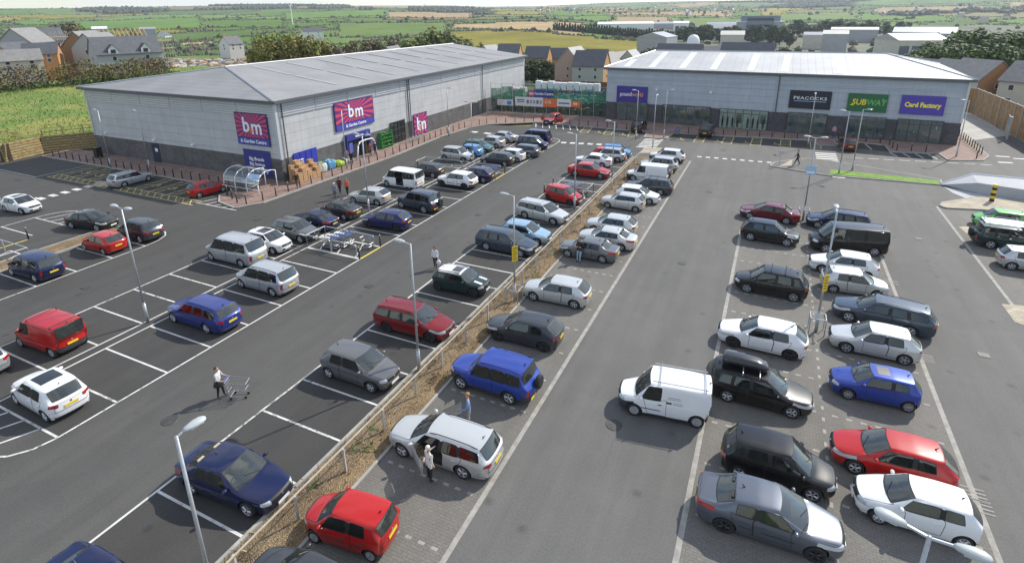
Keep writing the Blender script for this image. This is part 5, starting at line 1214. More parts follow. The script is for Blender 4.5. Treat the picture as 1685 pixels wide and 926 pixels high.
    if 'panroof' in extra: roofpatch('glass_roof', p['xh'] - .12, p['B'] - .35, W2 * .52, paint('roof_glass_black', (.02, .022, .025)))
    if 'sunroof' in extra: roofpatch('sunroof', p['xh'] - .2, p['B'] + .05, W2 * .42, mat('sunroof_dark_blind', (.07, .065, .06), .4, coat=.5))
    if 'whiteroof' in extra:
        roofpatch('white_roof', p['xh'] - .02, p['xr'] - .02, W2 * (p['tum'] - .08), P_['white'], 10); b = MB(); 
        roofpatch('roof_sunroof', p['xh'] - .18, p['B'] + .05, W2 * .42, mat('sunroof_dark_blind', (.07, .065, .06), .4, coat=.5)).location = (0, 0, .01)
        for s in (-.34, .34):
            b = MB(); n = 8
            for i in range(n + 1):
                x = p['xc'] + .28 + (c['xf'] - .22 - p['xc'] - .28) * i / n
                for y in (s - .09, s + .09): b.v.append((x, y, rz(x, y) + .006))
            for i in range(n): b.f.append([2 * i, 2 * i + 1, 2 * i + 3, 2 * i + 2]); b.m.append(0)
            car_child(root, 'bonnet_stripe', b, P_['white'], True)
    if 'rails' in extra:
        for s in (1, -1): 
            y = s * W2 * (p['tum'] - .1); x0, x1 = p['xh'] - .1, p['xr'] + .1; pts = [(x0 + (x1 - x0) * i / 6, y, rz(x0 + (x1 - x0) * i / 6, y) + (.05 if 0 < i < 6 else 0)) for i in range(7)]; car_child(root, 'roof_rail', MB().path(pts, .018), M_RUB)
    if kind == 'bigvan' and pcol == 'white':
        k = 'rdoorL' if Vector((cos(hd + pi / 2), sin(hd + pi / 2))).dot(Vector((-loc.x, -loc.y))) > 0 else 'rdoorR'; s = 1 if k.endswith('L') else -1
        made[k].location = (-1.0, s * .09, 0)
    if 'rack' in extra and pcol == 'white':
        # sign writing too small to read in the photograph: grey lines and a small emblem
        s = 1 if Vector((-sin(hd), cos(hd))).dot(Vector((-loc.x, -loc.y))) > 0 else -1; b = MB()
        for i, (ln, z) in enumerate(((.5, 1.30), (.62, 1.22), (.4, 1.06), (.4, .98))):
            h = hit((-.35, 3 * s, z), (0, -s, 0)); y = (h.y if h else s * W2) + s * .006; b.box((-.35 - (0 if i < 2 else .15), y, z), (ln, .004, .025))
        car_child(root, 'side_lettering', b, mat('faded_sign_grey', (.28, .28, .30), .6)); b = MB(); h = hit((-.15, 3 * s, 1.02), (0, -s, 0)); b.box((-.13, (h.y if h else s * W2) + s * .006, 1.02), (.22, .004, .09)); car_child(root, 'side_emblem', b, mat('emblem_red_black', (.12, .03, .03), .6))
    if 'vest' in label:
        b = MB(); b.blob((p['A'] - .92, -.36 if hd > 0 else .36, p['low'] + .85), .2, random.Random(5), 2, .2, (.7, 1, 1.2)); vo = b.build('safety_vest', mat('fluorescent_yellow', (.55, .85, .02), .7), None, True); vo.location = loc; vo.rotation_euler = (0, 0, hd); tag(vo, 'fluorescent yellow vest hung over the seat of the small red hatchback', 'vest')
# ------------------------------------------------------------------ lamps, bollards, fences, trolleys, stock
M_LAMPH = mat('lamp_head_grey', (.42, .45, .46), .45, coat=.1); M_LAMPG = mat('lamp_diffuser', (.60, .68, .66), .2)
M_POLE = mat('lamp_pole_galvanised', (.42, .44, .46), .45, metal=.5, var=.1, scale=5)
def lamp_head_mesh():
    w = MB(); rings = []
    prof = [(0, .05, .05), (.08, .10, .09), (.22, .14, .10), (.45, .175, .12), (.68, .16, .10), (.80, .10, .06), (.84, .03, .03)]
    n = 10
    for x, hw, hh in prof:
        rings.append([(x, cos(2 * pi * i / n) * hw, max(-.35, sin(2 * pi * i / n)) * hh) for i in range(n)])
    vs = [v for r in rings for v in r]; fs = [(k * n + i, k * n + (i + 1) % n, (k + 1) * n + (i + 1) % n, (k + 1) * n + i) for k in range(len(prof) - 1) for i in range(n)] + [tuple(range(n)), tuple(range((len(prof) - 1) * n, len(prof) * n))]
    w.add(vs, fs); return w.mesh('lamp_head', [M_LAMPH], True)
LH = lamp_head_mesh(); LH.transform(Matrix.Diagonal((.70, .9, .8, 1))); LGm = MB().bx(.16, .48, -.11, .11, -.05, -.03).mesh('diffuser', [M_LAMPG])
POLES = {}
def lamp(base, h, label, arms=(pi,), base_box=False, arm=.35):
    k = round(h, 2)
    if k not in POLES: POLES[k] = MB().tube((0, 0, 1.25), (0, 0, h), .062, .045, n=8).mesh('pole', [M_POLE], True), MB().tube((0, 0, 0), (0, 0, 1.25), .095, .09, n=8).tube((0, 0, 1.25), (0, 0, 1.33), .09, .062, n=8).mesh('pole_base', [M_POLE], True)
    root = empty('street_lamp', (base[0], base[1], base[2] if len(base) > 2 else 0)); tag(root, label, 'street lamp', 'lamp posts of the retail park')
    mobj('pole', POLES[k][0], root); mobj('pole_base', POLES[k][1], root)
    for a in arms:
        b = MB().tube((0, 0, h - .04), (cos(a) * arm, sin(a) * arm, h + .03), .035, n=6).build('arm', M_POLE, root)
        hd = mobj('lamp_head', LH, root); hd.location = (cos(a) * arm * .9, sin(a) * arm * .9, h + .03); hd.rotation_euler = (0, radians(-4), a); g = mobj('diffuser', LGm, hd)
    if base_box:
        w = MB(); 
        for s in (-1, 1):
            for t in (-1, 1): w.tube((s * .38, t * .38, 0), (s * .38, t * .38, 1.0), .03, n=6)
            w.tube((s * .38, -.38, 1.0), (s * .38, .38, 1.0), .03, n=6); w.tube((-.38, s * .38, 1.0), (.38, s * .38, 1.0), .03, n=6)
        w.build('guard_frame', M_GALV, root); 
    return root
def hgt(base, top):
    b = G(*base); d = ray(*top); hz = hypot(b.x, b.y); return CH + d.z / hypot(d.x, d.y) * hz
FX, BX = 0.0, pi
LAMPS = [((243.7, 530), 7.2, (FX, BX), False, 'tall twin headed lamp post beside the mid blue estate'),
 ((690, 610.5), 7.0, (BX,), False, 'single headed lamp post beside the dark red estate'),
 ((847, 497), 7.0, (BX,), True, 'lamp post in the planting strip carrying a yellow sign'),
 ((607.4, 349), 7.2, (BX, FX), False, 'twin headed lamp post beside the silver hatchback opposite the store corner'),
 ((778, 265.5), 7.2, (BX, FX), False, 'twin headed lamp post in the middle row by the light blue hatchback'),
 ((738.7, 224), 7.0, (-.2,), False, 'lamp post on the red pavement beyond the sunburst banner'),
 ((571.5, 279), 7.0, (FX,), False, 'lamp post on the red pavement in front of the store entrance'),
 ((183, 277), 7.0, (BX,), False, 'lamp post by the end wall nearest the black bin'),
 ((247, 280), 7.0, (BX,), False, 'lamp post by the end wall next to the dark blue door'),
 ((372.7, 284), 7.0, (BX,), False, 'lamp post by the end wall behind the trolley shelter'),
 ((945.1, 344.5), 7.0, (BX,), False, 'lamp post beside the small red hatchback at the fence'),
 ((1006, 313), 7.0, (BX,), False, 'lamp post in the planting strip by the red saloon'),
 ((1046, 229), 6.8, (BX,), False, 'lamp post at the crossing in front of the purple sign shop'),
 ((1074, 243), 6.8, (pi / 2,), False, 'slim lamp post standing on the tactile paving at the far crossing'),
 ((1092, 228), 6.8, (FX,), False, 'lamp post on the pavement between the purple sign shop and the poster windows'),
 ((1166, 200), 7.0, (-pi / 2,), False, 'lamp post standing against the terrace wall between two shop windows'),
 ((1329, 241), 6.8, (pi / 2,), False, 'lamp post in front of the black shop sign'),
 ((1321, 362), 7.2, (BX, FX), True, 'twin headed lamp post behind the dark red saloon with a small blue sign'),
 ((1380, 287), 6.9, (BX,), False, 'left one of the pair of lamp posts rising from the grass verge'),
 ((1402, 282), 6.9, (-.4,), False, 'right one of the pair of lamp posts rising from the grass verge'),
 ((1573, 259), 6.8, (BX,), False, 'lamp post on the red pavement at the terrace corner by the violet sign'),
 ((1342, 546), 7.2, (pi / 2,), True, 'lamp post with a yellow sign and steel guard in the right lot')]
LAMPO = {}
for b, h, arms, box, lab in LAMPS:
    if b == (1342, 546): arms = (pi / 2,)
    LAMPO[b] = lamp(G(*b), h, lab, arms, box)
g = G(289, 715, 7.15); lamp((g.x, g.y, 0), 7.1, 'near lamp post in the row at the bottom left with one pale head', (radians(80),), arm=.2)
g = G(1530, 882, 7.15); lamp((g.x, g.y, 0), 7.15, 'near twin headed lamp post at the bottom right over the white hatchback', (radians(-12), radians(168)), arm=.42)
M_SIGNY = mat('yellow_notice', (.75, .50, .03), .5)
for px, py0, py1, lp in ((847, 404, 429, (847, 497)), (1353, 450, 478, (1342, 546))):
    b = G(*lp); z0, z1 = hgt(lp, (px, py1)), hgt(lp, (px, py0)); ang = .9
    root = empty('parking_sign', (b.x, b.y, z0)); root.rotation_euler = (0, 0, ang); tag(root, 'yellow parking notice on the lamp post ' + ('in the planting strip' if px < 1000 else 'in the right lot beside the small silver hatchback'), 'sign')
    MB().bx(-.2, .2, -.10, -.075, 0, z1 - z0).build('sign_panel', M_SIGNY, root); w = MB()
    for i in range(5): w.bx(-.13, .13 - (i % 2) * .08, -.106, -.102, (z1 - z0) * (.15 + i * .17), (z1 - z0) * (.2 + i * .17))
    w.build('sign_text_lines', mat('notice_print', (.12, .09, .03), .6), root)
b = G(1321, 362); root = empty('parking_sign', (b.x, b.y, 1.7)); tag(root, 'pale blue notice on the twin headed lamp post behind the dark red saloon', 'sign'); z0 = hgt((1321, 362), (1330, 287)); z1 = hgt((1321, 362), (1330, 272)); root.location.z = z0
MB().bx(-.42, .42, -.10, -.075, 0, max(.5, z1 - z0)).build('sign_panel', mat('pale_blue_notice', (.38, .52, .68), .5), root); MB().bx(-.3, .3, -.106, -.102, .15, .3).build('sign_text_lines', M_WHITE, root)
# ---- bollards
M_BOLL = mat('bollard_black', (.018, .018, .019), .45); M_BAND = mat('bollard_band', (.48, .40, .20), .5)
BOL = (MB().tube((0, 0, 0), (0, 0, .94), .062, .055, n=8).mesh('post', [M_BOLL], True), MB().tube((0, 0, .94), (0, 0, 1.02), .058, .05, n=8).mesh('reflective_cap', [M_BAND], True))
def bollard(x, y, label, group, z=.11):
    r = empty('bollard', (x, y, z)); tag(r, label, 'bollard', group); mobj('post', BOL[0], r); mobj('reflective_cap', BOL[1], r)
def bol_line(pts, step, label, group):
    d = 0; carry = 0
    for p, q in zip(pts[:-1], pts[1:]):
        p, q = Vector(p), Vector(q); L = (q - p).length; t = carry
        while t < L:
            v = p + (q - p) * (t / L); bollard(v.x, v.y, label, group); t += step
        carry = t - L
bol_line([(-84, 37.9), (-49.6, 37.9)], 1.5, 'black bollard with buff cap along the pavement of the end wall bays', 'bollards by the end wall')
bol_line([(-48.4, 35.6), (-44.6, 34.0), (-43.75, 36), (-43.45, 45), (-43.2, 56), (-43.75, 68), (-43.2, 75), (-41.6, 78.9), (-38.2, 81.2), (-34.9, 83.6)], 1.55, 'black bollard with buff cap along the kerb of the store entrance pavement', 'bollards along the entrance kerb')
bol_line([(-33.5, 83.55), (-16.6, 82.6)], 1.55, 'black bollard in front of the garden compound and purple sign shop', 'bollards before the compound')
bol_line([(-12.2, 83.2), (5.6, 85.5)], 1.6, 'black bollard in front of the middle shop windows', 'bollards before the middle shops')
bol_line([(8.8, 86.9), (14.4, 86.0), (14.7, 82.2), (19.2, 83.1)], 1.6, 'black bollard in front of the green and violet sign shops', 'bollards before the right shops')
bol_line([(23.7, 83.8), (23.9, 96.5)], 1.1, 'black bollard in the dense row at the terrace corner', 'bollards at the terrace corner')
bollard(22.6, 81.2, 'lone black bollard at the outer point of the terrace corner pavement', 'bollard at the corner point')
for nm, pts in (('near trolley bay of the middle row', ((XM1 - .05, bayy(8)), (XM1 - .05, bayy(9)))), ('fence row trolley bay', ((XR0, bayy(16)), (XR0, bayy(17)))), ('far trolley bay of the middle row', ((XM1 - .05, bayy(17)), (XM1 - .05, bayy(18)), (XM0, bayy(17) + 1)))):
    for x, y in pts: bollard(x, y, 'black bollard at the mouth of the ' + nm, 'bollards of the ' + nm, 0)
g = G(47, 393); bollard(g.x, g.y, 'black bollard with orange cap at the left row trolley bay', None, 0)
# striped bollard at the right
g = G(1631, 333); r = empty('striped_bollard', (g.x, g.y, .12)); tag(r, 'yellow and black striped marker post on the paved island', 'marker post')
for i in range(6): MB().tube((0, 0, i * .27), (0, 0, (i + 1) * .27), .19, n=12).build('band', mat('marker_yellow', (.72, .50, .04), .5) if i % 2 else M_BOLL, r)
# ---- timber post fence in the planting strip
M_TIM = mat('grey_timber_post', (.42, .39, .35), .85, var=.2, scale=6); f = empty('post_fence', (-13.53, 0, 0)); tag(f, 'low fence of grey timber posts and wires along the planting strip', 'fence')
pm = MB().bx(-.042, .042, -.042, .042, 0, 1.2).mesh('post', [M_TIM]); n = 0
y = 5.6
while y < 66:
    o = mobj('post', pm, f); o.location = (.06 * sin(y * 3), y, .02); o.rotation_euler = (.02 * sin(y * 7), .02 * cos(y * 5), y); y += 2.45
MB().bx(-.03, .03, 4.4, 65.9, 1.195, 1.235).build('top_rail', mat('pale_timber_rail', (.40, .365, .30), .85, var=.15, scale=3), f)
for z in (.3, .6, .9): MB().tube((.05, 5.6, z), (.05, 65.6, z), .006, n=3).build('wire', M_GALV, f)
# ---- trolleys
M_WIRE = mat('trolley_wire', (.33, .34, .36), .4, metal=.55); M_TH = mat('trolley_handle_blue', (.05, .12, .45), .5)
def trolley_parts():
    b = MB(); A = lambda x, y, z: (x, y, z)
    lo = [(.42, -.2, .50), (.42, .2, .50), (-.38, .24, .42), (-.38, -.24, .42)]; hi = [(.50, -.25, .84), (.50, .25, .84), (-.42, .29, .98), (-.42, -.29, .98)]
    for r in (lo, hi): 
        for i in range(4): b.tube(r[i], r[(i + 1) % 4], .012, n=4)
    for i in range(4):
        for k in range(7):
            t = k / 6; p = Vector(lo[i]).lerp(Vector(lo[(i + 1) % 4]), t); q = Vector(hi[i]).lerp(Vector(hi[(i + 1) % 4]), t); b.tube(p, q, .006, n=3, cap=False)
        for t in (.35, .7): b.tube(Vector(lo[i]).lerp(Vector(hi[i]), t), Vector(lo[(i + 1) % 4]).lerp(Vector(hi[(i + 1) % 4]), t), .006, n=3, cap=False)
    for k in range(6): t = k / 5; b.tube(Vector(lo[0]).lerp(Vector(lo[1]), t), Vector(lo[3]).lerp(Vector(lo[2]), t), .006, n=3, cap=False)
    fr = MB()
    for s in (-1, 1): fr.path([(-.46, s * .27, 1.02), (-.34, s * .24, .40), (-.30, s * .25, .16), (.40, s * .16, .14)], .016, n=5)
    fr.tube((-.30, -.25, .16), (-.30, .25, .16), .014, n=4); hd = MB().tube((-.47, -.27, 1.03), (-.47, .27, 1.03), .022, n=6)
    wh = MB().lathe([(.001, -.015), (.06, -.015), (.06, .015), (.001, .015)], n=10, axis='Y')
    return b.mesh('basket', [M_WIRE]), fr.mesh('frame', [M_WIRE]), hd.mesh('handle', [M_TH]), wh.mesh('wheel', [M_RUB])
TRO = trolley_parts()
def trolley(x, y, rz, label, group=None, z=0):
    r = empty('shopping_trolley', (x, y, z), rz); tag(r, label, 'trolley', group)
    for n_, me in zip(('basket', 'frame', 'handle'), TRO[:3]): mobj(n_, me, r)
    for px, py in ((-.28, -.24), (-.28, .24), (.38, -.16), (.38, .16)): mobj('wheel', TRO[3], r).location = (px, py, .06)
    return r
def trolley_train(x, y, rz, n, label, group, step=.24, z=0):
    for i in range(n): trolley(x - cos(rz) * step * i, y - sin(rz) * step * i, rz + random.uniform(-.02, .02), label, group, z)
def rail_bay(x0, x1, ys, label, z=.95):
    r = empty('trolley_bay_rails', ((x0 + x1) / 2, (ys[0] + ys[-1]) / 2, 0)); tag(r, label, 'trolley bay'); ox, oy = r.location.x, r.location.y
    for y in ys:
        for a, b in ((x0, (x0 + x1) / 2 - .05), ((x0 + x1) / 2 + .05, x1)):
            MB().path([(a - ox, y - oy, 0), (a - ox, y - oy, z - .12), (a - ox + .12 * (1 if b > a else -1), y - oy, z), (b - ox - .12 * (1 if b > a else -1), y - oy, z), (b - ox, y - oy, z - .12), (b - ox, y - oy, 0)], .035, n=6).build('hoop', M_GALVW, r)
    MB().path([(x0 - ox, ys[0] - oy, 0), (x0 - ox, ys[0] - oy, z), (x0 - ox, ys[-1] - oy, z), (x0 - ox, ys[-1] - oy, 0)], .035, n=6).build('end_hoop', M_GALVW, r)
M_GALVW = mat('white_galvanised_rail', (.46, .47, .47), .5, metal=.3)
rail_bay(XMb - .2, XM1 - .5, (bayy(8) + .25, bayy(9) - .2), 'galvanised hoop rails around the near trolley bay in the middle row')
trolley_train(-30.0, bayy(8) + .7, pi, 4, 'trolley nested in the nearer line of the near middle row bay', 'trolleys in the near bay, nearer line'); trolley_train(-29.9, bayy(8) + 1.25, pi, 5, 'trolley nested in the middle line of the near middle row bay', 'trolleys in the near bay, middle line'); trolley_train(-29.6, bayy(8) + 1.85, pi, 4, 'trolley nested in the farther line of the near middle row bay', 'trolleys in the near bay, farther line')
trolley(-27.1, bayy(9) - .5, pi, 'lone trolley near the yellow line of the near middle row bay')
rail_bay(XR1 - .3, XR0 + .5, (bayy(16) + .2, bayy(17) - .2), 'galvanised hoop rails around the trolley bay in the fence row')
trolley_train(-16.0, bayy(16) + .8, 0, 6, 'trolley nested in the near line of the fence row trolley bay', 'trolleys in the fence row bay, near line'); trolley_train(-16.0, bayy(16) + 1.5, 0, 5, 'trolley nested in the far line of the fence row trolley bay', 'trolleys in the fence row bay, far line')
rail_bay(XM0 + .3, XM1 - .5, (bayy(17) + .25, bayy(18) - .2), 'galvanised hoop rails around the far trolley bay in the middle row'); trolley_train(-28.4, bayy(17) + .9, pi, 7, 'trolley in the near line of the far middle row bay', 'trolleys in the far bay, near line'); trolley_train(-28.2, bayy(17) + 1.6, pi, 6, 'trolley in the far line of the far middle row bay', 'trolleys in the far bay, far line')
ga, gb = G(48, 392), G(92, 412); rail_bay(-49.2, -56.5, (bayy(3), bayy(4) - .2), 'white hoop rails around the empty trolley bay in the left rows')
trolley_train(-11.9, 82.2, pi / 2, 5, 'trolley parked on the pavement beside the poster window shop', 'trolleys by the poster windows', z=.11)
# ---- clear trolley shelter
M_PERSP = glass('clear_polycarbonate', (.78, .82, .83), .06, .12); sx0, sy0, sw, sl = -50.6, 36.6, 2.6, 5.0
g0 = G(374, 319); sr = empty('trolley_shelter', (-49.2, 38.1, .11)); tag(sr, 'curved clear trolley shelter with white hoops at the corner of the store', 'trolley shelter')
prof = [(-1.25, .0), (-1.25, 1.1), (-1.1, 1.6), (-.7, 2.0), (-.1, 2.2), (.6, 2.2), (1.1, 2.05)]
for k in range(4):
    x = -1.1 + k * 1.65; w = MB().path([(x, a, z) for a, z in prof] + [(x, 1.1, 2.05), (x, 1.1, 0)], .045, n=6); w.build('hoop', mat('white_steel', (.75, .76, .77), .4), sr, True)
for k in range(3):
    x0, x1 = -1.1 + k * 1.65 + .05, -1.1 + (k + 1) * 1.65 - .05; w = MB()
    for (a, z), (a2, z2) in zip(prof[1:-1], prof[2:]): w.add([(x0, a, z), (x1, a, z), (x1, a2, z2), (x0, a2, z2)], [(0, 1, 2, 3)])
    w.add([(x0, -1.25, .3), (x1, -1.25, .3), (x1, -1.25, 1.1), (x0, -1.25, 1.1)], [(0, 1, 2, 3)]); w.build('roof_panel', M_PERSP, sr, True)
for z, a in ((1.1, -1.25), (2.2, .3), (.5, -1.25)): MB().tube((-1.1, a, z), (3.85, a, z), .03, n=5).build('rail', mat('white_steel', (.75, .76, .77), .4), sr)
trolley_train(-47.6, 37.7, 0, 6, 'trolley nested in the front line under the clear shelter', 'trolleys in the shelter, front line', z=.11); trolley_train(-47.7, 38.5, 0, 7, 'trolley nested in the back line under the clear shelter', 'trolleys in the shelter, back line', z=.11)
# ---- goods outside the store
M_CRATE = mat('pale_wood_crate', (.50, .30, .15), .8, var=.25, scale=4); g = G(487, 296, .11); rnd = random.Random(4)
CRm = MB()
for s in (-1, 1):
    for z in (.07, .2, .33): CRm.bx(-.3, .3, s * .2 - .012, s * .2 + .012, z - .05, z + .05)
    for z in (.07, .2, .33): CRm.bx(s * .3 - .012, s * .3 + .012, -.186, .186, z - .05, z + .05)
CRm.bx(-.285, .285, -.185, .185, .01, .36); CRm = CRm.mesh('crate', [M_CRATE])
lay = 0
for col in range(5):
    for row in range(3):
        hn = (5, 6, 5, 4, 5)[col] - row
        for k in range(hn):
            o = mobj('wooden_crate', CRm); o.location = (-45.9 + row * .48, 42.3 + col * .66 - .4, .11 + k * .37); o.rotation_euler = (0, 0, pi / 2 + rnd.uniform(-.04, .04)); 
            tag(o, 'pale wooden crate in the stack at the sunny corner of the store', 'crate', 'wooden crates stacked at the store corner')
def bulkbag(px, py, m, label, w=.95, h=1.0, sq=1):
    g = G(px, py, .11); r = empty('bulk_bag', g); tag(r, label, 'bulk bag'); b = MB(); rn = random.Random(px)
    n = 5
    bm = bmesh.new(); bmesh.ops.create_cube(bm, size=1); bmesh.ops.subdivide_edges(bm, edges=bm.edges[:], cuts=4, use_grid_fill=True)
    vs = []
    for v in bm.verts:
        c = v.co.copy(); z = c.z + .5; k = 1 + .12 * sin(pi * z) ; vs.append((c.x * w * k * sq + rn.uniform(-.02, .02), c.y * w * k + rn.uniform(-.02, .02), z * h + (rn.uniform(-.05, .08) if z > .9 else 0)))
    b.add(vs, [[v.index for v in f.verts] for f in bm.faces]); bm.free(); b.build('sack', m, r, True); t = MB()
    for i in range(9): t.blob((rn.uniform(-.4, .4) * w, rn.uniform(-.4, .4) * w, h + .05), .16, rn, 1, .3, (1.2, 1, .6))
    return r, t
bw = mat('white_woven_bag', (.62, .60, .62), .8, var=.1); 
for px, py, m, lab, tm in ((509, 286, bw, 'white bulk bag of pink packets beside the crate stack', mat('pink_packet', (.62, .42, .50), .6)), (527, 283, mat('cream_woven_bag', (.52, .52, .46), .8, var=.1), 'cream bulk bag with green tops between the white and blue bags', mat('green_packet', (.32, .42, .16), .6)), (541, 278, mat('blue_plastic_sack', (.08, .24, .42), .6, var=.2), 'pile of blue plastic sacks in front of the shutter', mat('blue_packet', (.2, .42, .62), .6)), (556, 273, mat('lime_plastic_goods', (.35, .50, .04), .6, var=.2), 'low pile of lime green goods near the entrance', mat('lime_packet', (.45, .55, .1), .6)), (572, 268, mat('grey_plastic_goods', (.20, .2, .21), .6, var=.2), 'low pile of grey and white goods by the entrance', mat('white_packet', (.6, .6, .6), .6))):
    r, t = bulkbag(px, py, m, lab, h=1.0 if px < 550 else .55, w=1.05); t.build('packets', tm, r)
gr = G(641, 243, .11); r = empty('plant_rack', (gr.x - .6, gr.y, .11), pi / 2); tag(r, 'green plant display rack standing right of the entrance', 'display rack')
for i in range(4):
    MB().bx(-1.1, 1.1, -.35, .35, .25 + i * .52, .30 + i * .52).build('shelf', mat('rack_green', (.05, .30, .06), .6), r); t = MB(); rn = random.Random(i)
    for k in range(40): t.blob((rn.uniform(-1.05, 1.05), rn.uniform(-.3, .3), .42 + i * .52), .11, rn, 1, .3, mi=rn.randrange(3))
    t.build('plants', [mat('plant_bright', (.08, .26, .03), .7), mat('plant_mid', (.04, .16, .03), .7), mat('plant_dark', (.02, .08, .02), .7)], r)
for s in (-1, 1): MB().bx(s * 1.12 - .03, s * 1.12 + .03, -.36, .36, 0, 2.2).build('upright', mat('rack_green', (.05, .3, .06), .6), r)
for i in range(5):
    y = 62.2 + i * .8; r = empty('bicycle_stand', (-45.2, y, .11)); tag(r, 'steel hoop bicycle stand in the row between the window and the banner', 'bicycle stand', 'bicycle stands by the wall'); MB().path([(-.35, 0, 0), (-.35, 0, .7), (-.25, 0, .8), (.25, 0, .8), (.35, 0, .7), (.35, 0, 0)], .03, n=6).build('hoop', M_GALV, r)
for px, py in ((159, 257), (80, 0)):
    if py: g = G(px + 4, py + 2, .11); r = empty('litter_bin', g); tag(r, 'black square litter bin at the far corner of the end wall', 'bin'); MB().bx(-.35, .35, -.35, .35, 0, 1.25).build('bin_body', M_BOLL, r); MB().bx(-.38, .38, -.38, .38, 1.25, 1.33).build('lid', M_BOLL, r)
# ---- garden compound between the two buildings
GF0, GF1 = Vector((-46.2, 89.6, 0)), Vector((-25.2, 91.0, 0)); FG = Facade(GF0, GF1 - GF0); LG = (GF1 - GF0).length
M_NET = None
def netting(name, col, alpha):
    m, nt, b = new_mat(name); L = nt.links; b.inputs['Base Color'].default_value = (*col, 1); b.inputs['Roughness'].default_value = .9
    tc = _n(nt, 'ShaderNodeTexCoord'); n = noise_tex(nt, tc.outputs['Object'], 1.4, 4); mr = _n(nt, 'ShaderNodeMapRange'); mr.inputs[1].default_value = .35; mr.inputs[2].default_value = .65; mr.inputs[3].default_value = alpha - .18; mr.inputs[4].default_value = alpha + .15; L.new(n.outputs[0], mr.inputs[0]); L.new(mr.outputs[0], b.inputs['Alpha']); return m
M_NETG = netting('green_netting', (.05, .22, .13), .72); M_NETD = netting('dark_netting', (.035, .075, .06), .72)
gc = empty('compound_fence', GF0); tag(gc, 'tall mesh compound fence with dark green netting between the two buildings', 'fence')
for i in range(11): u = LG * i / 10; w = MB().tube(FG.at(u, 0), FG.at(u, 5.2), .05, n=6); place(w.build('post', M_GALV, gc))
for i in range(10):
    u0, u1 = LG * i / 10 + .06, LG * (i + 1) / 10 - .06; w = MB(); w.add([FG.at(u0, .12), FG.at(u1, .12), FG.at(u1, 2.6), FG.at(u0, 2.6)], [(0, 1, 2, 3)]); place(w.build('lower_netting', M_NETD, gc))
    w = MB(); h = 4.4 + .4 * sin(i * 1.7); w.add([FG.at(u0, 2.6), FG.at(u1, 2.6), FG.at(u1, h), FG.at(u0, h - .1)], [(0, 1, 2, 3)]); place(w.build('upper_netting', M_NETG, gc))
for z in (.15, 2.6, 5.15): w = MB(); w.tube(FG.at(0, z, -.0), FG.at(LG, z, 0), .03, n=5); place(w.build('rail', M_GALV, gc))
def board(p0, p1, label, m, d=.12):
    r = FG.rect(*p0, *p1); root = empty('banner', FG.at(r[0], r[2])); tag(root, label, 'banner'); w = MB(); FG.box(w, *r, d, d + .05); place(w.build('banner_sheet', m, root)); return root, r
W_B = mat('white_banner', (.68, .69, .70), .6, var=.06); O_B = mat('orange_banner', (.70, .17, .05), .6)
bd, r = board((870, 148), (911, 161), 'purple garden centre banner high on the compound fence', M_NAVY); place(letters(bd, FG, r[0] + (r[1] - r[0]) * .62, (r[2] + r[3]) / 2, .18, 'Garden Centre', (r[3] - r[2]) * .55, M_WHITE, bold=.012, depth=.006, sx=.85))
w = MB(); FG.box(w, r[0] + .1, r[0] + (r[1] - r[0]) * .22, r[2] + .08, r[3] - .08, .171, .18); place(w.build('banner_emblem', M_RED, bd)); place(letters(bd, FG, r[0] + (r[1] - r[0]) * .12, (r[2] + r[3]) / 2, .19, 'b&m', (r[3] - r[2]) * .5, M_WHITE, bold=.012, depth=.006, sx=.8))
bd, r = board((819, 163), (845, 174), 'small white banner with a blue square at the left of the compound fence', W_B); w = MB(); FG.box(w, r[0] + (r[1] - r[0]) * .62, r[0] + (r[1] - r[0]) * .9, r[2] + .15, r[3] - .25, .171, .178); place(w.build('banner_print', mat('banner_blue', (.08, .25, .55), .6), bd))
w = MB(); 
for i in range(3): FG.box(w, r[0] + .2, r[0] + 1.3 - .2 * i, r[3] - .35 - i * .28, r[3] - .27 - i * .28, .171, .178)
place(w.build('banner_print', mat('banner_grey', (.32, .33, .42), .6), bd))
bd, r = board((848, 159), (894, 176), 'wide white banner with product pictures on the compound fence', W_B); w = MB()
for i in range(5): FG.box(w, r[0] + (r[1] - r[0]) * (.42 + i * .115), r[0] + (r[1] - r[0]) * (.50 + i * .115), r[2] + (r[3] - r[2]) * .3, r[2] + (r[3] - r[2]) * .7, .171, .178, mi=i % 3)
for i in range(2): FG.box(w, r[0] + (r[1] - r[0]) * .07, r[0] + (r[1] - r[0]) * .34, r[2] + (r[3] - r[2]) * (.62 - i * .2), r[2] + (r[3] - r[2]) * (.74 - i * .2), .171, .178, mi=0)
place(w.build('banner_print', [mat('banner_slate', (.12, .16, .28), .6), mat('banner_tan', (.45, .32, .2), .6), mat('banner_sky', (.2, .38, .55), .6)], bd))
bd, r = board((894, 162), (917, 177), 'orange price banner beside the wide white banner', O_B); place(letters(bd, FG, r[0] + (r[1] - r[0]) * .35, (r[2] + r[3]) / 2 + .1, .18, '£10', (r[3] - r[2]) * .5, mat('price_cream', (.8, .62, .45), .6), bold=.02, depth=.006))
bd, r = board((917, 163), (940, 176), 'white and blue banner between the two orange banners', W_B); w = MB(); FG.box(w, r[0] + .3, r[1] - .3, r[2] + (r[3] - r[2]) * .35, r[2] + (r[3] - r[2]) * .55, .171, .178); place(w.build('banner_print', mat('banner_slate', (.12, .16, .28), .6), bd))
bd, r = board((940, 166), (955, 177), 'small orange banner at the right of the compound fence', O_B); w = MB(); FG.box(w, r[0] + .4, r[1] - .5, r[2] + .4, r[3] - .3, .171, .178); place(w.build('banner_print', mat('price_cream', (.8, .62, .45), .6), bd))
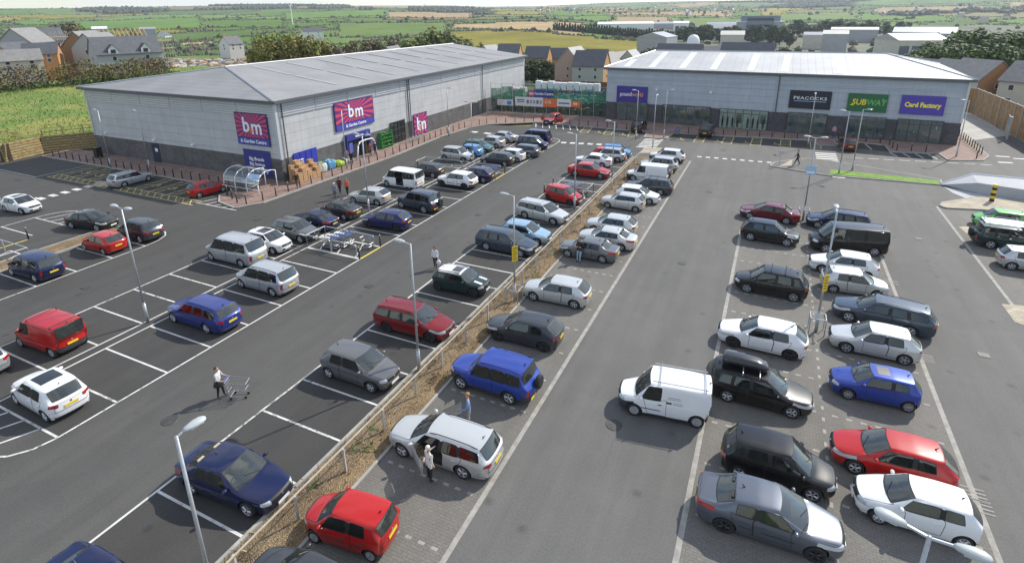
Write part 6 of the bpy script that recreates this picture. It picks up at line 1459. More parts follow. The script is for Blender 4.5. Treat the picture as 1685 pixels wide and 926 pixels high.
# stock inside the compound
a = MB(); a.poly([(-46.4, 89.7), (-25.1, 91.0), (-25.1, 112), (-46.4, 112)], .03); struct('compound_yard', a, M_ASPHD)
def pallet_goods(x, y, n, h, m, label, group, sz=(1.15, 1.05), z=.03, name='wrapped_pallet'):
    for i in range(n):
        r = empty(name, (x + i * (sz[0] + .12), y, z)); tag(r, label, 'pallet', group); MB().bx(-sz[0] / 2, sz[0] / 2, -sz[1] / 2, sz[1] / 2, 0, .14).build('pallet', M_CRATE, r); b = MB(); rn = random.Random(i); b.bx(-sz[0] / 2 + .02, sz[0] / 2 - .02, -sz[1] / 2 + .02, sz[1] / 2 - .02, .14, h + rn.uniform(-.1, .15)); b.build('wrapped_load', m, r)
WRAP = mat('white_wrapped_goods', (.72, .74, .78), .45, var=.06, scale=2)
rk = empty('storage_rack', (-34, 99.4, 0)); tag(rk, 'blue steel pallet racking inside the garden compound', 'racking')
for i in range(6): MB().bx(-7.6 + i * 2.7, -7.5 + i * 2.7, -.6, .6, .03, 3.6).build('upright', mat('rack_blue', (.03, .10, .30), .5), rk)
for z in (3.0, 1.5): MB().bx(-7.6, 6.1, -.62, .62, z, z + .14).build('shelf_beam', mat('rack_blue', (.03, .1, .3), .5), rk)
pallet_goods(-40.8, 99.4, 10, 1.5, WRAP, 'white wrapped pallet on the blue racking in the garden compound', 'white pallets on the racking', z=3.14)
pallet_goods(-37, 101.4, 6, 2.1, mat('slate_wrapped_goods', (.16, .20, .28), .5), 'slate blue wrapped pallet behind the white pallets', 'dark pallets in the compound', z=.03)
pallet_goods(-45.2, 96.5, 3, 3.6, mat('mixed_wrapped_goods', (.48, .46, .44), .5, var=.3, scale=1), 'tall mixed pallet stack against the store wall in the compound', 'pallet stacks by the store wall', sz=(1.1, 1.0))
rn = random.Random(9); grn = [mat('net_green_a', (.04, .20, .10), .8), mat('net_green_b', (.07, .28, .16), .8)]
for i in range(14):
    r = empty('plant_table', (-44.8 + i * 1.45, 93.6 + .06 * i, .03)); tag(r, 'bench of green covered plants just behind the compound fence', 'plant bench', 'plant benches in the compound'); MB().bx(-.6, .6, -1.6, 1.6, .7, .78).build('bench_top', M_CRATE, r)
    for s in (-1, 1): MB().bx(-.5, .5, s * 1.4 - .05, s * 1.4 + .05, 0, .7).build('leg', M_CRATE, r)
    b = MB()
    for k in range(10): b.blob((rn.uniform(-.45, .45), rn.uniform(-1.4, 1.4), 1.3 + rn.uniform(0, 1.3)), .5, rn, 1, .35, (1, 1.2, .8), mi=rn.randrange(2))
    b.build('plants', grn, r)
M_BFEN = mat('brown_board_fence', (.22, .115, .06), .85, var=.25, scale=1.5)
r = empty('board_fence', (-35.5, 112.3, 0)); tag(r, 'tall brown board fence closing the back of the garden compound', 'fence'); MB().bx(-11, 11, -.04, .04, 0, 3.4).build('board_panel', M_BFEN, r)
for i in range(9): MB().bx(-11 + i * 2.75 - .07, -11 + i * 2.75 + .07, -.15, -.045, 0, 3.6).build('post', M_GALV, r)
for i in range(3):
    r = empty('mesh_gate', (-44.6 + i * .8, 100.5, 0)); 
    tag(r, 'tall steel mesh gate leaf leaning open inside the compound', 'gate', 'mesh gate leaves'); w = MB()
    for k in range(7): w.tube((-.35 + k * .12, 0, .1), (-.35 + k * .12, .0, 4.4), .02, n=4)
    for z in (.1, 1.5, 3, 4.4): w.tube((-.38, 0, z), (.4, 0, z), .03, n=4)
    w.build('gate_frame', M_GALV, r)
# ---- brown acoustic fence and yard gate at the right
pts = [G(1590, 186), Vector((30.5, 104, 0)), G(1672, 226) , Vector((31.0, 90, 0)), Vector((31, 80, 0))]
pts = [Vector((26, 124, 0)), Vector((30.6, 117, 0)), Vector((31.0, 86, 0))]
M_ACO = None
def boards(name, c0, c1):
    m, nt, b = new_mat(name); L = nt.links; tc = _n(nt, 'ShaderNodeTexCoord'); sp = _n(nt, 'ShaderNodeSeparateXYZ'); L.new(tc.outputs['Object'], sp.inputs[0]); ad = _n(nt, 'ShaderNodeMath', operation='ADD'); L.new(sp.outputs['X'], ad.inputs[0]); L.new(sp.outputs['Y'], ad.inputs[1])
    cb = _n(nt, 'ShaderNodeCombineXYZ'); L.new(ad.outputs[0], cb.inputs[0]); L.new(sp.outputs['Z'], cb.inputs[1]); br = _n(nt, 'ShaderNodeTexBrick'); br.offset = 0; br.inputs['Scale'].default_value = 1; br.inputs['Brick Width'].default_value = .15; br.inputs['Row Height'].default_value = 6; br.inputs['Mortar Size'].default_value = .01
    br.inputs['Color1'].default_value = (*c0, 1); br.inputs['Color2'].default_value = (*c1, 1); br.inputs['Mortar'].default_value = (*(x * .35 for x in c0), 1); L.new(cb.outputs[0], br.inputs['Vector']); n = noise_tex(nt, tc.outputs['Object'], 1.5, 4); r = ramp2(nt, n.outputs[0], (.75, .75, .75), (1.15, 1.15, 1.15), .35, .65); mx = mixc(nt, 1, br.outputs[0], r.outputs[0], 'MULTIPLY'); L.new(mx.outputs[2], b.inputs['Base Color']); b.inputs['Roughness'].default_value = .85; return m
M_ACO = boards('acoustic_fence_boards', (.46, .28, .13), (.36, .215, .10))
r = empty('acoustic_fence', pts[0]); tag(r, 'tall brown timber acoustic fence with steel posts along the service yard', 'fence')
for p, q in zip(pts[:-1], pts[1:]):
    d = q - p; n = max(1, int(d.length / 2.6)); fa = Facade(p, d)
    for i in range(n):
        u0, u1 = d.length * i / n, d.length * (i + 1) / n; hh = 4.2; w = MB(); fa.box(w, u0 + .06, u1 - .06, .05, hh, -.04, .04); place(w.build('board_panel', M_ACO, r)); w = MB(); fa.box(w, u0 - .10, u0 + .10, 0, hh + .12, -.12, .12); place(w.build('post', M_GALV, r)); w = MB(); fa.box(w, u0 + .06, u1 - .06, hh + .002, hh + .06, -.07, .07); place(w.build('capping', M_TIM, r))
g = G(1662, 222); r = empty('yard_gate', (29.6, 97.2, 0), radians(80)); tag(r, 'open grey steel mesh gate standing by the acoustic fence', 'gate'); w = MB()
for k in range(14): w.tube((-1.4 + k * .21, 0, .15), (-1.4 + k * .21, 0, 2.9), .018, n=4)
for z in (.15, 1.5, 2.9): w.tube((-1.45, 0, z), (1.45, 0, z), .04, n=5)
w.build('gate_frame', M_GALV, r); MB().bx(-1.7, -1.45, -.12, .12, 0, 3.1).build('gate_post', M_GALV, r)
# ---- white parapet of the loading ramp at the right edge
M_RAMP = mat('pale_render', (.40, .41, .425), .8, var=.08, scale=.8)
pw = [G(1551, 304), G(1600, 287 + 8, .0), Vector((31, 72.0, 0))]
r = empty('ramp_wall', (16.6, 68.6, 0)); tag(r, 'pale rendered low ramp wall with a sloping face beside the paved island', 'wall')
A0, A1, A2 = Vector((16.45, 67.5, .15)), Vector((19.05, 68.5, 1.15)), Vector((40, 67.2, 1.4)); B0, B1, B2 = Vector((16.5, 67.15, .15)), Vector((18.85, 65.6, 1.05)), Vector((40, 58.5, 1.25)); C0, C1, C2 = Vector((16.9, 64.8, .02)), Vector((18.6, 61.0, .03)), Vector((40, 54, .03))
w = MB(); off = Vector((16.6, 68.6, 0)); V_ = [p - off for p in (A0, A1, A2, B0, B1, B2)] + [Vector((A1.x, A1.y, 0)) - off, Vector((A2.x, A2.y, 0)) - off, Vector((B1.x, B1.y, 0)) - off, Vector((B2.x, B2.y, 0)) - off]
w.add(V_, [(0, 3, 4, 1), (1, 4, 5, 2), (1, 2, 7, 6), (0, 1, 6), (3, 8, 4), (4, 8, 9, 5)]); w.build('ramp_face', M_RAMP, r)
w = MB(); w.path([p - off + Vector((0, 0, .04)) for p in (A0, A1, A2)], .09, n=4); w.build('coping', M_WHITE, r)
a = MB(); a.poly([B0 + Vector((.05, -.03, 0)), C0, C1, C2, (40, 58.4, .03), (18.86, 65.5, .03)], .018); struct('ramp_apron', a, M_RAMP)
# ---- timber crib wall and post and rail fence at the left
M_CRIB = None
def crib(name):
    m, nt, b = new_mat(name); L = nt.links; tc = _n(nt, 'ShaderNodeTexCoord'); sp = _n(nt, 'ShaderNodeSeparateXYZ'); L.new(tc.outputs['Object'], sp.inputs[0]); ad = _n(nt, 'ShaderNodeMath', operation='ADD'); L.new(sp.outputs['X'], ad.inputs[0]); L.new(sp.outputs['Y'], ad.inputs[1]); cb = _n(nt, 'ShaderNodeCombineXYZ'); L.new(ad.outputs[0], cb.inputs[0]); L.new(sp.outputs['Z'], cb.inputs[1])
    n = noise_tex(nt, cb.outputs[0], 3, 5); r = ramp2(nt, n.outputs[0], (.26, .19, .085), (.44, .34, .17), .35, .65); L.new(r.outputs[0], b.inputs['Base Color']); b.inputs['Roughness'].default_value = .9; return m
M_CRIB = crib('sleeper_timber'); r = empty('retaining_wall', (-83, 38, 0)); tag(r, 'timber sleeper retaining wall of long horizontal boards at the edge of the grass field', 'retaining wall')
cw = [Vector((-100, 33.5, 0)), Vector((-86.8, 34.0, 0)), Vector((-87.6, 38.6, 0)), Vector((-82.0, 46.5, 0)), Vector((-81.0, 60, 0))]
for p, q in zip(cw[:-1], cw[1:]):
    d = q - p; fa = Facade(p, d)
    for k in range(7):
        w = MB(); fa.box(w, -.05, d.length + .05, .03 + k * .33, .03 + k * .33 + .27, -.16 - k * .05, .0 - k * .05); place(w.build('sleeper', M_CRIB, r))
    w = MB(); fa.box(w, 0, d.length, 0, 2.25, -.75, -.35); place(w.build('backing', mat('dark_fill', (.06, .045, .03), .95), r))
r = empty('rail_fence', (-84, 40, 2.1)); tag(r, 'rustic timber post and rail fence on top of the retaining wall', 'fence')
fp = [Vector((-102, 36.2, 0)), Vector((-88.8, 36.8, 0)), Vector((-89.2, 39.6, 0)), Vector((-84.2, 47.2, 0)), Vector((-83, 60, 0))]
for p, q in zip(fp[:-1], fp[1:]):
    d = q - p; n = max(1, int(d.length / 2.2))
    for i in range(n): v = p + d * i / n - Vector((-84, 40, 0)); MB().box((v.x, v.y, .55), (.12, .12, 1.3)).build('post', M_CRIB, r)
    for z in (.5, .95): MB().tube(p - Vector((-84, 40, 0)) + Vector((0, 0, z)), q - Vector((-84, 40, 0)) + Vector((0, 0, z)), .05, n=5).build('rail', M_CRIB, r)
# arrow sign on the island
g = G(1282, 273); r = empty('post_sign', (g.x, g.y, .11)); tag(r, 'thin grey post with a small flat sign on the traffic island', 'sign'); MB().tube((0, 0, 0), (0, 0, 1.6), .03, n=6).build('post', M_GALV, r); MB().bx(-.3, .3, -.02, .02, 1.45, 1.6).build('sign_panel', M_GALV, r)
# ------------------------------------------------------------------ terrain, fields, trees, houses and sheds beyond the park
PROF = [(-1.32, [(60, -.12), (102, -.12), (112, 1.6), (140, 2.6), (250, 2.2), (480, -6), (800, -1), (1300, 12), (2000, 34), (3000, 60), (4500, 84)]),
        (-1.05, [(60, -.12), (112, -.12), (122, 1.4), (140, 2.4), (260, 1), (480, -8), (800, -3), (1300, 8), (2000, 28), (3000, 53), (4500, 72)]),
        (-.72, [(60, -.12), (125, -.2), (150, .0), (260, -4), (480, -7), (800, 1), (1300, 11), (2000, 28), (3000, 52), (4500, 80)]),
        (-.40, [(60, -.12), (118, -.4), (150, -4), (230, -8.5), (360, -10), (600, 0), (900, 7), (1400, 7), (2200, 18), (3300, 40), (4500, 58)]),
        (-.10, [(60, -.12), (125, -.4), (160, -4), (250, -9), (420, -13), (700, -10), (1000, -4), (1500, 1), (2300, 22), (3300, 52), (4500, 74)]),
        (.33, [(60, -.12), (128, -.6), (170, -3.5), (250, -8), (420, -14), (700, -17), (1000, -12), (1500, -4), (2300, 22), (3300, 50), (4500, 72)]),
        (.60, [(60, -.12), (128, -.6), (170, -3.5), (250, -8), (420, -14), (700, -17), (1000, -12), (1500, -4), (2300, 22), (3300, 50), (4500, 72)])]
def _prof(pr, d):
    if d <= pr[0][0]: return pr[0][1]
    for (d0, z0), (d1, z1) in zip(pr[:-1], pr[1:]):
        if d <= d1:
            t = (d - d0) / (d1 - d0); t = t * t * (3 - 2 * t) * .6 + t * .4; return z0 + (z1 - z0) * t
    return pr[-1][1]
def terr(x, y):
    d = hypot(x, y); a = atan2(x, y)
    if a <= PROF[0][0]: z = _prof(PROF[0][1], d)
    elif a >= PROF[-1][0]: z = _prof(PROF[-1][1], d)
    else:
        for (a0, p0), (a1, p1) in zip(PROF[:-1], PROF[1:]):
            if a <= a1:
                t = (a - a0) / (a1 - a0); z = _prof(p0, d) * (1 - t) + _prof(p1, d) * t; break
    if d > 140:
        k = min(1, (d - 140) / 900); z += k * (noise.noise(Vector((x / 420, y / 420, 1.3))) * 3 + noise.noise(Vector((x / 1300, y / 1300, 5.1))) * 20 * min(1, d / 2200))
    return z
AZW = {}
def az_of(px): d = ray(px, 20); return atan2(d.x, d.y)
FC_ = dict(g1=(.115, .195, .042), g2=(.095, .155, .045), g3=(.14, .205, .06), y=(.245, .215, .042), t=(.36, .265, .155), b=(.21, .155, .09), w=(.032, .042, .022), s=(.20, .175, .085), u=(.16, .165, .13))
rnd = random.Random(21)
EXPL = [(735, 1062, 350, 590, 'y'), (742, 915, 615, 860, 't'), (488, 742, 370, 560, 'g1'), (640, 780, 1150, 1560, 't'), (560, 735, 640, 900, 'g3'), (330, 470, 900, 1250, 'g1'), (470, 640, 1250, 1750, 'g1'), (120, 330, 1000, 1500, 'g1'), (0, 60, 420, 900, 's'), (200, 420, 600, 860, 'g2'), (1000, 1200, 1350, 1800, 't'), (1440, 1610, 1700, 2200, 't'), (1060, 1700, 190, 1000, 'u'), (1290, 1420, 1100, 1500, 'g3'), (915, 960, 600, 780, 't')]
SEED = []
for i in range(190):
    a = rnd.uniform(-1.45, .7); d = math.exp(rnd.uniform(math.log(300), math.log(4800))); SEED.append((a, math.log(d), rnd.choice(('g1', 'g1', 'g2', 'g2', 'g3', 'g3', 'g1', 'g2', 'g3', 's', 'y', 't', 'w'))))
def cell(a, d):
    for i, (p0, p1, d0, d1, c) in enumerate(EXPL_A):
        if p0 < a < p1 and d0 * (1 + .12 * sin(a * 9 + i)) < d < d1 * (1 + .10 * sin(a * 7 + i * 2)): return i, c
    if d < 330: return -1, 's' if a < -.6 else 'g2'
    ld = math.log(d); best = min(range(len(SEED)), key=lambda k: abs(SEED[k][0] - a) * 1.0 + abs(SEED[k][1] - ld) * .75 + .03 * sin(a * 40 + k))
    return 100 + best, SEED[best][2]
EXPL_A = [(az_of(a), az_of(b), c, d, e) for a, b, c, d, e in EXPL]
NA, ND = 250, 120; A0_, A1_ = -1.5, .75; ds = [58 * (4800 / 58) ** (k / (ND - 1)) for k in range(ND)]
vs, cid, ccol = [], [], []
for k in range(ND):
    for i in range(NA):
        a = A0_ + (A1_ - A0_) * i / (NA - 1); x, y = sin(a) * ds[k], cos(a) * ds[k]; vs.append((x, y, terr(x, y)))
        if ds[k] > 150: c, nme = cell(a, ds[k])
        else: c, nme = -2, 's'
        cid.append(c); col = FC_[nme]; v = .88 + .24 * ((c * 7919) % 17) / 17; ccol.append(tuple(x_ * v for x_ in col))
fs = [(k * NA + i, k * NA + i + 1, (k + 1) * NA + i + 1, (k + 1) * NA + i) for k in range(ND - 1) for i in range(NA - 1)]
me = bpy.data.meshes.new('terrain'); me.from_pydata(vs, [], fs); at = me.color_attributes.new('field_colour', 'FLOAT_COLOR', 'POINT')
for i, c in enumerate(ccol): at.data[i].color = (*c, 1)
me.polygons.foreach_set('use_smooth', [True] * len(fs))
m, nt, b = new_mat('farmland'); L = nt.links; ca = _n(nt, 'ShaderNodeVertexColor'); ca.layer_name = 'field_colour'; tc = _n(nt, 'ShaderNodeTexCoord')
n1 = noise_tex(nt, tc.outputs['Object'], .02, 8, .65); r = ramp2(nt, n1.outputs[0], (.78, .78, .76), (1.2, 1.2, 1.15), .35, .65); n2 = noise_tex(nt, tc.outputs['Object'], .35, 4, .7); r2 = ramp2(nt, n2.outputs[0], (.82, .84, .8), (1.16, 1.14, 1.1), .32, .68)
mx = mixc(nt, 1, ca.outputs[0], r.outputs[0], 'MULTIPLY'); mx = mixc(nt, 1, mx.outputs[2], r2.outputs[0], 'MULTIPLY'); L.new(mx.outputs[2], b.inputs['Base Color']); b.inputs['Roughness'].default_value = .95; b.inputs['Specular IOR Level'].default_value = .1
me.materials.append(m); o = mobj('terrain', me); o['kind'] = 'structure'
# land on all other sides so the ground sheet reaches the horizon everywhere
a_ = MB(); R_ = 4800
a_.poly([(sin(A1_) * 60, cos(A1_) * 60), (sin(A1_) * R_, cos(A1_) * R_), (R_, 0), (R_, -R_), (-R_, -R_), (-R_, 0), (sin(A0_) * R_, cos(A0_) * R_), (sin(A0_) * 60, cos(A0_) * 60), (-20, -30), (50, -30)], -.35); struct('outer_ground', a_, mat('outer_grass', (.09, .15, .035), .95, var=.2, scale=.01))
LEAFM = {k: mat('foliage_' + k, c, .75, var=.25, scale=.4) for k, c in dict(dark=(.045, .068, .024), mid=(.065, .105, .022), light=(.13, .185, .034), olive=(.15, .14, .03), gold=(.25, .20, .035), rust=(.15, .095, .04), bare=(.12, .094, .062), teal=(.036, .056, .032)).items()}
M_BARK = mat('tree_bark', (.09, .07, .05), .9, var=.3)
# hedgerows and far woods: masses nobody could count
hb = MB(); hm = [LEAFM['dark'], LEAFM['teal'], LEAFM['bare'], LEAFM['mid']]; rn = random.Random(5)
def lump(x, y, r, mi):
    z = terr(x, y); o_ = len(hb.v); n = 5; top = Vector((x, y, z + r * rn.uniform(1.1, 1.7)))
    ring = []
    for h, k in ((0, 1.05), (.55, 1.0)):
        for i in range(n):
            t = 2 * pi * (i + .5 * (h > 0)) / n; rr = r * k * rn.uniform(.75, 1.2); hb.v.append((x + cos(t) * rr, y + sin(t) * rr, z - .4 + h * r * rn.uniform(1.2, 1.9)))
    hb.v.append(tuple(top))
    for i in range(n):
        j = (i + 1) % n; hb.f.append([o_ + i, o_ + j, o_ + n + i]); hb.f.append([o_ + j, o_ + n + j, o_ + n + i]); hb.f.append([o_ + n + i, o_ + n + j, o_ + 2 * n]); hb.m += [mi] * 3
cntl = 0
for k in range(1, ND - 1):
    d = ds[k]
    if d < 330: continue
    stepm = d * (A1_ - A0_) / NA
    for i in range(1, NA - 1):
        q = k * NA + i; edge = cid[q] != cid[q + 1] or cid[q] != cid[q + NA]
        wood = ccol[q][1] < .055
        a = A0_ + (A1_ - A0_) * i / (NA - 1)
        industrial = cid[q] == 12
        if edge and not industrial:
            nn = 9 if cid[q] != cid[q + NA] else 3
            for j in range(nn):
                da = rn.uniform(-.5, .5) * (A1_ - A0_) / NA; dd = d * (1 + rn.uniform(-.012, .012) + (.016 if cid[q] != cid[q + NA] else rn.uniform(-.015, .03))); r = rn.uniform(.6, 1.1) * (1 + d / 3500) * (2.6 if rn.random() < .035 else 1)
                lump(sin(a + da) * dd, cos(a + da) * dd, r, rn.choice((0, 0, 1, 2, 2, 3)))
        elif wood:
            for j in range(9):
                da = rn.uniform(-.6, .6) * (A1_ - A0_) / NA; dd = d * (1 + rn.uniform(-.02, .02)); lump(sin(a + da) * dd, cos(a + da) * dd, rn.uniform(2.6, 4.6) * (1 + d / 4000), rn.choice((0, 1, 1, 2, 3)))
        elif industrial and d > 450 and rn.random() < .10: lump(sin(a) * d, cos(a) * d, rn.uniform(2, 4.5), rn.choice((0, 1, 2)))
        elif -.35 < a < .1 and 1500 < d < 2300 and rn.random() < .16: lump(sin(a) * d, cos(a) * d, rn.uniform(2.5, 5), rn.choice((0, 1, 2)))
o = hb.build('hedgerows_and_woods', hm, smooth=False, fix=False); tag(o, 'dark hedgerows and woods dividing the distant fields', 'hedgerow', kind='stuff')
# ---- trees
def crown_mesh(kind, seed, H, R, mats, nleaf=1500, leaf=.45, base=.28, shape='round', droop=0):
    rn = random.Random(seed); w = MB(); cl = []
    for i in range(16 if shape != 'cone' else 26):
        if shape == 'cone':
            t = i / 26; z = H * (base + (1 - base) * t); rr = R * (1 - t) * .75; a = rn.uniform(0, 6.3); cl.append((Vector((cos(a) * rr * .6, sin(a) * rr * .6, z)), R * (1.05 - t) * .6 + .2))
        else:
            a = rn.uniform(0, 6.3); t = rn.uniform(0, 1); rr = R * .72 * (rn.random() ** .5) * (sin(pi * (.12 + .8 * t)) ** .6); cl.append((Vector((cos(a) * rr, sin(a) * rr, H * (base + .06 + (.86 - base) * t))), R * rn.uniform(.28, .45)))
    for i in range(nleaf):
        c, r = rn.choice(cl); u = Vector((rn.gauss(0, 1), rn.gauss(0, 1), rn.gauss(0, 1))).normalized(); p = c + u * r * (rn.random() ** .35) * Vector((1, 1, .8)).length / 1.6
        p.z -= droop * rn.random() ** 2 * 2; s = leaf * rn.uniform(.6, 1.3); n_ = (u + Vector((rn.uniform(-.7, .7), rn.uniform(-.7, .7), rn.uniform(-.3, .9)))).normalized(); t1 = n_.orthogonal().normalized(); t2 = n_.cross(t1)
        mi = 0 if rn.random() < .45 else (1 if rn.random() < .6 else 2)
        w.add([p + t1 * s, p + t2 * s * .7, p - t1 * s * .9, p - t2 * s * .75], [(0, 1, 2, 3)], mi)
    return w.mesh(kind + '_crown', mats, False, fix=False)
def trunk_mesh(kind, seed, H, R, base):
    rn = random.Random(seed); w = MB(); w.tube((0, 0, -.6), (.1, .05, H * base), H * .028, H * .020, n=7)
    for i in range(6):
        a = rn.uniform(0, 6.3); p1 = Vector((cos(a) * R * .45, sin(a) * R * .45, H * rn.uniform(.5, .8))); w.tube((.1, .05, H * base * rn.uniform(.8, 1)), p1, H * .014, H * .005, n=5)
    return w.mesh(kind + '_trunk', [M_BARK], True)
TREEK = {}
def tree_kind(k):
    if k not in TREEK:
        P = dict(willow=(10, 4.2, ['olive', 'gold', 'light'], 1700, .30, .30, 'round', 1.2), grey=(8, 3.6, ['bare', 'bare', 'olive'], 900, .30, .2, 'round', 0), olive=(9, 4.2, ['olive', 'mid', 'light'], 1500, .38, .15, 'round', 0), green=(12, 5.2, ['mid', 'light', 'dark'], 2600, .42, .12, 'round', 0), dark=(10, 4.2, ['dark', 'mid', 'teal'], 1500, .48, .12, 'round', 0), conifer=(14, 2.9, ['dark', 'teal', 'dark'], 800, .62, .05, 'cone', 0), bush=(4, 2.6, ['rust', 'olive', 'bare'], 900, .24, .0, 'round', 0))[k]
        H, R, ms, n, lf, bs, sh, dr = P; TREEK[k] = [(crown_mesh(k, s * 31 + len(k), H, R, [LEAFM[q] for q in ms], n, lf, bs, sh, dr), trunk_mesh(k, s, H, R, max(.2, bs)), H) for s in range(3)]
    return TREEK[k]
def tree(k, px, py_top, dist, hgt_, label, group, sxy=1.0, name='tree'):
    v = rn.choice(tree_kind(k)); p = AZ(px, dist); z = ZAT(px, py_top, dist) - hgt_; zt = terr(p.x, p.y)
    if z > zt: hgt_ += (z - zt) * .8; z = zt
    r = empty(name, (p.x, p.y, z), rn.uniform(0, 6.3)); s = hgt_ / v[2]; r.scale = (s * sxy, s * sxy, s); tag(r, label, 'tree', group); mobj('crown', v[0], r); mobj('trunk', v[1], r)
for i, px in enumerate((424, 443, 462, 480, 498, 514)): tree('willow', px, 52 + (3 if i in (0, 5) else 0), 168 + (i * 7) % 12, 11, 'yellow olive willow in the row of slim trees behind the grey store', 'yellow willows behind the store', .95)
for px, py, d, h in ((540, 72, 190, 6.5), (556, 66, 200, 8), (575, 66, 205, 8), (596, 64, 210, 8), (613, 64, 215, 8), (630, 58, 220, 9), (648, 60, 225, 8), (530, 78, 180, 6)): tree('grey', px, py, d, h, 'greyish half bare tree behind the long grey roof', 'grey trees behind the store')
for px, py, d, h in ((688, 56, 228, 9), (705, 49, 235, 11), (718, 47, 232, 11), (735, 51, 240, 10), (752, 58, 245, 8), (768, 64, 250, 7), (668, 62, 222, 7), (785, 70, 250, 6)): tree('olive', px, py, d, h, 'bushy olive green tree in the clump above the ridge of the grey store', 'olive trees above the ridge', 1.15)
for px, py, d, h in ((70, 40, 270, 10), (88, 36, 280, 12), (104, 38, 280, 12), (55, 46, 265, 9), (118, 46, 285, 9)): tree('grey', px, py, d, h, 'brownish half bare tree behind the building site houses', 'brown trees behind the houses', 1.4)
for px, py, d, h in ((1575, 74, 215, 11), (1590, 68, 220, 13), (1606, 54, 228, 16), (1622, 50, 232, 17), (1640, 62, 225, 14), (1655, 58, 232, 15), (1672, 56, 236, 15), (1688, 56, 230, 15), (1545, 74, 210, 10), (1530, 82, 205, 9), (1558, 68, 222, 11), (1515, 88, 200, 7), (1600, 82, 198, 9), (1628, 78, 200, 11), (1650, 78, 200, 11), (1675, 74, 200, 12)): tree('green', px, py, d, h, 'leafy green tree in the wood behind the brick houses at the right', 'green trees at the right', 1.2)
for i in range(46): px = 912 + i * 4.4; tree('conifer', px, 38 + 12 * (px - 912) / 200 + rn.uniform(-2, 3), 610 - (px - 912) * .35, 15, 'dark conifer in the shelter belt along the far edge of the yellow field', 'conifers behind the yellow field', 1.25, 'conifer')
for i in range(26): px = 1120 + i * 7.5; tree('dark', px + rn.uniform(-3, 3), rn.uniform(40, 50), rn.uniform(520, 640), 13, 'dark tree standing among the industrial sheds', 'dark trees among the sheds', 1.1)
for i in range(24): px = 1290 + i * 9; tree('dark', px + rn.uniform(-3, 3), rn.uniform(32, 46), rn.uniform(680, 900), 13, 'dark tree in the belt beyond the industrial sheds', 'dark trees beyond the sheds', 1.2)
for px, py, d in ((875, 96, 190), (888, 97, 185), (900, 98, 186), (862, 98, 182), (912, 100, 185), (1065, 78, 250), (1080, 76, 255), (1285, 74, 300), (1300, 76, 300), (1250, 77, 290), (1400, 84, 260), (1420, 80, 270), (1440, 82, 262), (1460, 84, 255)): tree('dark', px, py, d, 5, 'low dark bush between the houses and the retail park', 'low bushes near the houses', 1.2, 'bush')
# ---- grass field at the left with its brown hedge
def Xw(y):
    pts = ((30, -86.9), (34, -87.2), (38.6, -88), (46.5, -82.6), (60, -81.6), (400, -81.6))
    for (a, b_), (c, d) in zip(pts[:-1], pts[1:]):
        if y <= c: return b_ + (d - b_) * max(0, (y - a)) / (c - a)
    return -81.6
def fz(x, y): return 2.1 + .011 * (Xw(y) - x) + .012 * max(0, y - 36) + .16 * noise.noise(Vector((x * .12, y * .12, 0))) + .3 * noise.noise(Vector((x * .03, y * .03, 3)))
a_ = MB(); nx, ny = 70, 70
for iy in range(ny + 1):
    y = 34 + (108 - 34) * (iy / ny) ** 1.1
    for ix in range(nx + 1): x = Xw(y) - 70 * (ix / nx) ** 1.2; a_.v.append((x, y, fz(x, y)))
for iy in range(ny):
    for ix in range(nx): i = iy * (nx + 1) + ix; a_.f.append([i, i + 1, i + nx + 2, i + nx + 1]); a_.m.append(0)
m, nt, b = new_mat('rough_grass'); L = nt.links; tc = _n(nt, 'ShaderNodeTexCoord'); n1 = noise_tex(nt, tc.outputs['Object'], .09, 7, .6); n2 = noise_tex(nt, tc.outputs['Object'], 1.3, 5, .7); n3 = noise_tex(nt, tc.outputs['Object'], .25, 4)
r1 = ramp2(nt, n1.outputs[0], (.12, .20, .032), (.26, .265, .065), .4, .62); r2 = ramp2(nt, n2.outputs[0], (.6, .65, .6), (1.3, 1.28, 1.2), .3, .7); mx = mixc(nt, 1, r1.outputs[0], r2.outputs[0], 'MULTIPLY'); r3 = ramp2(nt, n3.outputs[0], (0, 0, 0), (1, 1, 1), .6, .72); mx2 = mixc(nt, r3.outputs[0], mx.outputs[2], (.32, .275, .12)); L.new(mx2.outputs[2], b.inputs['Base Color']); b.inputs['Roughness'].default_value = .95
bp = _n(nt, 'ShaderNodeBump'); bp.inputs['Strength'].default_value = .8; bp.inputs['Distance'].default_value = .3; L.new(n2.outputs[0], bp.inputs['Height']); L.new(bp.outputs[0], b.inputs['Normal']); struct('grass_field', a_, m, smooth=True)
w = MB(); rn = random.Random(12)
for i in range(16000):
    y = 35 + rn.random() ** 1.2 * 70; x = Xw(y) - .4 - rn.random() ** 1.2 * 66; z = fz(x, y); h = rn.uniform(.08, .34); s = Vector((rn.uniform(-.1, .1), rn.uniform(-.1, .1), 0)); t = Vector((rn.uniform(-.2, .2), rn.uniform(-.2, .2), h))
    pz = noise.noise(Vector((x * .09, y * .09, 7))); w.add([Vector((x, y, z)) - s, Vector((x, y, z)) + s, Vector((x, y, z)) + t], [(0, 1, 2)], (0 if pz > .05 else 1) if rn.random() < .8 else 2)
o = w.build('grass_tufts', [mat('tuft_green', (.12, .21, .032), .9), mat('tuft_yellow', (.25, .26, .06), .9), mat('tuft_straw', (.33, .26, .11), .9)], fix=False); tag(o, 'long rough grass growing on the field left of the store', 'grass', kind='stuff')
w = MB(); hr = [G(-90, 152, 4.0), G(0, 146, 3.8), G(90, 138, 3.6), G(180, 134, 3.6), G(250, 126, 3.6), G(286, 121, 3.6)]
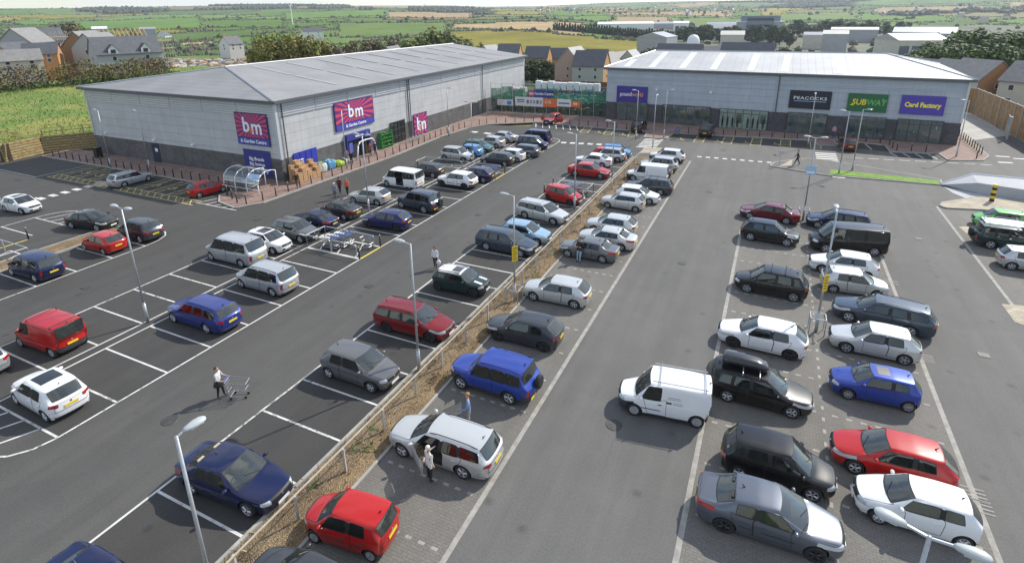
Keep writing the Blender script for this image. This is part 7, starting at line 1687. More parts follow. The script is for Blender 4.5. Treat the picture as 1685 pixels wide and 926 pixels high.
for p, q in zip(hr[:-1], hr[1:]):
    n = int((q - p).length * 230)
    for i in range(n):
        c = p.lerp(q, rn.random()); per = Vector((-(q - p).y, (q - p).x, 0)).normalized(); dp = rn.gauss(1.6, 2.2); hmax = 4.9 + 1.5 * noise.noise(Vector((c.x * .12, c.y * .12, 0))) + .7 * noise.noise(Vector((c.x * .6, c.y * .6, 4))); hh = rn.random() * max(.5, hmax * (1 - (dp - 2) ** 2 / 40)); pt = c + per * dp; pt.z = fz(c.x, c.y) + hh - .1
        s = rn.uniform(.14, .34); n_ = Vector((rn.gauss(0, 1), rn.gauss(0, 1), rn.gauss(0.4, 1))).normalized(); t1 = n_.orthogonal().normalized(); t2 = n_.cross(t1); ps = noise.noise(Vector((c.x * .25, c.y * .25, 9)))
        mi = (3 if rn.random() < .75 else 4) if hh < 1.3 else ((0 if ps > .1 else (1 if ps > -.2 else 2)) if rn.random() < .7 else rn.randrange(3)); w.add([pt + t1 * s, pt + t2 * s * .6, pt - t1 * s, pt - t2 * s * .6], [(0, 1, 2, 3)], mi)
o = w.build('overgrown_hedge', [LEAFM['rust'], LEAFM['olive'], LEAFM['bare'], LEAFM['mid'], LEAFM['dark']], fix=False); tag(o, 'overgrown brown and green hedge between the grass field and the new houses', 'hedge')
# ---- houses
WM = dict(cream=mat('cream_render', (.55, .51, .42), .85, var=.06), grey=mat('grey_render', (.40, .40, .385), .85, var=.06), orange=mat('orange_brick', (.46, .24, .10), .85, var=.12, scale=3), brick=mat('red_brown_brick', (.36, .19, .09), .85, var=.15, scale=3), pink=mat('pale_pink_brick', (.42, .29, .24), .85, var=.1), white=mat('white_render', (.70, .70, .68), .8, var=.04), timber=mat('fresh_timber', (.58, .40, .17), .8, var=.15))
RM = dict(slate=mat('slate_roof', (.10, .104, .115), .6, var=.16, scale=1.2), grey=mat('grey_tile_roof', (.22, .215, .21), .7, var=.15, scale=1.2), pale=mat('pale_tile_roof', (.34, .335, .33), .7, var=.1, scale=1.2))
M_WIN = mat('house_window_glass', (.03, .035, .045), .1, coat=.5); M_WFR = mat('white_window_frame', (.7, .7, .7), .5)
def house(px, py, dist, Lh, Wh, he, hr, ang, wall, gable, roof, label, chim=False, wins=2, group=None):
    p = AZ(px, dist); z0 = ZAT(px, py, dist) - hr; r = empty('house', (p.x, p.y, z0), ang); tag(r, label, 'house', group)
    MB().bx(-Lh / 2, Lh / 2, -Wh / 2, Wh / 2, -4, he).build('wall', WM[wall], r)
    for s in (-1, 1):
        x = s * (Lh / 2 + .003); w = MB(); w.add([(x, -Wh / 2, -3.5), (x, Wh / 2, -3.5), (x, Wh / 2, he), (x, 0, hr - .05), (x, -Wh / 2, he)], [(0, 1, 2, 3, 4)]); w.build('gable_wall', WM[gable], r)
    ov = .35; sl = (hr - he) / (Wh / 2); e = he - ov * sl; rf = MB()
    for s in (-1, 1):
        A_ = [(-Lh / 2 - .2, s * (Wh / 2 + ov), e), (Lh / 2 + .2, s * (Wh / 2 + ov), e), (Lh / 2 + .2, 0, hr), (-Lh / 2 - .2, 0, hr)]; rf.add(A_ + [(x, y, z - .18) for x, y, z in A_], [(0, 1, 2, 3), (7, 6, 5, 4), (0, 4, 5, 1), (1, 5, 6, 2), (3, 7, 4, 0)])
    ro = rf.build('roof', RM[roof], r)
    if chim: MB().bx(-Lh / 2 + .2, -Lh / 2 + .9, -.35, .35, hr - 1.2, hr + .9).build('chimney', WM['orange'], ro)
    for s in (-1, 1):
        for k in range(wins):
            for zf in (.25, .72):
                x = -Lh / 2 + Lh * (k + .5) / wins; w = MB().bx(x - .45, x + .45, s * (Wh / 2 + .03) - .02, s * (Wh / 2 + .03) + .02, he * zf - .5, he * zf + .55); fr_ = w.build('window', M_WFR, r); MB().bx(x - .38, x + .38, s * (Wh / 2 + .055) - .01, s * (Wh / 2 + .055) + .01, he * zf - .43, he * zf + .48).build('pane', M_WIN, fr_)
        for zf in (.25, .72):
            w = MB().bx(s * (Lh / 2 + .03) - .02, s * (Lh / 2 + .03) + .02, -.4, .4, he * zf - .5, he * zf + .5); fr_ = w.build('window', M_WFR, r); MB().bx(s * (Lh / 2 + .055) - .01, s * (Lh / 2 + .055) + .01, -.33, .33, he * zf - .43, he * zf + .43).build('pane', M_WIN, fr_)
    return r
la = lambda px: pi / 2 - az_of(px)                    # view direction at a column, as a ridge angle
H_ = [
 (30, 46, 209, 9.9, 8.2, 5.2, 8.8, la(30) - .55, 'grey', 'grey', 'grey', 'pale grey house with its gable toward the park at the far left'),
 (60, 46, 234, 9.9, 7.5, 5.2, 8.8, la(60) - 1.3, 'pink', 'pink', 'slate', 'unfinished pink blockwork house behind the scaffold at the far left'),
 (52, 71, 190, 7.2, 5.5, 2.6, 5.0, la(52) - 1.8, 'orange', 'orange', 'slate', 'small garage with orange brick gable at the far left'),
 (8, 82, 184, 9.0, 5.5, 2.5, 4.8, la(8) - 1.5, 'cream', 'cream', 'grey', 'long low garage row at the left edge of the picture'),
 (4, 70, 200, 6.6, 5.2, 2.6, 4.6, la(4) - 1.0, 'orange', 'orange', 'slate', 'orange garage gable half behind the low garage row'),
 (132, 51, 200, 11.0, 7.5, 5.4, 9.2, la(132) - .5, 'brick', 'brick', 'grey', 'red brown brick house left of the long slate roofed house'),
 (150, 54, 193, 9.9, 8, 5.0, 8.4, la(150) - .62, 'grey', 'grey', 'grey', 'grey house with pale roof slope between the brick house and the slate house'),
 (193, 60, 175, 14.3, 8.5, 4.8, 8.6, la(193) - 1.35, 'grey', 'grey', 'slate', 'long new house with wide slate roof and dormer gables behind the hedge'),
 (886, 76, 205, 8.5, 7, 4.8, 8.4, la(886) - 1.85, 'orange', 'orange', 'slate', 'slate roofed house with orange gable just right of the grey store roof'),
 (922, 79, 215, 8.5, 7, 4.8, 8.2, la(922) - 1.85, 'orange', 'orange', 'slate', 'dark roofed house between the orange gable house and the pink gable house'),
 (947, 77, 178, 9, 9.0, 4.6, 9.6, la(947) - .45, 'pink', 'pink', 'pale', 'large pink brick gable facing the garden compound'),
 (976, 83, 172, 9.5, 8.0, 4.6, 8.6, la(976) - 1.85, 'grey', 'orange', 'slate', 'slate roofed house with bright orange gable right of the pink gable'),
 (985, 81, 222, 8.5, 7, 4.8, 8.2, la(985) - 1.8, 'orange', 'orange', 'slate', 'dark roofed house half hidden behind the bright orange gable house'),
 (1001, 86, 192, 9, 7.5, 4.6, 8.4, la(1001) - .5, 'brick', 'brick', 'grey', 'grey tiled house beside the bright orange gable'),
 (1022, 85, 212, 9, 7.5, 4.6, 8.4, la(1022) - .5, 'orange', 'orange', 'grey', 'second grey tiled house stepping back to the right'),
 (1043, 82, 205, 8, 7.5, 4.6, 8.4, la(1043) - .35, 'grey', 'grey', 'pale', 'pale roofed house nearest the left end of the shop terrace'),
 (1124, 72, 235, 17, 8, 4.8, 8.6, la(1124) - 1.72, 'grey', 'orange', 'slate', 'long slate roof rising behind the left half of the terrace roof'),
 (1238, 70, 238, 19, 8, 4.8, 8.6, la(1238) - 1.68, 'grey', 'cream', 'slate', 'long slate roof rising behind the middle of the terrace roof'),
 (1182, 76, 245, 11, 8, 4.6, 7.8, la(1182) - 1.5, 'grey', 'grey', 'grey', 'grey roofed house between the two long slate roofs'),
 (1545, 97, 190, 7, 7.5, 5, 8.2, la(1553) - 2.35, 'orange', 'orange', 'grey', 'grey roofed brick house farthest left of the four at the right'),
 (1588, 98, 168, 7.2, 8, 5, 8.3, la(1595) - 2.4, 'brick', 'brick', 'grey', 'grey roofed brick house second from the left at the right edge'),
 (1636, 98, 146, 8, 8.5, 5.2, 8.6, la(1632) - 2.3, 'cream', 'brick', 'grey', 'cream house with big red brown brick gable behind the acoustic fence'),
 (1742, 103, 142, 8.5, 8, 5.2, 8.4, la(1742) - 2.0, 'cream', 'cream', 'grey', 'cream house cut off by the right edge'),
 (640, 76, 215, 8, 7, 4.6, 8, la(640) - .5, 'cream', 'cream', 'slate', 'cream house left of the white house above the long grey roof'), (652, 74, 222, 8, 8, 4.6, 8, la(652) - .25, 'white', 'white', 'pale', 'white house peeping over the long grey roof'),
 (678, 74, 226, 8, 7, 4.6, 8, la(678) - .6, 'grey', 'grey', 'slate', 'grey house beside the olive trees over the long grey roof'), (805, 74, 240, 7, 7, 4.6, 8, la(805) - .8, 'grey', 'white', 'pale', 'pale house showing over the far end of the grey roof'),
 (838, 72, 235, 9, 7, 4.6, 8, la(838) - 1.8, 'orange', 'orange', 'slate', 'dark roofed house with orange gable above the far corner of the grey roof'),
 (372, 60, 300, 8, 7, 3.0, 6.2, la(372) - .9, 'grey', 'white', 'slate', 'old farmhouse with white gable on the rough ground behind the store'), (262, 52, 700, 12, 9, 5, 9, la(262) - .5, 'white', 'white', 'slate', 'small white farmhouse on the green hillside'), (510, 46, 560, 18, 9, 5, 8, la(510) - 1.4, 'white', 'white', 'slate', 'long white farmhouse below the dark trees on the hill')]
for a in H_:
    r_ = house(*a[:11], a[11], chim=('farmhouse' in a[11]))
    if 'dormer' in a[11]:
        for x in (-3.6, 3.4):
            for s_ in (-1,):
                w = MB(); y0, y1, z0_, z1_ = s_ * (a[4] / 2 + .05), s_ * .8, a[5] - .4, a[5] + 1.1; w.add([(x - 1, y0, z0_), (x + 1, y0, z0_), (x + 1, y0, z1_ - .3), (x, y0, z1_ + .9), (x - 1, y0, z1_ - .3)], [(0, 1, 2, 3, 4)]); w.build('dormer_gable', WM['white'], r_)
                w = MB(); w.add([(x - 1.2, y0 + s_ * .15, z1_ - .5), (x, y0 + s_ * .15, z1_ + .98), (x, y1, z1_ + .98), (x - 1.2, y1, z1_ - .5)], [(0, 1, 2, 3)]); w.add([(x + 1.2, y0 + s_ * .15, z1_ - .5), (x, y0 + s_ * .15, z1_ + .98), (x, y1, z1_ + .98), (x + 1.2, y1, z1_ - .5)], [(0, 1, 2, 3)]); w.build('dormer_roof', RM['slate'], r_)
                MB().bx(x - .5, x + .5, y0 + s_ * .02, y0 + s_ * .05, z0_ + .2, z0_ + 1.2).build('window', M_WIN, r_)
# small houses of the far town
wtn = [WM[k] for k in ('white', 'grey', 'cream')]; rn = random.Random(77); th = MB().bx(-5, 5, -3.5, 3.5, -3, 5); tw = {k: th.mesh('town_wall', [WM[k]]) for k in ('white', 'grey', 'cream')}; trf = MB().add([(-5.2, -3.8, 4.9), (5.2, -3.8, 4.9), (5.2, 3.8, 4.9), (-5.2, 3.8, 4.9), (-5.2, 0, 8), (5.2, 0, 8)], [(0, 1, 5, 4), (2, 3, 4, 5), (0, 4, 3), (1, 2, 5), (0, 3, 2, 1)]).mesh('town_roof', [RM['slate']])
for i in range(50):
    px = rn.uniform(880, 1250) if i < 42 else rn.uniform(1300, 1660); d = rn.uniform(1500, 2300) if i < 42 else rn.uniform(1100, 1800); p = AZ(px, d); r = empty('house', (p.x, p.y, terr(p.x, p.y) + 1), rn.uniform(0, 3)); s = rn.uniform(.7, 1.15); r.scale = (s, s, s); tag(r, 'tiny pale house of the distant town on the hillside', 'house', 'houses of the distant town'); mobj('wall', tw[rn.choice(('white', 'grey', 'cream'))], r); mobj('roof', trf, r)
# ---- sheds of the industrial estate
SM = dict(grey=cladding('shed_grey', (.36, .37, .38), (6, 1.5)), cream=cladding('shed_cream', (.52, .50, .42), (6, 1.5)), blue=cladding('shed_blue', (.20, .25, .32), (6, 1.5)), white=mat('shed_white', (.75, .76, .77), .5))
SR_ = dict(grey=mat('shed_roof_grey', (.36, .37, .38), .45, metal=.3, var=.06, scale=.2), white=mat('shed_roof_white', (.78, .79, .80), .5, var=.04, scale=.2), cream=mat('shed_roof_cream', (.62, .61, .54), .6, var=.05, scale=.2))
def shed(px0, px1, py, dist, depth, he, hr, wall, roof, label, ang=None, arch=False, doors=0, dm=None):
    px = (px0 + px1) / 2; p = AZ(px, dist); Ls = dist * abs(az_of(px1) - az_of(px0)); z0 = ZAT(px, py, dist) - hr; a = la(px) - pi / 2 if ang is None else la(px) + ang; r = empty('industrial_shed', (p.x, p.y, z0), a); tag(r, label, 'shed')
    MB().bx(-Ls / 2, Ls / 2, -depth / 2, depth / 2, -8, he).build('wall', SM[wall], r); w = MB(); n = 9 if arch else 3; o_ = .3
    prof = [(-depth / 2 - o_ + (depth + 2 * o_) * i / (n - 1), (he + (hr - he) * sin(pi * i / (n - 1))) if arch else (he, hr, he)[i]) for i in range(n)]
    for s in (-1, 1):
        for y, z in prof: w.v.append((s * (Ls / 2 + o_), y, z + .05))
    for i in range(n - 1): w.f.append([i, i + 1, n + i + 1, n + i]); w.m.append(0)
    w.f.append(list(range(n))); w.f.append(list(range(n, 2 * n))); w.m += [0, 0]; w.build('roof', SR_[roof], r)
    for k in range(doors):
        x = -Ls / 2 + Ls * (k + .5) / doors; MB().bx(x - 2, x + 2, -depth / 2 - .1, -depth / 2 - .02, -2, he * .62).build('roller_door', dm or M_FRAME, r)
    return r
shed(1058, 1112, 53, 400, 20, 7, 10, 'grey', 'grey', 'grey shed with low gable at the corner of the yellow field', ang=-.35); shed(985, 1075, 36, 760, 60, 7, 9, 'white', 'white', 'long white roofed shed behind the conifers'); shed(1075, 1115, 36, 800, 50, 8, 10, 'grey', 'grey', 'grey flat shed beside the long white roofed shed'); shed(1110, 1135, 35, 720, 30, 9, 11, 'white', 'white', 'bright white block right of the conifers', doors=2)
shed(1166, 1226, 37, 700, 40, 5, 11, 'grey', 'grey', 'arched roof hall left of the glass office block', ang=-pi / 2 + pi, arch=True) if False else shed(1166, 1226, 37, 700, 40, 5, 11, 'grey', 'grey', 'arched roof hall left of the glass office block', arch=True)
shed(1190, 1229, 51, 430, 12, 6.5, 9, 'cream', 'cream', 'cream shed with pale roof behind the terrace', doors=0); shed(1360, 1402, 50, 480, 14, 4.5, 7, 'grey', 'cream', 'low shed with pale corrugated roof beyond the works yard'); shed(1372, 1450, 45, 640, 24, 6, 8, 'grey', 'cream', 'long pale roofed shed behind the works yard'); shed(1328, 1380, 53, 520, 16, 4, 6, 'cream', 'grey', 'low cream shed left of the works yard')
shed(1463, 1552, 55, 330, 24, 6.5, 9.2, 'cream', 'grey', 'large cream shed with yellow door heads beside the wood', ang=-pi / 2 + .45, doors=4, dm=mat('shed_door_grey', (.10, .12, .15), .5)); shed(1476, 1580, 45, 520, 40, 8, 11, 'blue', 'grey', 'big blue grey warehouse behind the cream shed'); shed(1555, 1582, 47, 480, 26, 8, 11, 'grey', 'grey', 'pale grey warehouse end beside the wood')
shed(145, 170, 44, 640, 14, 5, 7, 'grey', 'white', 'farm shed with white roof on the valley side'); shed(224, 250, 45, 760, 16, 5, 7, 'grey', 'grey', 'grey farm shed below the green hill'); shed(848, 864, 27, 1500, 16, 6, 9, 'white', 'white', 'distant white farm shed on the hill')
p = AZ(1253, 640); zb = ZAT(1253, 26, 640); r = empty('office_block', (p.x, p.y, zb - 26), la(1253) - pi / 2); tag(r, 'blue grey glass office block standing above the sheds', 'office building'); MB().bx(-18, 18, -8, 8, -6, 26).build('wall', SM['blue'], r); MB().bx(-22, -13, -9, 7, -6, 20).build('wing', SM['grey'], r); MB().bx(13, 22, -9, 7, -6, 20).build('wing', SM['grey'], r)
for z in (22.5, 16, 10): MB().bx(-12, 12, -8.3, -8.02, z - 1.3, z + 1.3).build('window_band', M_WIN, r)
for s in (-1, 1): MB().bx(s * 17.5 - 5, s * 17.5 + 5, -9.5, 7.5, 20.02, 20.6).build('roof_slab', SR_['white'], r)
p = AZ(1145, 420); r = empty('storage_dome', (p.x, p.y, ZAT(1145, 57, 420) - 6)); tag(r, 'small white dome beyond the terrace roof', 'dome'); MB().lathe([(4.2, -3), (4.2, 2), (3.6, 4), (2.2, 5.4), (.01, 6)], n=18).build('dome_shell', SR_['white'], r, True)
# building site: scaffolds, timber frame, site clutter, wind turbine
def scaffold(px, py, dist, L_, H2, label, ang):
    p = AZ(px, dist); z0 = ZAT(px, py, dist) - H2; r = empty('scaffold', (p.x, p.y, z0), ang); tag(r, label, 'scaffold'); w = MB()
    for i in range(6):
        for y in (-.6, .6): w.tube((-L_ / 2 + L_ * i / 5, y, -2), (-L_ / 2 + L_ * i / 5, y, H2), .06, n=4)
    w.build('scaffold_poles', M_GALV, r)
    for z in (H2 * .45, H2 * .8): MB().bx(-L_ / 2, L_ / 2, -.7, .7, z - .06, z + .06).build('scaffold_deck', WM['timber'], r)
scaffold(86, 52, 215, 7, 8, 'scaffold with plank decks on the unfinished pink house', la(86) - 1.2); scaffold(228, 58, 205, 9, 8, 'scaffold right of the long slate roofed house', la(228) - 1.3); scaffold(252, 60, 215, 8, 7, 'farther scaffold on the building site', la(252) - 1.1)
p = AZ(193, 215); r = empty('timber_frame', (p.x, p.y, ZAT(193, 48, 215) - 9), la(193) - 1.3); tag(r, 'open timber roof trusses of a house under construction', 'house frame'); MB().bx(-6, 6, -3.5, 3.5, -2, 5.2).build('wall', WM['pink'], r)
for i in range(11): MB().path([(-6 + i * 1.2, -3.7, 5.3), (-6 + i * 1.2, 0, 9), (-6 + i * 1.2, 3.7, 5.3), (-6 + i * 1.2, -3.7, 5.3)], .12, n=4).build('truss', WM['timber'], r)
rn = random.Random(8); p0 = AZ(345, 240); clm = [mat('rubble_grey', (.35, .34, .32), .9, var=.3), mat('rubble_pale', (.42, .40, .36), .9), mat('site_orange', (.40, .25, .14), .8), mat('site_brown', (.25, .17, .1), .9)]; w = MB()
for i in range(420):
    px = rn.uniform(255, 420); p = AZ(px, rn.uniform(205, 285)); s = rn.uniform(.4, 1.4); w.blob((p.x, p.y, terr(p.x, p.y) + s * .3), s, rn, 1, .4, (1.2, 1, .6), rn.choice((0, 0, 1, 1, 3, 3, 2)))
o = w.build('building_rubble', clm, fix=False); tag(o, 'heaps of rubble and materials on the building site behind the store', 'rubble', kind='stuff')
w = MB()
for i in range(260):
    px = rn.uniform(1290, 1470); p = AZ(px, rn.uniform(300, 420)); s = rn.uniform(.6, 1.6); w.blob((p.x, p.y, terr(p.x, p.y) + s * .4), s, rn, 1, .3, (1.6, 1, .7), rn.choice((0, 1, 1, 2, 3, 4)))
o = w.build('works_yard_clutter', clm + [mat('skip_blue', (.05, .17, .42), .6)], fix=False); tag(o, 'mixed stored materials in the works yard behind the terrace', 'yard clutter', kind='stuff')
p = AZ(479, 900); z0 = terr(p.x, p.y); r = empty('wind_turbine', (p.x, p.y, z0)); hT = ZAT(478, 10, 900) - z0; tag(r, 'thin white wind turbine on the green hill', 'wind turbine'); MB().tube((0, 0, 0), (0, 0, hT), .9, .5, n=8).build('tower', M_WHITE, r); nb = MB().bx(-1, 1, -.7, .7, hT - .4, hT + 1).build('nacelle', M_WHITE, r)
for k in range(3):
    a = 2 * pi * k / 3 + .4; w = MB(); w.tube((1.2 * 0, -.9, hT + .3), (cos(a) * 9, -.9, hT + .3 + sin(a) * 9), .35, .12, n=4); w.build('blade', M_WHITE, r)

# ---- air: one even box of haze round the camera and the whole scene
m = bpy.data.materials.new('haze'); m.use_nodes = True; nt = m.node_tree; nt.nodes.remove(nt.nodes['Principled BSDF']); pv = nt.nodes.new('ShaderNodeVolumePrincipled'); pv.inputs['Color'].default_value = (.80, .88, 1, 1); pv.inputs['Density'].default_value = 1.15e-4; pv.inputs['Anisotropy'].default_value = .3; nt.links.new(pv.outputs[0], nt.nodes['Material Output'].inputs['Volume'])
o = MB().bx(-5200, 5200, -5200, 5200, -40, 160).build('haze', m); o['kind'] = 'stuff'
# ------------------------------------------------------------------ people: one skinned body each, grown from a posed skeleton
SKIN = mat('skin', (.48, .29, .21), .6)
def person(loc, rz, label, top, legs, hair, pose='stand', h=1.68, hairlen=.0, skirt=None, lean=0, shoes=(.03, .03, .03), bag=None, longtop=0.0, arms=None):
    s = h / 1.72; V = []; E = []; RD = []; TG = []
    def v(p, r, t, par=None):
        V.append(Vector(p) * s); RD.append(r * s); TG.append(t)
        if par is not None: E.append((par, len(V) - 1))
        return len(V) - 1
    # local frame: facing +x, y to the left
    st = dict(stand=(.05, -.04), step=(.14, -.10), walk=(.30, -.26), lean=(.16, .10))[pose]
    pel = v((0, 0, .95), .135, 'l'); ch0 = v((.01 + lean * .15, 0, 1.12), .125, 't', pel); ch = v((.02 + lean * .35, 0, 1.32), .150, 't', ch0); nk = v((.02 + lean * .5, 0, 1.46), .058, 's', ch); hb_ = v((.035 + lean * .55, 0, 1.54), .070, 's', nk); hd = v((.045 + lean * .6, 0, 1.625), .092, 's', hb_); tp = v((.03 + lean * .6, 0, 1.68), .075, 's', hd)
    feet = []
    for k, sy in ((0, 1), (1, -1)):
        dx = st[k]; hip = v((0, sy * .10, .88), .105, 'l', pel); kn = v((dx * .5 + .03, sy * .105, .49), .068, 'l', hip); an = v((dx * .95 - (.04 if dx < -.1 else 0), sy * .11, .10 + (.06 if dx < -.1 else 0)), .045, 'l', kn); toe = v((dx * .95 + .15, sy * .125, .035 + (.01 if dx < -.1 else 0)), .038, 'f', an)
    aa = arms or ('swing' if pose == 'walk' else 'rest')
    for k, sy in ((0, 1), (1, -1)):
        sh = v((.02 + lean * .42, sy * .19, 1.385), .062, 't', ch)
        m = aa[k] if isinstance(aa, tuple) else aa
        if m == 'swing': d = -.22 if k == 0 else .22; el = (d * .5, sy * .25, 1.12); wr = (d * 1.2 + .06, sy * .24, .90)
        elif m == 'push': el = (.10, sy * .27, 1.12); wr = (.36, sy * .22, 1.05)
        elif m == 'up': el = (.16, sy * .24, 1.18); wr = (.30, sy * .10, 1.38)
        elif m == 'crossed': el = (.06, sy * .27, 1.14); wr = (.22, -sy * .02, 1.14)
        else: el = (-.01, sy * .25, 1.12); wr = (.06, sy * .245, .89)
        e = v((el[0] + lean * .3, el[1], el[2]), .045, 't', sh); w_ = v((wr[0] + lean * .2, wr[1], wr[2]), .032, 't' if longtop >= 0 else 's', e); D = (Vector(wr) - Vector(el)).normalized(); pm = Vector((wr[0] + lean * .2, wr[1], wr[2])) + D * .065; pa = v(pm, .036, 's', w_); sd = Vector((0, 0, 1)) if abs(D.z) < .6 else Vector((1, 0, 0)); 
        for j in range(4):
            b0 = pm + sd * (.026 * (j - 1.5) * .8); ln = (.055, .07, .064, .05)[j]; k1 = v(b0 + D * (.03 + ln * .4), .0095, 's', pa); v(b0 + D * (.03 + ln) + Vector((0, -sy * .015, -.01)), .0085, 's', k1)
        v(pm + D * .03 + sd * .055, .010, 's', pa)
    me = bpy.data.meshes.new('skeleton'); me.from_pydata(V, E, []); o = bpy.data.objects.new('skeleton', me); COL.objects.link(o)
    md = o.modifiers.new('skin', 'SKIN'); md.use_smooth_shade = True
    for i, sv in enumerate(me.skin_vertices[0].data): sv.radius = (RD[i] * (.82 if TG[i] == 't' and RD[i] > .1 * s else 1), RD[i] * (1.25 if RD[i] > .12 * s else 1)) if False else (RD[i], RD[i]); sv.use_root = (i == 0)
    o.modifiers.new('sub', 'SUBSURF').levels = 1; dg = bpy.context.evaluated_depsgraph_get(); bm_ = bpy.data.meshes.new_from_object(o.evaluated_get(dg)); bpy.data.objects.remove(o)
    for m in (SKIN, top, legs, mat('shoe_%d' % int(shoes[0] * 100), shoes, .6)): bm_.materials.append(m)
    segs = [(V[a], V[b], TG[b], RD[b]) for a, b in E]
    for vv in bm_.vertices:                                  # flatten the torso front to back, widen it across
        if vv.co.z > .84 * s and vv.co.z < 1.42 * s and abs(vv.co.y) < .2 * s: vv.co.x = vv.co.x * .88; vv.co.y *= 1.12
    for p in bm_.polygons:
        c = p.center; best = min(segs, key=lambda g: ((c - g[0] - (g[1] - g[0]) * max(0, min(1, (c - g[0]).dot(g[1] - g[0]) / max(1e-9, (g[1] - g[0]).length_squared)))).length - g[3] * .6)); t = best[2]
        if t == 'l' and c.z > (.93 - longtop) * s: t = 't'
        if t == 's' and c.z < 1.44 * s and abs(c.y) < .15 * s and c.z > 1.2 * s: t = 't'
        p.material_index = {'s': 0, 't': 1, 'l': 2, 'f': 3}[t]; p.use_smooth = True
    r = mobj('person', bm_); r.location = loc; r.rotation_euler = (0, 0, rz); tag(r, label, 'person')
    hp = Vector((.03 + lean * .6, 0, 1.655)) * s; w = MB(); w.blob(hp + Vector((-.015, 0, .01)) * s, .112 * s, random.Random(2), 2, .05, (1, .92, .95))
    w.v = [x for x in w.v]; hm = w.mesh('hair', [hair], True); bmh = bmesh.new(); bmh.from_mesh(hm); bmesh.ops.delete(bmh, geom=[x for x in bmh.verts if x.co.x > hp.x + .045 * s and x.co.z < hp.z + .03 * s], context='VERTS'); bmh.to_mesh(hm); bmh.free(); mobj('hair', hm, r)
    if hairlen: MB().blob(hp + Vector((-.06, 0, -.10)) * s, .10 * s, random.Random(3), 2, .05, (.7, 1.05, 1.3)).build('long_hair', hair, r, True)
    f = MB(); f.blob(hp + Vector((.105, 0, -.045)) * s, .016 * s, random.Random(1), 1, 0, (1.2, .8, 1.3)); f.build('nose', SKIN, r, True)
    for sy in (-1, 1): MB().blob(hp + Vector((.088, sy * .034, -.02)) * s, .011 * s, random.Random(1), 1, 0).build('eye', M_RUB, r, True); MB().blob(hp + Vector((0, sy * .094, -.04)) * s, .022 * s, random.Random(1), 1, 0, (.9, .5, 1.3)).build('ear', SKIN, r, True)
    MB().blob(hp + Vector((.088, 0, -.078)) * s, .018 * s, random.Random(1), 1, 0, (.5, 1.3, .35)).build('mouth', mat('lips', (.35, .12, .1), .6), r, True)
    if skirt: MB().lathe([(.15 * s, 1.02 * s), (.19 * s, .9 * s), (.25 * s, .70 * s), (.245 * s, .69 * s)], n=14).build('skirt', skirt, r, True)
    return r
def cloth(n, c): return mat('cloth_' + n, c, .85, var=.12, scale=6)
HB, HD, HW, HG = mat('hair_brown', (.10, .05, .025), .7), mat('hair_dark', (.02, .016, .013), .7), mat('hair_white', (.66, .63, .56), .7), mat('hair_ginger', (.36, .17, .07), .7)
def face(px, py, qx, qy):
    a, b = G(px, py), G(qx, qy); return atan2((b - a).y, (b - a).x)
g = G(364, 653); rz = radians(28)
person(g, rz, 'woman in a pale top and dark skirt pushing an empty trolley across the aisle', cloth('pale_grey', (.55, .55, .58)), cloth('black', (.02, .02, .022)), HB, 'step', 1.66, skirt=cloth('dark_olive', (.03, .03, .02)), arms=('push', 'push'), longtop=-1)
t = g + Vector((cos(rz), sin(rz), 0)) * .85; trolley(t.x, t.y, rz, 'empty trolley pushed by the woman in the dark skirt')
g = G(717, 441); person(g, radians(-80), 'woman in a white top and dark trousers carrying a shopping bag in the aisle', cloth('white', (.70, .70, .72)), cloth('charcoal', (.03, .03, .035)), HB, 'step', 1.66, hairlen=1)
b = empty('shopping_bag', g + Vector((.34, -.1, .32))); tag(b, 'white plastic shopping bag in the hand of the woman in the aisle', 'bag'); MB().blob((0, 0, .22), .2, random.Random(3), 2, .12, (.8, .6, 1.05)).build('bag_body', cloth('bag_white', (.72, .73, .75)), b, True); MB().path([(-.06, 0, .4), (-.04, 0, .58), (.04, 0, .58), (.06, 0, .4)], .012, n=4).build('bag_handle', cloth('bag_white', (.72, .73, .75)), b)
g = G(953, 430); person(g, radians(-95), 'man in a dark jacket and pale jeans leaning against the grey saloon', cloth('black_jacket', (.018, .018, .02)), cloth('pale_denim', (.28, .36, .47)), HD, 'lean', 1.78, lean=-.35, arms='crossed', longtop=.08)
g = G(707, 791); person(g, radians(70), 'woman in a white jacket standing at the open door of the silver estate', cloth('cream_jacket', (.66, .63, .60)), cloth('black', (.02, .02, .022)), HW, 'stand', 1.64, arms=('up', 'rest'), longtop=.16)
b = empty('handbag', g + Vector((-.30, .02, .72))); tag(b, 'cream shoulder bag of the woman in the white jacket', 'bag'); MB().blob((0, 0, .12), .17, random.Random(3), 2, .06, (.6, .9, 1.0)).build('bag_body', cloth('bag_cream', (.5, .42, .38)), b, True); MB().path([(0, -.06, .22), (.12, -.02, .62), (.02, .08, .24)], .012, n=4).build('bag_strap', cloth('black', (.02, .02, .022)), b)
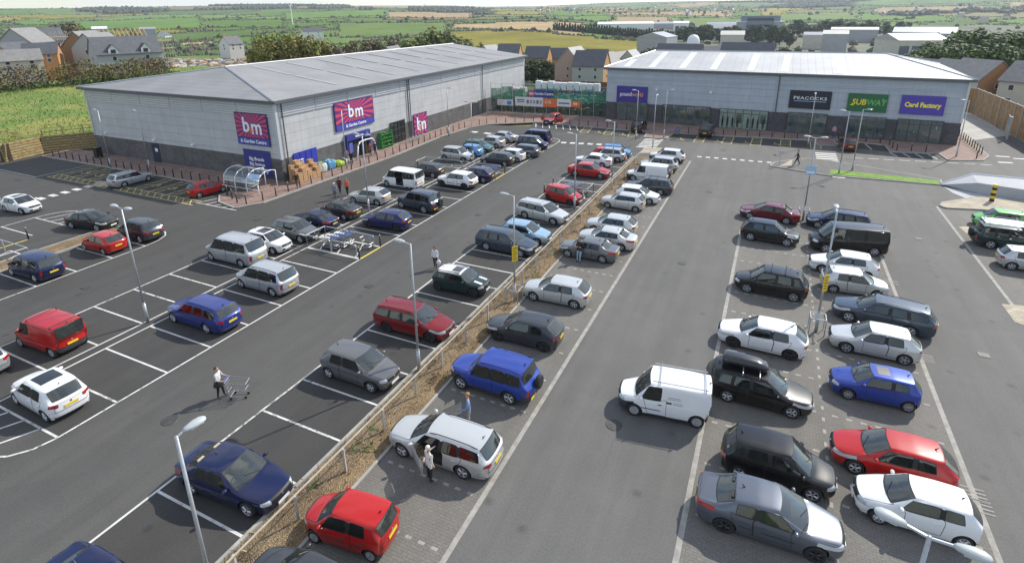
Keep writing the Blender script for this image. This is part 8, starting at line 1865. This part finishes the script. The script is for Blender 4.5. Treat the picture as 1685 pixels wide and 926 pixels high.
g = G(772, 701); person(g, radians(215), 'ginger haired man in a blue striped shirt behind the silver estate', cloth('blue_stripe', (.20, .28, .50)), cloth('pale_trousers', (.35, .33, .30)), HG, 'stand', 1.72, arms=('push', 'rest'))
g = G(1311, 272, .11); person(g, radians(178), 'man in black striding across the traffic island', cloth('black_jacket', (.018, .018, .02)), cloth('black', (.02, .02, .022)), HB, 'walk', 1.78)
for px, py, top, leg, hr, lab in ((551.8, 328.5, ('slate', (.20, .20, .27)), ('grey_trousers', (.12, .12, .13)), HW, 'grey topped person nearest the camera of the three walking by the store corner'), (559.6, 318, ('maroon', (.10, .015, .02)), ('black', (.02, .02, .022)), HD, 'person in a dark maroon coat among the three walking by the store corner'), (571.8, 320.7, ('orange', (.55, .13, .06)), ('black', (.02, .02, .022)), HG, 'person in an orange top among the three walking by the store corner')):
    person(G(px, py), radians(100), lab, cloth(*top), cloth(*leg), hr, 'step' if px > 555 else 'stand', 1.7, longtop=.05)
for px, py, top, leg, hr, ps, lab in ((489.6, 309.5, ('dark_brown', (.04, .03, .025)), ('khaki', (.16, .12, .07)), HB, 'walk', 'person in brown walking past the crate stack at the store corner'), (579, 271.5, ('black_jacket', (.018, .018, .02)), ('black', (.02, .02, .022)), HG, 'walk', 'person in black by the bulk bags near the store entrance'), (571, 268, ('lilac', (.35, .28, .38)), ('grey_trousers', (.12, .12, .13)), HD, 'stand', 'person in a lilac top beside the lamp post at the store entrance'), (610, 256.5, ('red_grey', (.35, .12, .10)), ('grey_trousers', (.12, .12, .13)), HB, 'stand', 'person in a reddish top just outside the store entrance'), (618, 254.5, ('navy_top', (.03, .04, .10)), ('black', (.02, .02, .022)), HB, 'walk', 'person in navy leaving the store entrance with a bag'), (1371, 226, ('pink_shirt', (.55, .30, .33)), ('blue_jeans', (.06, .09, .18)), HB, 'stand', 'person in a pink shirt standing outside between the black and green signs')):
    person(G(px, py, .11), radians(-60 if px < 1000 else -90), lab, cloth(*top), cloth(*leg), hr, ps, 1.7)
